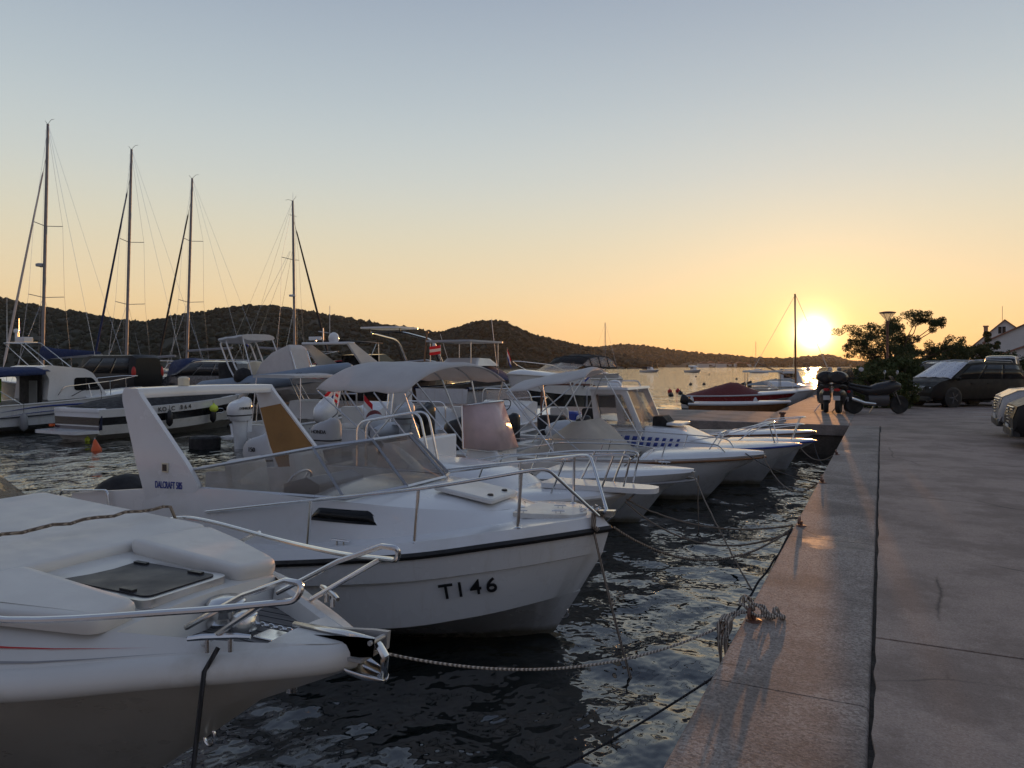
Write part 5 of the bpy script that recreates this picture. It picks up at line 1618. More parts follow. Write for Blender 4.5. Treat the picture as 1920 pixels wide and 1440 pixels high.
def cushion_rib():
    t = at_pier('inflatable_boat', 'grey-white inflatable boat with quilted covers, behind the largest bimini', -11.0, 16.3, 5.4)
    rib(t, 5.4, 2.3, .26, M['greyhyp'], .62)
    MB().loft([[(x, y * 0.9, .75 + h_ * (1 - y ** 4) + .03 * math.sin(5 * y + 3 * x)) for y in np.linspace(-1, 1, 13)] for x, h_ in ((-5.3, .1), (-4.6, .42), (-3.9, .48), (-3.2, .30), (-2.4, .25), (-1.6, .1))], False).build('quilted_cover', M['canvas'], t)
    rail(t, [(-4.9, -.7, .7), (-4.9, -.7, 1.45), (-4.9, .7, 1.45), (-4.9, .7, .7)], .018, name='roll_bar', fr=.2)
    outboard(t, -5.5, 0, .85, 1.15, M['greyhyp'])
    return t
cushion_rib()
def helm_boat():
    L = 5.6
    t = at_pier('helm_boat', 'pale open boat with steering wheel and gauges on its dash, bow catching the sun', -9.3, 15.9, L, R(-8))
    cv, b = std_curves(L, 2.2, .78, 1.05, 1.0)
    h, S_ = hull_mesh(cv); h.build('hull', M['gelhull'], t, sharp=30)
    rubrail(t, S_, M['gel'], .05); foredeck(t, S_, -1.9, M['gel']); cockpit(t, S_, -L + .08, -1.88, M['gel_old'])
    MB().prism([(-3.1, .4), (-2.3, .4), (-2.3, 1.38), (-2.5, 1.42), (-3.0, 1.22), (-3.1, 1.0)], 'y', -.95, .7).build('console', M['gel'], t, bevel=.04)
    wheel(t, (-3.08, -.35, 1.30), .21, .9)
    for i in range(4): MB().lathe([(.055, 0), (.055, .02)], (-2.78 , .05 + .15 * i, 1.31), 12, Matrix.Rotation(R(-20), 4, 'Y')).build('gauge', M['blackp'], t)
    MB().box(-3.115, -3.10, .15, .55, .75, 1.05).build('glove_box', M['dkglass'], t)
    rail(t, [(-2.4, -.95, 1.05), (-2.6, -.85, 1.75), (-2.6, .75, 1.75), (-2.4, .9, 1.05)], .016, name='screen_rail', fr=.2)
    MB().add([(-2.42, -.9, 1.36), (-2.42, .7, 1.36), (-2.62, .62, 1.7), (-2.62, -.8, 1.7)], [(0, 1, 2, 3)], False).build('windscreen', M['vinylwin'], t, solid=.008)
    seat(t, -4.0, -.35, .4, .5); seat(t, -4.0, .35, .4, .5)
    rail(t, [(-1.7, -.72, 1.05), (-1.4, -.6, 1.4), (-.5, -.2, 1.45), (-.5, .2, 1.45), (-1.4, .6, 1.4), (-1.7, .72, 1.05)], .013, fr=.15)
    MB().rbox((-5.1, 0, .45), (.6, 1.5, .35), .12, 4).build('stern_bench', M['vinyl'], t)
    fender(t, (-2.6, -1.28, .95), .25, .85, .13, M['gel'])
    outboard(t, -5.75, 0, .9, 1.1, M['black'])
    return t
helm_boat()
def hoop_boat():
    L = 5.2
    t = at_pier('day_boat', 'white day boat with a lone steel arch and blue and white cushions', -7.2, 16.2, L)
    cv, b = std_curves(L, 2.1, .7, .95, .9)
    h, S_ = hull_mesh(cv); h.build('hull', M['gelhull'], t, sharp=30)
    rubrail(t, S_, M['gel_old'], .03); foredeck(t, S_, -1.7, M['gel']); cockpit(t, S_, -L + .08, -1.68, M['gel_old'])
    rail(t, [(-3.6, -.80, .7), (-3.6, -.76, 1.92), (-3.6, .76, 1.92), (-3.6, .80, .7)], .026, mat=M['pole'], name='light_arch', fr=.2, n=8)
    for y in (-.4, 0, .4): MB().lathe([(.05, 0), (.05, .06), (.02, .08)], (-3.6, y, 1.945), 10).build('deck_lamp', M['lens'], t)
    seat(t, -3.0, .45, .4, .5, M['vinyl']); seat(t, -3.0, -.45, .4, .5, M['dark'])
    MB().rbox((-2.2, .5, .75), (.45, .5, .40), .1, 4).build('cushion', M['bluep'], t)
    MB().rbox((-2.2, .1, .75), (.5, .35, .32), .1, 4).build('cushion', M['vinyl'], t)
    MB().ball((-4.5, -.3, .8), (.5, .55, .28), 14, 8).build('folded_sheet', M['greyhyp'], t)
    MB().rbox((-4.0, .3, .6), (.5, .7, .55), .15, 4).build('engine_cover', M['black_canvas'], t)
    fender(t, (-1.6, -.95, .95), .3, .85, .14, M['gel'])
    return t
hoop_boat()

# ================================================================== sailing yachts beyond the pier's end
def yacht(label, mpx, depth, top_y, heading, L=11.5, hull='navy', z0=1.5, z1=1.9, spread=(425, 558), stay='greyhyp', cover=None, boom=5.0, J=4.0, rake=.55, radar=None, name='sailing_yacht', stripe='gel', seed=0):
    p = D(mpx, HY, depth)
    mast = -L * .40                                        # mast position behind the bow
    c, s = math.cos(heading), math.sin(heading)
    t = thing(name, label, 'sailboat', (p.x - c * mast, p.y - s * mast, 0), heading)
    cv, b = std_curves(L, L * .30, z0, z1, 1.6, full=.40, zc=(.05, .5), flare=.82)
    h, S_ = hull_mesh(cv, 36); h.build('hull', M[hull], t, sharp=30)
    rubrail(t, S_, M[stripe], .05, name='toe_rail')
    foredeck(t, S_, -L * .72, M['gel'], lip=.02, crown=.10, name='deck')
    cockpit(t, S_, -L + .1, -L * .72 + .02, M['gel_old'], sole=.7)
    MB().loft([[(x, w * a, z0 + .2 + hh * (1 - abs(a) ** 4)) for a in np.linspace(-1, 1, 13)] for x, w, hh in ((-L * .74, 1.0, .42), (-L * .55, 1.05, .40), (-L * .35, .8, .30), (-L * .27, .5, .05))], False).build('coachroof', M['gel'], t)
    for sd in (-1, 1): MB().box(-L * .62, -L * .38, *sorted((sd * 1.0, sd * 1.06)), z0 + .28, z0 + .42).build('coachroof_window', M['dkglass'], t)
    zt = CAMZ + (HY - top_y) / FPX * depth
    zd = z0 + .5
    def mx(z): return mast - rake * (z - zd) / (zt - zd)
    mo = MB().tube([(mx(z), 0, z) for z in np.linspace(zd - .3, zt, 9)], [.10] * 6 + [.095, .085, .075], 10, flat=.75).build('mast', M['mast'], t)
    # masthead gear
    MB().tube([(mx(zt), 0, zt), (mx(zt) - .5, .1, zt + .16), (mx(zt) - .75, .1, zt + .14)], .012, 5).build('wind_vane', M['black'], mo)
    MB().tube([(mx(zt) + .05, 0, zt + .02), (mx(zt) + .35, -.1, zt + .2), (mx(zt) + .42, -.1, zt + .28)], .012, 5).build('masthead_aerial', M['black'], mo)
    zs_ = [CAMZ + (HY - q) / FPX * depth for q in spread]
    ends = []
    for i, z in enumerate(zs_):
        w = .85 if i == 0 else 1.05
        sp = MB().tube([(mx(z) - .28, -w, z + .10), (mx(z), 0, z), (mx(z) - .28, w, z + .10)], .022, 6).build('spreader', M['mast'], mo)
        ends.append((mx(z) - .28, w, z + .10))
    ends.sort(key=lambda e: -e[2])
    rig = MB()
    for sd in (-1, 1):
        cp = (mast - .35, sd * (L * .145), z0 + .1)
        path = [(mx(zt - .2), 0, zt - .2)] + [(e[0], sd * e[1], e[2]) for e in ends] + [cp]
        rig.tube(path, .009, 4)
        rig.tube([(mx(ends[-1][2]), 0, ends[-1][2]), (mast + .2, cp[1], cp[2])], .009, 4)
        rig.tube([(mx(zt), 0, zt), (-L + .3, sd * .9, z0 + .2)], .008, 4)
    rig.tube([(mx(zt) + .12, .06, zt - .3), (mast + .16, .14, zd)], .007, 4)
    rig.build('rigging', M['steel'], t)
    zf = zt - (zt - zd) * .13
    fs = [(mx(zf) + .1, 0, zf), (mast + J, 0, z1 + .25)]
    a, b2 = np.array(fs[0]), np.array(fs[1])
    MB().tube([a * (1 - q) + b2 * q for q in (0, .06, .08, .25, .6, .93, .97, 1)], [.012, .012, .045, .055, .070, .075, .02, .012], 8).build('furled_jib', M[stay], t)
    bz = zd + 1.05
    bo = MB().tube([(mast - .15, 0, bz), (mast - boom, 0, bz + .16)], .075, 8).build('boom', M['mast'], t)
    if cover:
        MB().loft([[(x, r_ * .5 * math.cos(q), bz + .16 * (mast - x) / boom + .05 + r_ * math.sin(q) + r_ * .6) for q in np.linspace(0, 6.28, 12, endpoint=False)] for x, r_ in ((mast + .05, .20), (mast - .1, .42), (mast - 1.2, .30), (mast - boom * .6, .20), (mast - boom + .1, .08))], True, True).build('sail_cover', M[cover], bo)
    rail(t, [(-L + .1, -1.3, z0 + .1), (-L + .15, -1.3, z0 + .75), (-L * .6, -1.62, z0 + .75), (-1.2, -.6, z1 + .6), (-.3, 0, z1 + .62), (-1.2, .6, z1 + .6), (-L * .6, 1.62, z0 + .75), (-L + .15, 1.3, z0 + .75), (-L + .1, 1.3, z0 + .1)], .014, name='guard_rail', fr=.15,
         posts=[((x, sd * (at_sheer(S_, x)[1] - .08), at_sheer(S_, x)[2]), (x, sd * (at_sheer(S_, x)[1] - .08), at_sheer(S_, x)[2] + .6)) for x in (-8.5, -6, -3.5) for sd in (-1, 1)], n=5)
    if radar:
        zr = CAMZ + (HY - radar) / FPX * depth
        MB().lathe([(.03, 0), (.26, .02), (.27, .16), (.18, .20), (.02, .21)], (mx(zr) + .38, 0, zr), 16).build('radar_dome', M['greyhyp'], mo)
        MB().box(mx(zr), mx(zr) + .4, -.04, .04, zr - .03, zr).build('radar_bracket', M['mast'], mo)
    return t, S_, mx
yacht('sailing yacht with the tallest mast, radar dome half way up and navy sail cover', 79, 44.0, 235, R(180), z0=1.3, z1=1.7, spread=(425, 558), cover='blue_canvas', boom=5.4, radar=500, stay='canvas')
yacht('sailing yacht with the second tallest mast and dark furled jib, behind the black van', 236, 48.0, 282, R(180), hull='gel', stripe='bluep', z0=1.3, z1=1.7, spread=(455, 571), cover=None, boom=4.6, stay='blue_canvas', J=3.4)
yacht('dark hulled sailing yacht with cream transom and mast behind the grey car', 350, 52.0, 336, R(180), hull='navy', z0=1.9, z1=2.2, spread=(453, 567), cover=None, boom=4.4, stay='black_canvas', J=3.0)
tk = yacht('navy motor sailer with red rail and bristling single mast, bow towards the right', 553, 52.0, 376, 0.0, L=10.5, hull='navy', stripe='redhull', z0=2.0, z1=2.75, spread=(487, 581), cover=None, boom=3.4, stay='black_canvas', J=3.0, rake=.2, name='motor_sailer')
def dress(root, mx, z):
    d = MB().lathe([(.03, 0), (.22, .02), (.24, .14), (.02, .18)], (mx(z) + .05, -.22, z), 14).build('radar_scanner', M['gel'], root)
    MB().tube([(mx(z + 5.9), 0, z + 5.9), (mx(z + 5.9), .0, z + 7.3)], .012, 4).build('whip_antenna', M['gel'], root)
    MB().tube([(mx(z + 5.2), -.35, z + 5.7), (mx(z + 5.2), .35, z + 5.7)], .014, 4).build('crosstree', M['mast'], root)
    rg = MB()
    for k, yy in enumerate((-.5, -.25, .3)): rg.tube([(mx(z + 3.0) - .2, yy * .3, z + 3.2), (-9.0 + k * .9, yy * 2.6, 2.3)], .010, 4)
    rg.build('mizzen_stay', M['steel'], root)
    flag(root, (-9.6, .5, 4.6), (M['flagr'], M['flagw'], M['flagb']), .5, .4, 1.2, .9, 2.2)
dress(tk[0], tk[2], 7.2)
# distant sailing boats
def small_yacht(label, px, depth, top_y, heading, L=6.6, hull='gel', boom_up=False, group=None):
    p = D(px, HY, depth); mast = -L * .42; c, s = math.cos(heading), math.sin(heading)
    t = thing('small_sailboat', label, 'sailboat', (p.x - c * mast, p.y - s * mast, 0), heading)
    cv, b = std_curves(L, L * .33, .75, 1.0, .9, full=.4)
    h, S_ = hull_mesh(cv, 26); h.build('hull', M[hull], t, sharp=30)
    rubrail(t, S_, M['wood'], .03)
    foredeck(t, S_, -L * .7, M['gel'], lip=.02); cockpit(t, S_, -L + .08, -L * .7 + .02, M['gel_old'])
    MB().loft([[(x, w * a, 1.0 + hh * (1 - abs(a) ** 4)) for a in np.linspace(-1, 1, 9)] for x, w, hh in ((-L * .7, .7, .35), (-L * .5, .7, .35), (-L * .32, .5, .05))], False).build('coachroof', M['gel'], t)
    zt = CAMZ + (HY - top_y) / FPX * depth
    MB().tube([(mast, 0, .8), (mast - .05, 0, zt)], [.075, .06], 7).build('mast', M['wood'] if boom_up else M['mast'], t)
    if boom_up: MB().tube([(mast - .1, .1, 1.5), (mast - 2.6, .6, 2.6)], .05, 6).build('boom', M['wood'], t)
    else: MB().tube([(mast - .05, 0, 1.9), (mast - 2.3, 0, 1.95)], .06, 6).build('boom', M['mast'], t)
    rg = MB().tube([(mast, 0, zt - .1), (-.1, 0, 1.05)], .016, 4).tube([(mast, 0, zt), (-L + .1, 0, .85)], .012, 4)
    for sd in (-1, 1): rg.tube([(mast, 0, zt * .95), (mast - .1, sd * L * .15, .85)], .012, 4)
    rg.build('rigging', M['steel'], t)
    return t
small_yacht('small white sloop anchored alone in the bay, right of the canvas-topped cruiser', 1135, 138, 605, R(-15), 7.2)
small_yacht('white sloop far across the bay with sun behind it, tallest of the distant moored boats', 1417, 255, 640, R(150), 7.5)
small_yacht('sailboat with a bare wooden mast and lifted boom just left of the sun', 1492, 51, 551, R(0), 6.2, boom_up=True)

# ================================================================== motor yachts on the far side of the pier
def arch_cruiser():
    L = 9.5
    t = thing('motor_cruiser', 'white motor cruiser with radar arch and satellite dome, stern towards the pier', 'boat', (-25.6, 29.2 + L, 0), UP)
    cv, b = std_curves(L, 3.3, 1.75, 2.1, 1.5, zc=(.2, .9))
    h, S_ = hull_mesh(cv, 30); h.build('hull', M['blackhull'], t, sharp=30)
    rubrail(t, S_, M['gel'], .07); foredeck(t, S_, -4.2, M['gel'], lip=.2, crown=.3); cockpit(t, S_, -L + .1, -4.18, M['gel_old'], sole=1.2)
    MB().loft([[(-9.4, -1.55, 1.75), (-9.4, 1.55, 1.75), (-9.2, 1.5, 2.35), (-9.2, -1.5, 2.35)], [(-8.2, -1.5, 1.75), (-8.2, 1.5, 1.75), (-8.3, 1.45, 2.45), (-8.3, -1.45, 2.45)]], True, True).build('stern_seat', M['gel'], t, bevel=.05)
    for s in (-1, 1):
        MB().prism([(-8.9, 2.3), (-8.4, 2.3), (-8.65, 3.5), (-9.05, 3.5)] if False else [(-7.2, 2.1), (-5.2, 2.1), (-8.2, 3.55), (-8.75, 3.55)], 'y', *sorted((s * 1.38, s * 1.50))).build('arch_leg', M['gel'], t, bevel=.04)
    MB().box(-8.78, -8.2, -1.52, 1.52, 3.50, 3.62).build('arch_beam', M['gel'], t, bevel=.04)
    MB().lathe([(.22, 0), (.27, .12), (.27, .26), (.2, .42), (.08, .5), (.02, .51)], (-8.45, -.35, 3.62), 16).build('satellite_dome', M['gel'], t)
    MB().box(-8.6, -8.4, .45, 1.2, 3.74, 3.92).build('radar_bar', M['gel'], t, bevel=.03)
    MB().tube([(-8.5, .8, 3.62), (-8.5, .8, 3.76)], .05, 8).build('radar_post', M['gel'], t)
    MB().tube([(-8.5, .3, 3.6), (-8.45, .35, 4.35)], .03, 6).tube([(-8.45, .0, 4.1), (-8.45, .65, 4.2)], .02, 5).build('light_mast', M['alu'], t)
    MB().tube([(-8.4, -.05, 3.6), (-8.4, -.05, 5.5)], .014, 5).build('whip_antenna', M['gel'], t)
    MB().loft([[(-5.6, -1.35, 2.1), (-5.6, 1.35, 2.1), (-3.4, 1.2, 2.2), (-3.4, -1.2, 2.2)], [(-5.9, -1.25, 3.0), (-5.9, 1.25, 3.0), (-5.0, 1.1, 3.05), (-5.0, -1.1, 3.05)]], True, True).build('windscreen', M['dkglass'], t)
    bim = MB().loft([[(x, 1.35 * a, 3.62 + .12 * (1 - a * a)) for a in np.linspace(-1, 1, 9)] for x in (-8.0, -6.8, -5.6)], False).build('bimini_canvas', M['black_canvas'], t, solid=.03)
    MB().tube([(-6.0, -1.4, 2.2), (-6.0, -1.35, 3.6)], .02, 6).tube([(-7.2, -1.4, 2.2), (-6.2, -1.35, 3.6)], .02, 6).build('bimini_frame', M['steel'], t)
    sc = [(-9.46 , .9 - 1.1 * q, 1.98 + .06 * math.sin(q * 34)) for q in np.linspace(0, 1, 40)]
    MB().tube(sc, .016, 4).build('name_script', M['bluep'], t)
    return t
arch_cruiser()
def tower_cruiser():
    L = 7.5
    t = thing('wake_boat', 'white sports boat with a swept dark tower, flat white top and beige engine cover', 'boat', (-21.8, 29.0 + L, 0), UP)
    cv, b = std_curves(L, 2.5, 1.7, 2.0, 1.2, zc=(.2, .9))
    h, S_ = hull_mesh(cv, 30); h.build('hull', M['blackhull'], t, sharp=30)
    rubrail(t, S_, M['gel'], .05); foredeck(t, S_, -2.6, M['gel'], lip=.1, crown=.2); cockpit(t, S_, -L + .1, -2.58, M['gel_old'], sole=1.1)
    MB().rbox((-6.6, .1, 1.75), (1.5, 2.1, .72), .2, 5).build('engine_cover', M['beige_canvas'], t)
    for dx in (0, .35):
        rail(t, [(-2.9 + dx, -1.15, 1.95), (-4.2 + dx * .7, -1.05, 3.75), (-6.6, -1.0, 4.05), (-6.6, 1.0, 4.05), (-4.2 + dx * .7, 1.05, 3.75), (-2.9 + dx, 1.15, 1.95)], .05, mat=M['black'] if dx == 0 else M['steel'], name='tower', fr=.5)
    MB().prism(fillet([(-7.2, -1.1), (-5.2, -1.1), (-5.2, 1.1), (-7.2, 1.1)], .2, 4, True), 'z', 4.22, 4.30).build('tower_top', M['gel'], t)
    for s in (-1, 1): MB().tube([(-6.6, s * .9, 4.03), (-6.6, s * .9, 4.22)], .03, 6).build('top_post', M['black'], t)
    MB().lathe([(.09, -.12), (.11, 0), (.09, .12)], (-4.0, -1.2, 3.45), 12).build('tower_speaker', M['gel'], t)
    MB().add([(-2.9, -1.1, 2.0), (-2.0, 0, 2.15), (-2.9, 1.1, 2.0), (-3.5, 1.0, 2.62), (-2.9, 0, 2.72), (-3.5, -1.0, 2.62)], [(0, 1, 4, 5), (1, 2, 3, 4)], False).build('windscreen', M['vinylwin'], t, solid=.02)
    MB().tube([(-2.9, -1.1, 2.0), (-2.0, 0, 2.15), (-2.9, 1.1, 2.0)], .03, 5).tube([(-3.5, -1.0, 2.62), (-2.9, 0, 2.72), (-3.5, 1.0, 2.62)], .03, 5).build('windscreen_frame', M['alu'], t)
    MB().tube([(-1.6, -.8, 2.1), (-2.6, -.7, 4.1)], .015, 5).build('whip_antenna', M['gel'], t)
    return t
tower_cruiser()
def navy_cruiser():
    L = 8.5
    t = thing('motor_cruiser', 'motor cruiser with navy cover, thin flat hardtop and small red and white flags', 'boat', (-18.0, 29.0 + L, 0), UP)
    cv, b = std_curves(L, 3.0, 1.35, 1.75, 1.4, zc=(.2, .9))
    h, S_ = hull_mesh(cv, 30); h.build('hull', M['gelhull'], t, sharp=30)
    rubrail(t, S_, M['navy'], .10); foredeck(t, S_, -3.6, M['gel'], lip=.1, crown=.25); cockpit(t, S_, -L + .1, -3.58, M['gel_old'], sole=.8)
    MB().loft([[(x, 1.4 * a, 1.7 + hh * (1 - abs(a) ** 2.5)) for a in np.linspace(-1, 1, 13)] for x, hh in ((-8.2, .35), (-7.4, .72), (-5.6, .80), (-4.2, .70), (-3.4, .3))], False).build('boat_cover', M['blue_canvas'], t)
    MB().loft([[(-7.0, -1.0, 2.4), (-7.0, 1.0, 2.4), (-4.4, .9, 2.4), (-4.4, -.9, 2.4)], [(-6.6, -.9, 2.78), (-6.6, .9, 2.78), (-5.2, .8, 2.75), (-5.2, -.8, 2.75)]], True, True).build('flybridge', M['gel'], t, bevel=.08)
    MB().prism(fillet([(-8.0, -1.25), (-4.6, -1.25), (-4.6, 1.25), (-8.0, 1.25)], .25, 4, True), 'z', 3.52, 3.60).build('hardtop', M['greyhyp'], t, bevel=.02)
    for x, y in ((-7.7, -1.1), (-7.7, 1.1), (-5.0, -1.1), (-5.0, 1.1)): MB().tube([(x, y, 1.9), (x, y, 3.53)], .025, 6).build('hardtop_post', M['steel'], t)
    MB().tube([(-7.9, 1.3, 2.6), (-7.6, 1.35, 3.95)], .05, 6).ball((-7.6, 1.35, 4.0), .09, 8, 6).build('light_pole', M['wood'], t)
    MB().tube([(-4.9, -1.0, 2.2), (-5.3, -.9, 4.7)], .016, 5).build('whip_antenna', M['gel'], t)
    flag(t, (-8.3, .15, 3.35), (M['flagr'], M['flagw'], M['flagr']), .55, .40, 1.9, .15, 1.0)
    flag(t, (-4.2, -1.2, 3.3), (M['flagr'], M['flagw'], M['flagb']), .32, .50, -.4, .9, 1.0)
    return t
navy_cruiser()
def canvas_cruiser():
    L = 7.6
    a = Vector((-14.25, 28.4, 0)); e = Vector((-12.75, 36.0, 0)); d = (a - e).normalized()
    t = thing('day_cruiser', 'white day cruiser with black framed canvas top and two round portlights, beyond the pier', 'boat', a, math.atan2(d.y, d.x))
    cv, b = std_curves(L, 2.7, 1.75, 2.05, 1.2, zc=(.2, .85))
    keel, chine, mid, sheer = cv
    h, S0 = hull_mesh([keel, chine, mid]); h.build('black_hull_band', M['blackhull'], t, sharp=30)
    h, S_ = hull_mesh([mid, sheer]); h.build('topside', M['gel'], t, sharp=30)
    rubrail(t, S_, M['gel_old'], .04); foredeck(t, S_, -4.2, M['gel'], lip=.05, crown=.22); cockpit(t, S_, -L + .1, -4.18, M['gel_old'], sole=.9)
    for s in (-1, 1):
        for x in (-3.9, -3.0):
            p = (at_sheer(S_, x) + np.array([x, np.interp(x, S0[-1][:, 0], S0[-1][:, 1]), np.interp(x, S0[-1][:, 0], S0[-1][:, 2])])) / 2 if False else at_sheer(S_, x)
            q = np.interp(x, S0[-1][:, 0], S0[-1][:, 1]); zq = np.interp(x, S0[-1][:, 0], S0[-1][:, 2])
            y = s * (p[1] * .6 + q * .4 + .012); z = p[2] * .6 + zq * .4
            o = MB().tube([(x + .13 * math.cos(k), y, z + .13 * math.sin(k)) for k in np.linspace(0, 6.28, 18, endpoint=False)], .03, 6, True).build('portlight_ring', M['gel'], t)
            MB().prism([(x + .12 * math.cos(k), z + .12 * math.sin(k)) for k in np.linspace(0, 6.28, 18, endpoint=False)], 'y', y - .004, y + .004).build('portlight', M['dkglass'], o)
    # framed canvas enclosure: vinyl panes between black bands
    def ring(u, x, w, z0, z1): return [(x, -w, z0), (x, -w * .86, z1 - .05), (x, -w * .4, z1 + .06), (x, w * .4, z1 + .06), (x, w * .86, z1 - .05), (x, w, z0)]
    xs = [-4.3, -4.9, -5.7, -6.5, -7.2]
    zz = [(2.35, 2.50), (2.35, 2.80), (2.33, 2.88), (2.3, 2.86), (2.3, 2.70)]
    rings = [ring(0, x, 1.15, a_, b_) for x, (a_, b_) in zip(xs, zz)]
    for i in range(4):
        for s in (0, 4):
            MB().add([rings[i][s], rings[i][s + 1], rings[i + 1][s + 1], rings[i + 1][s]], [(0, 1, 2, 3)], False).build('clear_panel', M['vinylwin'], t, solid=.006)
    MB().grid([r[1:5] for r in rings], False).build('canvas_top', M['black_canvas'], t, solid=.02)
    bd = MB()
    for r in rings: bd.tube(r, .035, 5)
    bd.tube([r[0] for r in rings], .04, 5).tube([r[5] for r in rings], .04, 5)
    bd.build('canvas_frame', M['black_canvas'], t)
    MB().loft([[(-3.2, -1.0, 2.1), (-2.6, 0, 2.2), (-3.2, 1.0, 2.1)], [(-4.3, -1.1, 2.45), (-4.0, 0, 2.55), (-4.3, 1.1, 2.45)]], False).build('windscreen', M['vinylwin'], t, solid=.01)
    rail(t, [(-3.4, -1.1, 2.0), (-1.8, -.95, 2.45), (-.5, -.2, 2.6), (-.5, .2, 2.6), (-1.8, .95, 2.45), (-3.4, 1.1, 2.0)], .018, fr=.2)
    MB().loft([[(-7.62, -1.2, 1.0), (-7.62, 1.2, 1.0), (-7.7, 1.15, 1.85), (-7.7, -1.15, 1.85)], [(-7.5, -1.2, 1.0), (-7.5, 1.2, 1.0), (-7.4, 1.15, 1.95), (-7.4, -1.15, 1.95)]], True, True).build('stern_moulding', M['gel'], t)
    return t
canvas_cruiser()
def tent_launch(label, px, depth, heading, mat, L=6.0, z=1.3, name='canopy_boat'):
    p = D(px, HY, depth)
    t = thing(name, label, 'boat', (p.x, p.y, 0), heading)
    cv, b = std_curves(L, 2.2, z, z + .35, 1.0, zc=(.2, .8))
    h, S_ = hull_mesh(cv, 26); h.build('hull', M['gelhull'], t, sharp=30)
    rubrail(t, S_, M['grey'], .03); foredeck(t, S_, -2.2, M['gel']); cockpit(t, S_, -L + .1, -2.18, M['gel_old'], sole=.6)
    MB().loft([[(x, .95 * a, z + .15 + hh * (1 - abs(a) ** 5)) for a in np.linspace(-1, 1, 13)] for x, hh in ((-5.4, .9), (-4.2, 1.15), (-3.0, 1.05))], False).build('canopy', M[mat], t, solid=.015)
    MB().add([(-2.1, -.85, z + .25), (-2.1, .85, z + .25), (-2.95, .8, z + 1.0), (-2.95, -.8, z + 1.0)], [(0, 1, 2, 3)], False).build('windscreen', M['vinylwin'], t, solid=.015)
    MB().tube([(-2.1, -.85, z + .25), (-2.95, -.8, z + 1.0), (-2.95, .8, z + 1.0), (-2.1, .85, z + .25)], .03, 5).build('windscreen_frame', M['gel'], t)
    return t
tent_launch('small boat with a dark green canopy peeping over the inflatable', 575, 43, R(-20), 'green_canvas', z=1.75)
tent_launch('boat with navy canopy and curved white screen between the van and the grey car', 292, 46, R(170), 'blue_canvas', z=1.55)

# ================================================================== boats beyond the pier on the right
def red_speedboat():
    L = 5.7
    t = thing('speedboat', 'red and white speedboat under a maroon cover with two white fenders', 'boat', (-3.9, 40.6, 0), R(2))
    cv, b = std_curves(L, 2.1, .80, 1.05, 1.1, zc=(.15, .6))
    keel, chine, mid, sheer = cv
    h, S0 = hull_mesh([keel, chine, mid]); h.build('hull', M['gel_old'], t, sharp=30)
    h, S_ = hull_mesh([mid, sheer]); h.build('red_topside', M['redhull'], t, sharp=30)
    rubrail(t, S_, M['gel'], .04); foredeck(t, S_, -2.4, M['gel'], lip=.05, crown=.10)
    G = []
    for x, hgt in ((-5.72, -.05), (-5.3, .12), (-4.6, .30), (-3.9, .50), (-3.3, .66), (-2.9, .62), (-2.5, .40), (-2.0, .18), (-1.6, .05)):
        p = at_sheer(S_, max(x, -5.65)); G.append([(x, (p[1] + .0) * a, p[2] + .03 + hgt * (1 - abs(a) ** 2.2)) for a in np.linspace(-1, 1, 15)])
    MB().grid(G).build('boat_cover', M['red_canvas'], t)
    for x in (-5.1, -1.9):
        p = at_sheer(S_, x); fender(t, (x, -(p[1] + .12), p[2]), .22, .78, .11, M['gel'])
    return t
red_speedboat()
def dinghy():
    L = 4.0
    t = thing('dinghy', 'low dark hulled dinghy with white gunwale and small tilted outboard behind the pier', 'boat', (-3.4, 32.6, 0), R(3))
    cv, b = std_curves(L, 1.6, .78, .92, .7)
    h, S_ = hull_mesh(cv, 26); h.build('hull', M['wood'], t, sharp=30)
    rubrail(t, S_, M['gel'], .06); foredeck(t, S_, -1.2, M['gel']); cockpit(t, S_, -L + .05, -1.18, M['gel'], sole=.4)
    MB().box(-2.4, -2.1, -.6, .6, .66, .70).build('thwart', M['gel'], t)
    outboard(t, -4.05, 0, .95, .75, M['black'], R(-55))
    return t
dinghy()
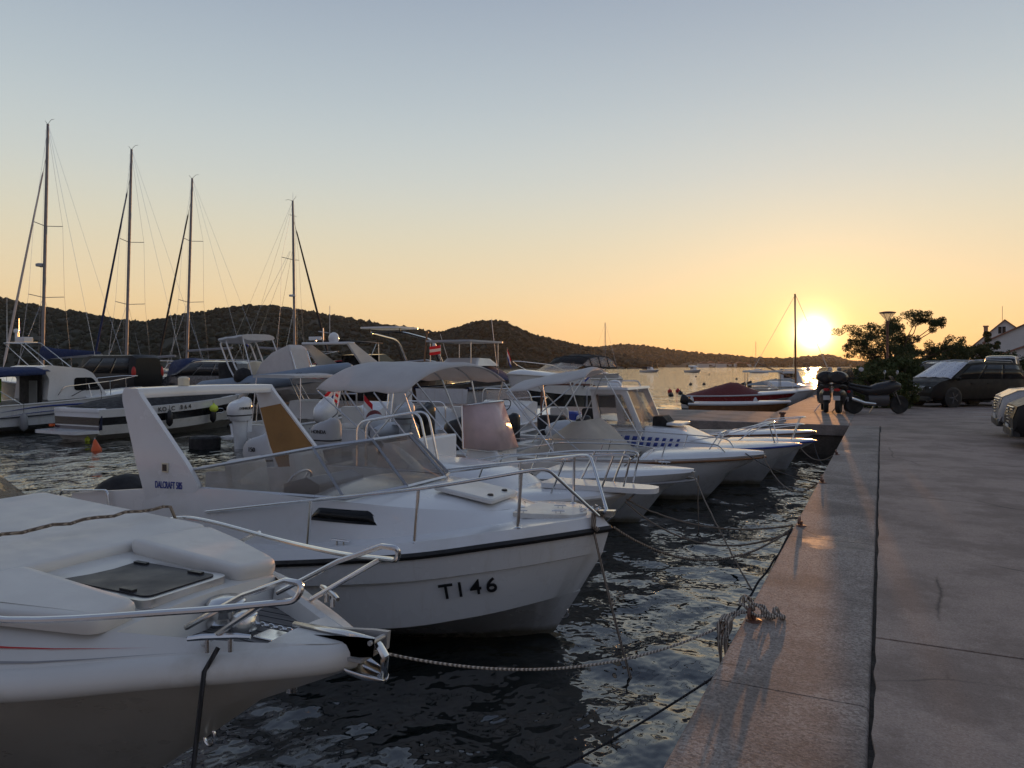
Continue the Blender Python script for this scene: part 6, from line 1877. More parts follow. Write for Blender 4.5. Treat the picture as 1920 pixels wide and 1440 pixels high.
def open_launch(label, x, y, L, heading, top, name='moored_boat', extra=None, far=False):
    t = thing(name, label, 'boat', (x, y, 0), heading, 'boats moored along the far promenade' if not far else None)
    cv, b = std_curves(L, L * .36, .7, 1.0, .9)
    h, S_ = hull_mesh(cv, 22); h.build('hull', M['gelhull'], t, sharp=30)
    rubrail(t, S_, M['wood' if top == 'wood' else 'gel_old'], .035); foredeck(t, S_, -L * .45, M['gel'], n=14); cockpit(t, S_, -L + .08, -L * .45 + .02, M['gel_old'])
    if top == 'screen':
        MB().loft([[(-L * .42, -.7, 1.0), (-L * .36, 0, 1.05), (-L * .42, .7, 1.0)], [(-L * .52, -.65, 1.5), (-L * .48, 0, 1.55), (-L * .52, .65, 1.5)]], False).build('windscreen', M['vinylwin'], t, solid=.015)
    elif top == 'cabin':
        MB().loft([[(-L * .65, -.7, .9), (-L * .35, -.65, .95), (-L * .35, .65, .95), (-L * .65, .7, .9)], [(-L * .65, -.65, 2.0), (-L * .42, -.6, 2.0), (-L * .42, .6, 2.0), (-L * .65, .65, 2.0)]], True, True).build('cabin', M['gel'], t, bevel=.05)
        for sd in (-1, 1): MB().box(-L * .60, -L * .45, *sorted((sd * .66, sd * .71)), 1.45, 1.8).build('cabin_window', M['dkglass'], t)
    elif top == 'cover':
        MB().loft([[(x_, L * .16 * a, .95 + hh * (1 - a * a)) for a in np.linspace(-1, 1, 9)] for x_, hh in ((-L + .1, .1), (-L * .7, .45), (-L * .45, .5), (-L * .3, .1))], False).build('boat_cover', M['grey_canvas'], t)
    elif top == 'awning':
        MB().loft([[(x_, L * .15 * a, 2.0 + .1 * (1 - a * a)) for a in np.linspace(-1, 1, 7)] for x_ in (-L * .85, -L * .4)], False).build('awning', M['canvas'], t, solid=.02)
        for x_ in (-L * .82, -L * .43):
            for sd in (-1, 1): MB().tube([(x_, sd * L * .14, .8), (x_, sd * L * .14, 2.0)], .02, 5).build('awning_post', M['steel'], t)
    if not far: outboard(t, -L - .1, 0, .75, .8, M['black'])
    return t
for i, (x, y, L, tp, lab) in enumerate((
        (-3.5, 46.5, 5.4, 'screen', 'white open boat with clear windscreen, first behind the red speedboat'),
        (-3.5, 49.5, 5.2, 'awning', 'white launch with a pale awning, between the clear-screened boat and the bare mast'),
        (-3.5, 58.5, 5.6, 'cover', 'white boat under a grey cover, beyond the bare wooden mast'),
        (-3.5, 64.0, 6.0, 'cabin', 'little white cabin boat in the sun glare by the promenade'),
        (-3.5, 70.0, 5.0, 'awning', 'white launch with a flat pale awning on posts, in the sun glare'),
        (-3.5, 77.0, 5.6, 'screen', 'white open boat with clear windscreen, farthest along the promenade'))):
    open_launch(lab, x, y, L, R(2 + i), tp)
def place_far(label, px, depth, heading, L, top, name):
    p = D(px, HY, depth); return open_launch(label, p.x, p.y, L, heading, top, name, far=True)
f1 = place_far('dark fishing boat with low wheelhouse moored out in the bay', 1236, 275, R(-20), 8.0, 'cabin', 'fishing_boat')
MB().rbox((-6.0, 0, 1.0), (2.2, 1.8, 1.1), .4, 4).build('deck_gear', M['black_canvas'], f1)
MB().tube([(-3.0, 0, 1.8), (-3.0, 0, 3.6)], .06, 6).build('mast', M['wood'], f1)
f2 = place_far('white flybridge motorboat out in the bay between the fishing boat and the sloop', 1314, 270, R(-35), 7.6, 'cabin', 'flybridge_boat')
MB().loft([[(-5.4, -1.1, 1.9), (-2.6, -1.0, 1.9), (-2.6, 1.0, 1.9), (-5.4, 1.1, 1.9)], [(-5.4, -1.0, 2.7), (-3.4, -.9, 2.6), (-3.4, .9, 2.6), (-5.4, 1.0, 2.7)]], True, True).build('flybridge', M['gel'], f2)
MB().tube([(-5.0, 0, 2.6), (-5.2, 0, 4.2)], .05, 6).build('mast', M['gel'], f2)
MB().box(-5.6, -3.8, -1.1, 1.1, 3.4, 3.5).build('awning', M['black_canvas'], f2)
place_far('tiny white boat near the far shore left of the bare wooden mast', 1456, 250, R(160), 3.0, 'cover', 'rowing_boat')

# ================================================================== vehicles (local x forward, nose at +L/2, wheels on z = 0)
def car(name, label, cat, loc, rz, L, Wd, H, body, kind='mpv', group=None, shade=False, grille='bars', plate=True, glassmat='dkglass'):
    t = thing(name, label, cat, loc, rz, group)
    hl = L / 2
    if kind == 'van':
        top = [(-hl, .55 * H), (-hl + .04, .93 * H), (-hl + .3, H), (hl * .35, H), (hl * .58, .95 * H), (hl * .80, .62 * H), (hl * .95, .52 * H), (hl, .35 * H)]
        belt = .54 * H; a0, a1, b0, b1 = -hl + .25, -hl + .3, hl * .36, hl * .80
    elif kind == 'suv':
        top = [(-hl, .50 * H), (-hl + .10, .66 * H), (-hl + .35, .93 * H), (-hl + .8, H), (hl * .05, H), (hl * .22, .95 * H), (hl * .46, .64 * H), (hl * .85, .58 * H), (hl * .97, .50 * H), (hl, .36 * H)]
        belt = .60 * H; a0, a1, b0, b1 = -hl + .22, -hl + .55, hl * .20, hl * .47
    elif kind == 'mpv':
        top = [(-hl, .46 * H), (-hl + .06, .64 * H), (-hl + .24, .92 * H), (-hl + .6, .985 * H), (hl * -.05, H), (hl * .22, .965 * H), (hl * .62, .645 * H), (hl * .86, .55 * H), (hl * .96, .46 * H), (hl, .32 * H)]
        belt = .58 * H; a0, a1, b0, b1 = -hl + .16, -hl + .36, hl * .20, hl * .63
    else:
        top = [(-hl, .48 * H), (-hl + .08, .63 * H), (-hl * .62, .70 * H), (-hl * .42, .95 * H), (-hl * .1, H), (hl * .12, .95 * H), (hl * .46, .64 * H), (hl * .86, .54 * H), (hl * .97, .45 * H), (hl, .34 * H)]
        belt = .61 * H; a0, a1, b0, b1 = -hl * .62, -hl * .40, hl * .10, hl * .48
    tx = np.array([p[0] for p in top]); tz = np.array([p[1] for p in top])
    xs = np.unique(np.concatenate([np.linspace(-hl, hl, 44), tx]))
    sill = .19 * H / 1.6 + .02
    rings = []
    for x in xs:
        zt = np.interp(x, tx, tz); e = abs(x) / hl
        w = Wd / 2 * (1 - .16 * max(0, (e - .72) / .28) ** 2.2)
        zb = min(belt, zt - .02); up = max(0.0, zt - belt)
        wr = w * (1 - .20 * min(1, up / (.36 * H)))
        nose = .06 * max(0, (e - .9) / .1)
        rings.append([(x, 0, sill + nose), (x, w * .80, sill + nose), (x, w * .96, sill + .10 + nose), (x, w, zb * .55), (x, w * .985, zb * .86), (x, w * .95, zb), (x, w * .95 + (wr - w * .95) * .55, zb + (zt - zb) * .55),
                      (x, wr * .97, zt - .05 * min(1, (zt - zb) / .1)), (x, wr * .70, zt - .008), (x, 0, zt)])
    mb = MB().loft(rings, False)
    mb.add(rings[0], [tuple(range(10))], False); mb.add(rings[-1], [tuple(range(10))[::-1]], False)
    mb.mirror()
    bo = mb.build('body', body, t, sharp=32)
    # glazing laid 6 mm proud of the body
    def sidepatch(x0b, x0t, x1t, x1b, s, mat, nm):
        lo, up = [], []
        for f in np.linspace(0, 1, 14):
            for L_, xa, xb, v in ((lo, x0b, x1b, .07), (up, x0t, x1t, .86)):
                x = xa + (xb - xa) * f
                r_ = [np.array([np.interp(x, xs, [q[k][c] for q in rings]) for c in range(3)]) for k in (5, 6, 7)]
                p = r_[0] + (r_[1] - r_[0]) * min(1, v / .55) if v < .55 else r_[1] + (r_[2] - r_[1]) * ((v - .55) / .45)
                L_.append((x, s * (p[1] + .010), p[2]))
        return MB().grid([lo, up]).build(nm, mat, t, solid=.006)
    n = 3 if kind in ('van', 'mpv', 'suv') else 2
    for s in (-1, 1):
        B_ = np.linspace(a0 + .04, b1 - .10, n + 1); T_ = np.linspace(a1 + .05, b0 - .02, n + 1)
        for i in range(n):
            sidepatch(B_[i] + .025, T_[i] + .025, T_[i + 1] - .025, B_[i + 1] - .025, s, M[glassmat], 'side_window')
    def ycurve(x, zoff, scale): 
        zt = np.interp(x, tx, tz); r_ = [np.interp(x, xs, [q[8][1] for q in rings]), np.interp(x, xs, [q[7][1] for q in rings])]
        return r_
    G = []
    for x in np.linspace(b0 + .04, b1 - .04, 8):
        zt = np.interp(x, tx, tz); y7 = np.interp(x, xs, [q[7][1] for q in rings]); z7 = np.interp(x, xs, [q[7][2] for q in rings]); y8 = np.interp(x, xs, [q[8][1] for q in rings])
        G.append([(x + .006, yy, (zt if abs(yy) <= y8 else zt + (z7 - zt) * (abs(yy) - y8) / (y7 - y8)) + .008) for yy in np.linspace(-y7 * .97, y7 * .97, 11)])
    ws = MB().grid(G).build('windscreen', M[glassmat], t, solid=.006)
    if shade:
        G2 = [[(p[0] + .02 + .012 * math.sin(9 * p[1] + 5 * p[0]), p[1] * 1.02, p[2] + .022 + .012 * math.sin(13 * p[1]) ) for p in r_] for r_ in G]
        e = G2[-1]; G2.append([(p[0] + .10 - .05 * abs(math.sin(3 * p[1])), p[1] * 1.05, p[2] - .045) for p in e])
        MB().grid(G2).build('sun_shade', M['sunshade'], t, solid=.006)
    # wheels, arches, lamps
    r = .205 * H if H < 1.9 else .34
    r = min(max(r, .31), .37)
    for x in (-hl * .58, hl * .62):
        for s in (-1, 1):
            T = Matrix.Translation((x, s * (Wd / 2 - .10), r)) @ Matrix.Rotation(R(90), 4, 'X')
            ar = MB().lathe([(r * 1.13, -.14), (r * 1.13, .10), (r * 1.06, .112), (.05, .112)], (0, 0, 0), 26, T if s < 0 else T @ Matrix.Rotation(R(180), 4, 'X')).build('wheel_arch', M['rubber'], t)
            ty = MB().lathe([(r * .66, -.10), (r * .96, -.10), (r, -.06), (r, .08), (r * .95, .118), (r * .66, .122)], (0, 0, 0), 26, T if s < 0 else T @ Matrix.Rotation(R(180), 4, 'X')).build('wheel', M['tyre'], t)
            rm = MB(); Tq = T if s < 0 else T @ Matrix.Rotation(R(180), 4, 'X')
            rm.lathe([(r * .67, .09), (r * .67, .118), (r * .58, .112), (r * .56, .09)], (0, 0, 0), 22, Tq)
            for k in range(5):
                a = 2 * math.pi * k / 5
                rm.tube([Tq @ Vector((.03 * math.cos(a), .03 * math.sin(a), .118)), Tq @ Vector((r * .6 * math.cos(a), r * .6 * math.sin(a), .108))], .028, 5)
            rm.lathe([(.055, .09), (.055, .124), (.02, .126)], (0, 0, 0), 10, Tq)
            rm.build('rim', M['rim'], ty)
    zh = np.interp(hl * .9, tx, tz)
    for s in (-1, 1):
        w9 = Wd / 2 * .93
        q = [(hl * .80, s * (w9 + .008), zh * .93), (hl * .985, s * (w9 * .70), zh * .86), (hl * 1.0, s * (w9 * .56), zh * .70), (hl * .90, s * (w9 * .99), zh * .74)]
        c = np.mean(np.array(q), 0)
        MB().ball(tuple(c - np.array([.06, s * .02, 0])), (.20, .17, .085), 12, 8, Matrix.Rotation(s * R(-38), 4, 'Z')).build('headlight', M['lens'], t)
        MB().ball((-hl + .06, s * (Wd / 2 * .80), .60 * H), (.08, .12, .14 if kind != 'van' else .28), 10, 8).build('tail_light', M['red'], t)
        MB().ball((b1 - .18, s * (Wd / 2 + .08), belt + .06), (.07, .11, .075), 10, 7).build('door_mirror', body, t)
        for x in (-hl * .12, hl * .22):
            MB().box(x - .09, x + .09, *sorted((s * (Wd / 2 * .985 - .002), s * (Wd / 2 * .985 + .022))), belt * .86, belt * .90).build('door_handle', body, t)
    zg = zh * .70
    gr = MB()
    for k in range(4 if grille == 'bars' else 3):
        gr.tube([(hl * .985 + .006, -.42 * (1 - .06 * k), zg + .10 - .06 * k), (hl + .020, 0, zg + .10 - .06 * k), (hl * .985 + .006, .42 * (1 - .06 * k), zg + .10 - .06 * k)], .016, 5)
    gr.tube([(hl * .98, -.46, zg + .15), (hl + .014, 0, zg + .16), (hl * .98, .46, zg + .15), (hl * .98, .38, zg - .14), (hl + .012, 0, zg - .15), (hl * .98, -.38, zg - .14)], .020, 5, True)
    gr.build('grille', M['steel'], t)
    MB().rbox((hl - .06, 0, sill + .02), (.18, Wd * .80, .16), .06, 4).build('bumper_lip', M['black'], t)
    if plate: MB().box(hl + .012, hl + .028, -.26, .26, zg - .30, zg - .19).build('number_plate', M['flagw'], t)
    for s in (-1, 1):
        if kind in ('mpv', 'suv'):
            P = [(x, s * Wd * .345, np.interp(x, tx, tz) + .045) for x in np.linspace(-hl + .7, b0 - .1, 8)]
            MB().tube([(P[0][0] - .08, P[0][1], P[0][2] - .06)] + P + [(P[-1][0] + .10, P[-1][1], P[-1][2] - .06)], .018, 6).build('roof_rail', M['alu'], t)
    return t
G0 = QT - 0.004
a45 = R(-137)
def nose_at(x, y, rz, L): return (x - math.cos(rz) * L / 2, y - math.sin(rz) * L / 2, G0)
GP = 'cars parked nose-in along the promenade'
car('parked_car', 'dark grey people carrier with a silver sunshade across its windscreen', 'car', nose_at(1.15, 33.3, a45, 4.85), a45, 4.85, 1.90, 1.80, M['carbrown'], 'mpv', GP, shade=True)
car('parked_car', 'white car hidden mostly behind the dark people carrier', 'car', nose_at(1.0, 37.0, a45, 4.4), a45, 4.4, 1.8, 1.50, M['carwhite'], 'sedan', GP)
car('parked_car', 'pale blue car, third nose in the row behind the people carrier', 'car', nose_at(.95, 40.9, a45, 4.4), a45, 4.4, 1.8, 1.50, M['carblue'], 'sedan', GP)
car('parked_car', 'silver off-roader with upright screen, farthest nose in the promenade row', 'car', nose_at(1.1, 45.3, a45, 4.5), a45, 4.5, 1.85, 1.82, M['carsilver'], 'suv', GP, glassmat='smoke')
bxx = MB().rbox((0, 0, 0), (2.4, 1.9, 1.5), .2, 4)
car('delivery_van', 'white van standing beyond the parked row, only its top showing', 'van', (6.8, 56.0, G0), R(-100), 5.2, 2.0, 2.25, M['carwhite'], 'van')
car('parked_car', 'black car with bright chrome grille at the right edge', 'car', nose_at(2.28, 17.9, R(178), 4.8), R(178), 4.8, 1.92, 1.66, M['carblack'], 'suv', 'cars in the bays at the right edge')
car('parked_car', 'silver-grey car in the bay just beyond the black chrome-grilled car', 'car', nose_at(2.35, 20.4, R(178), 4.5), R(178), 4.5, 1.85, 1.84, M['carsilver'], 'suv', 'cars in the bays at the right edge')
# on the pier
car('parked_car', 'dark grey people carrier parked on the pier in front of the masts', 'car', (-29.5, 26.15, QT), R(180), 5.0, 1.9, 1.86, M['cargrey'], 'mpv')
car('black_van', 'black van parked at the pier end behind the fishing cruiser', 'van', (-34.9, 25.0, QT), R(180), 4.9, 1.95, 2.15, M['carblack'], 'van')

# inflatable on its trailer
def trailer_rib():
    x, y = -19.2, 23.9
    tr = thing('boat_trailer', 'low steel boat trailer carrying the grey inflatable on the pier', 'trailer', (x, y, QT))
    fr = MB()
    for s in (-1, 1): fr.tube([(-6.4, s * .55, .45), (-1.8, s * .5, .45), (.4, 0, .48)], .045, 6)
    for q in (-6.0, -4.5, -3.0): fr.tube([(q, -.8, .45), (q, .8, .45)], .04, 6)
    for s in (-1, 1):
        for q in (-5.6, -3.4): fr.tube([(q, s * .5, .45), (q, s * .55, .75)], .035, 6)
    fr.tube([(.4, 0, .48), (.4, 0, 0)], .035, 6)
    fo = fr.build('frame', M['alu'], tr)
    for s in (-1, 1):
        T = Matrix.Translation((-4.4, s * .98, .30)) @ Matrix.Rotation(R(90), 4, 'X')
        MB().lathe([(.05, -.1), (.29, -.1), (.30, .0), (.29, .1), (.05, .1)], (0, 0, 0), 20, T).build('wheel', M['tyre'], tr)
        MB().loft([[(-4.4 + .36 * math.cos(q), s * .98 + dy, .30 + .36 * math.sin(q)) for q in np.linspace(.2, 2.94, 10)] for dy in (-.13, .13)], False).build('mudguard', M['black'], tr, solid=.01)
    t = thing('inflatable_boat', 'blue-grey inflatable boat on a trailer with white cover, frame and bag', 'boat', (x + .3, y, QT + .72))
    t.rotation_euler = (0, R(-5), 0)
    rib(t, 7.4, 2.5, .33, M['bluegrey'], .55)
    st = MB()
    for s in (-1, 1):
        st.tube([(-7.2, s * 1.235, .53), (-4.5, s * 1.245, .55), (-2.2, s * 1.12, .60), (-.9, s * .78, .68)], .03, 6)
    st.build('rubbing_strip', M['navy'], t)
    for s in (-1,):
        for k in range(3): text('V', .15, M['navy'], t, frame((-1.9 + k * .14, s * 1.13 - .0 + .045 * k, .72), (1, .34, .06), (0, .25, 1)), 'lettering', .01)
    # a covered console, roll bar with rolled awning
    MB().loft([[(-4.9, -.55, .75), (-2.6, -.55, .85), (-2.6, .55, .85), (-4.9, .55, .75)], [(-4.5, -.5, 1.35), (-2.75, -.5, 1.9), (-2.75, .5, 1.9), (-4.5, .5, 1.35)], [(-4.0, -.35, 1.75), (-2.9, -.4, 2.02), (-2.9, .4, 2.02), (-4.0, .35, 1.75)]], True, True).build('console_cover', M['canvas'], t, bevel=.08)
    MB().tube([(-2.5, -.5, .9), (-2.75, -.5, 1.75)], .02, 6).tube([(-2.5, .5, .9), (-2.75, .5, 1.75)], .02, 6).build('cover_pole', M['steel'], t)
    fr = MB()
    for dx, dz in ((0, 0), (.35, .05)):
        fr.tube(fillet([(-5.6 + dx, -.85, .85), (-5.9 + dx, -.85, 1.35), (-6.35 + dx, -.85, 2.45 + dz), (-6.35 + dx, .85, 2.45 + dz), (-5.9 + dx, .85, 1.35), (-5.6 + dx, .85, .85)], .15, 4), .035, 7)
    fr.tube([(-4.6, -.85, .9), (-5.0, -.85, 2.5)], .025, 6).tube([(-4.4, .85, .9), (-5.0, .85, 2.5)], .025, 6)
    fr.build('roll_bar', M['gel'], t)
    MB().loft([[(-5.6 + 0.78 * q, .95 * a, 2.5 + .13 * math.sin(k) + .02 * math.sin(20 * q)) for k in (0,)] for q in (0, 1) for a in (0,)], False) if False else None
    rings = []
    for xq in np.linspace(-6.35, -4.95, 10):
        rings.append([(xq, .95 * math.cos(k), 2.55 + .15 * math.sin(k) + .02 * math.sin(xq * 9 + k * 3)) for k in np.linspace(0, 6.28, 16, endpoint=False)])
    MB().loft(rings, True, True).build('rolled_awning', M['canvas'], t)
    MB().rbox((-6.9, 0, .8), (.7, .6, .85), .2, 5).build('engine_cover', M['black_canvas'], t)
    MB().rbox((-5.35, .1, .55), (.5, .5, 1.0), .12, 4).build('cream_box', M['cream'], t)
    MB().ball((-5.0, -.95, .86), (.42, .38, .38), 14, 9).build('black_bag', M['black_canvas'], t)
    return t
trailer_rib()

# ================================================================== scooters and a motorcycle by the pier's root
def scooter(label, loc, rz, case=True, kind='scooter', mirror_dz=0):
    t = thing('scooter' if kind == 'scooter' else 'motorcycle', label, 'scooter' if kind == 'scooter' else 'motorcycle', loc, rz, 'two-wheelers parked by the pier')
    t.scale = (1.08, 1.2, 1.08) if kind == 'scooter' else (1.0, 1.0, 1.0)
    wb = 1.35 if kind == 'scooter' else 1.5; r = .26 if kind == 'scooter' else .31
    for x, nm in ((-wb / 2, 'wheel'), (wb / 2, 'wheel')):
        T = Matrix.Translation((x, 0, r)) @ Matrix.Rotation(R(90), 4, 'X')
        w = MB().lathe([(r * .62, -.05), (r * .93, -.06), (r, 0), (r * .93, .06), (r * .62, .05)], (0, 0, 0), 24, T).build(nm, M['tyre'], t)
        rm = MB().lathe([(r * .64, -.04), (r * .64, .04), (r * .55, .04), (r * .55, -.04)], (0, 0, 0), 20, T)
        for k in range(5):
            a = 2 * math.pi * k / 5; rm.tube([T @ Vector((0, 0, 0)), T @ Vector((r * .6 * math.cos(a), r * .6 * math.sin(a), 0))], .018, 5)
        rm.build('rim', M['rim'], w)
    bm_ = M['black']
    if kind == 'scooter':
        body = [(-.95, .72, .10), (-.75, .80, .15), (-.4, .76, .17), (-.1, .62, .15), (.05, .38, .16), (.32, .36, .18), (.42, .60, .20), (.50, .98, .19), (.46, 1.08, .12)]
        low = [(-.80, .48), (-.70, .40), (-.4, .34), (-.1, .26), (.05, .24), (.30, .24), (.50, .36), (.60, .70), (.56, 1.0)]
        rings = [[(x, w * math.cos(q), (z + l[1]) / 2 + (z - l[1]) / 2 * math.sin(q)) for q in np.linspace(0, 6.28, 14, endpoint=False)] for (x, z, w), l in zip(body, low)]
        MB().loft(rings, True, True).build('body', bm_, t)
        MB().loft([[(x, w * math.cos(q), z + .07 * math.sin(q)) for q in np.linspace(0, 6.28, 12, endpoint=False)] for x, w, z in ((-.95, .08, .86), (-.8, .16, .88), (-.4, .17, .84), (-.02, .13, .78), (.05, .05, .74))], True, True).build('seat', M['rubber'], t)
        MB().loft([[(.42, -.20, .95), (.42, .20, .95)], [(.36, -.24, 1.2), (.36, .24, 1.2)], [(.24, -.17, 1.42), (.24, .17, 1.42)]], False).build('windshield', M['smoke'], t, solid=.008)
        hx, hz_ = .38, 1.08
    else:
        MB().loft([[(x, w * math.cos(q), zc_ + hh * math.sin(q)) for q in np.linspace(0, 6.28, 14, endpoint=False)] for x, w, zc_, hh in ((-.95, .06, .92, .05), (-.7, .14, .84, .10), (-.3, .17, .74, .16), (.0, .22, .80, .22), (.3, .24, .84, .24), (.55, .22, .92, .20), (.78, .10, .92, .10))], True, True).build('body', bm_, t)
        MB().loft([[(x, .16 * math.cos(q), .48 + .22 * math.sin(q)) for q in np.linspace(0, 6.28, 12, endpoint=False)] for x in (-.32, -.1, .2, .36)], True, True).build('engine', M['rim'], t)
        MB().loft([[(x, w * math.cos(q), z + .06 * math.sin(q)) for q in np.linspace(0, 6.28, 12, endpoint=False)] for x, w, z in ((-.9, .07, .98), (-.6, .14, .92), (-.2, .15, .86), (.0, .08, .90))], True, True).build('seat', M['rubber'], t)
        MB().tube([(-.1, -.14, .34), (-.5, -.2, .38), (-.95, -.24, .52)], [.04, .055, .06], 8).build('exhaust', M['steel'], t)
        MB().loft([[(.62, -.16, 1.0), (.62, .16, 1.0)], [(.46, -.14, 1.26), (.46, .14, 1.26)]], False).build('windshield', M['smoke'], t, solid=.008)
        hx, hz_ = .46, 1.10
    fk = MB()
    for s in (-1, 1): fk.tube([(wb / 2, s * .09, r), (hx + .02, s * .09, hz_ - .1)], .024, 7)
    fk.build('fork', M['rim'], t)
    MB().tube([(hx - .16, -.37, hz_ + .02), (hx, -.14, hz_), (hx, .14, hz_), (hx - .16, .37, hz_ + .02)], .015, 6).build('handlebar', M['black'], t)
    for s in (-1, 1):
        MB().tube([(hx - .06, s * .28, hz_ + .02), (hx + .02, s * .40, hz_ + .26)], .008, 5).build('mirror_stem', M['black'], t)
        MB().lathe([(.02, -.012), (.065, -.01), (.07, .0), (.065, .01)], (hx + .02, s * .42, hz_ + .29), 14, Matrix.Rotation(R(90), 4, 'Y')).build('mirror', M['lens'], t)
    MB().ball((hx + .16, 0, hz_ - .12), (.06, .10, .08), 10, 7).build('headlight', M['lens'], t)
    MB().ball((-.93, 0, .74), (.05, .09, .05), 10, 6).build('tail_light', M['red'], t)
    MB().box(-.99, -.975, -.09, .09, .42, .56).build('number_plate', M['flagw'], t)
    if case: MB().loft([[(-1.02 + q_, w * .27 * math.cos(q), 1.13 + .20 * w * math.sin(q)) for q in np.linspace(0, 6.28, 16, endpoint=False)] for q_, w in ((0, .55), (.06, .92), (.2, 1.0), (.36, .95), (.44, .6))], True, True).build('top_case', M['black'], t)
    MB().tube([(-.05, .12, .25), (-.1, .28, .0)], .014, 5).build('side_stand', M['steel'], t)
    return t
scooter('black scooter with round top case, leftmost of the three two-wheelers', (-1.80, 28.3, G0), R(97))
scooter('black scooter with top case between the other scooter and the motorcycle', (-1.20, 28.1, G0), R(82))
scooter('black motorcycle seen side-on with raised round mirrors, nearest the bushes', (-.16, 27.75, G0), R(26), False, 'motorcycle')

# ================================================================== tree, bushes, lamp and houses on the right
def leaves(name, mat, parent, clumps, per, size, seed):
    """leaf-sized faces scattered through several clump volumes"""
    rg = np.random.default_rng(seed); V = []; 
    for (c, rad, k) in clumps:
        n = int(per * k)
        d = rg.normal(size=(n, 3)); d /= np.linalg.norm(d, axis=1)[:, None]
        r_ = rg.random(n) ** .45
        p = np.array(c) + d * r_[:, None] * np.array(rad)
        u = rg.normal(size=(n, 3)); u /= np.linalg.norm(u, axis=1)[:, None]
        w = np.cross(u, rg.normal(size=(n, 3))); w /= np.linalg.norm(w, axis=1)[:, None]
        s = size * rg.uniform(.6, 1.4, n)[:, None]
        V.append(np.stack([p - u * s, p + w * s * .45, p + u * s, p - w * s * .45], 1))
    V = np.concatenate(V).reshape(-1, 3); F = np.arange(len(V)).reshape(-1, 4)
    o = np_mesh(name, V, F, mat, smooth=False)
    o.parent = parent; KIDS.setdefault(parent.name, []).append(o)
    return o
def limb(mb, a, b, r0, r1, bend, rg, n=7):
    a = np.array(a, float); b = np.array(b, float); P = []
    for i in range(n):
        t = i / (n - 1); P.append(a * (1 - t) + b * t + np.array([rg.gauss(0, 1), rg.gauss(0, 1), abs(rg.gauss(0, .6))]) * bend * math.sin(math.pi * t))
    mb.tube(P, [r0 + (r1 - r0) * i / (n - 1) for i in range(n)], 7)
    return P
def shade_tree():
    base = D(1672, HY, 45); T0 = Vector((base.x, base.y, QT))
    t = thing('shade_tree', 'spreading tree with layered clumps of drooping leaves behind the street lamp', 'tree', T0)
    # crown clumps from the silhouette: pixel column, row, radii in metres
    rgt = Vector((CS, SN, 0)); fw = Vector((-SN, CS, 0))
    sil = [(1600, 640, 1.0, .42), (1585, 648, .45, .38), (1615, 625, .8, .38), (1640, 615, .7, .42), (1628, 650, 1.0, .45), (1655, 640, .9, .5), (1612, 660, .7, .3), (1640, 672, .8, .32),
           (1668, 612, .55, .45), (1690, 605, .55, .38), (1702, 602, .65, .42), (1722, 597, .5, .32), (1735, 604, .55, .35), (1748, 612, .42, .38), (1690, 620, .5, .35), (1700, 637, .6, .35), (1680, 650, .7, .4),
           (1715, 648, .75, .45), (1728, 640, .45, .35), (1700, 660, .6, .35), (1730, 660, .5, .3), (1752, 652, .6, .45), (1768, 648, .5, .4), (1780, 650, .45, .32), (1660, 665, .8, .4), (1690, 675, .6, .3), (1650, 655, .8, .4),
           (1742, 662, .4, .3), (1640, 632, .6, .35)]
    rg = random.Random(8); clumps = []; tips = []
    for px, py, rx, rz_ in sil:
        dz = CAMZ + (HY - py) / FPX * 45 - QT; dx = (px - 1672) / FPX * 45; dy = rg.uniform(-1.5, 1.5)
        c = rgt * dx + fw * dy + Vector((0, 0, dz)); tips.append(c)
        for k in range(5):
            cc = c + Vector((rg.gauss(0, rx * .5), rg.gauss(0, rx * .5), rg.gauss(0, rz_ * .45)))
            clumps.append((tuple(cc), (rx * .58, rx * .58, rz_ * .68), 1.0))
    tb = MB()
    for k in range(3):
        q = Vector((rg.gauss(0, .12), rg.gauss(0, .12), 0))
        limb(tb, q, q + Vector((rg.gauss(0, .2), rg.gauss(0, .2), 2.0)), .10, .07, .06, rg)
    tb.build('trunk', M['bark'], t)
    lb = MB()
    for c in tips:
        s = Vector((rg.gauss(0, .12), rg.gauss(0, .12), rg.uniform(1.2, 2.0)))
        limb(lb, s, c - Vector((0, 0, .1)), .055, .014, .10, rg)
    lb.build('limb', M['bark'], t)
    leaves('crown', M['leaf'], t, clumps, 190, .056, 3)
    return t
shade_tree()
def bush(label, loc, rad, k, size, seed, mat='bush', name='bush', n=30, stems=True):
    t = thing(name, label, 'bush', loc)
    rg = random.Random(seed); cl = []
    for i in range(n):
        a = rg.random() * 6.28; q = rg.random() ** .6
        z = rg.random()
        kx = math.sqrt(max(.05, 1 - (z - .35) ** 2))
        c = (rad[0] * q * math.cos(a) * kx, rad[1] * q * math.sin(a) * kx, rad[2] * (z * (1.05 - .25 * q)))
        rr = rad[0] * rg.uniform(.16, .30)
        cl.append((c, (rr, rr, rr * .8), 1.0))
    if stems:
        sb = MB()
        for i in range(9):
            a = rg.random() * 6.28
            limb(sb, (.2 * math.cos(a), .2 * math.sin(a), 0), (rad[0] * .6 * math.cos(a), rad[1] * .6 * math.sin(a), rad[2] * .8), .03, .01, .08, rg, 5)
        sb.build('stem', M['bark'], t)
    leaves('foliage', M[mat], t, cl, k, size, seed)
    return t
def on_ground(px, depth): 
    p = D(px, HY, depth); return (p.x, p.y, G0)
bush('tall oleander bush between the motorcycle and the parked cars', on_ground(1668, 34.0), (1.35, 1.2, 2.0), 240, .075, 11, n=70)
bush('ragged bush at the promenade edge behind the scooters', on_ground(1628, 36.0), (1.3, 1.1, 1.55), 220, .07, 12, n=60)
bush('low bush under the spreading tree', on_ground(1690, 42), (1.5, 1.2, 2.2), 200, .08, 13, n=60)
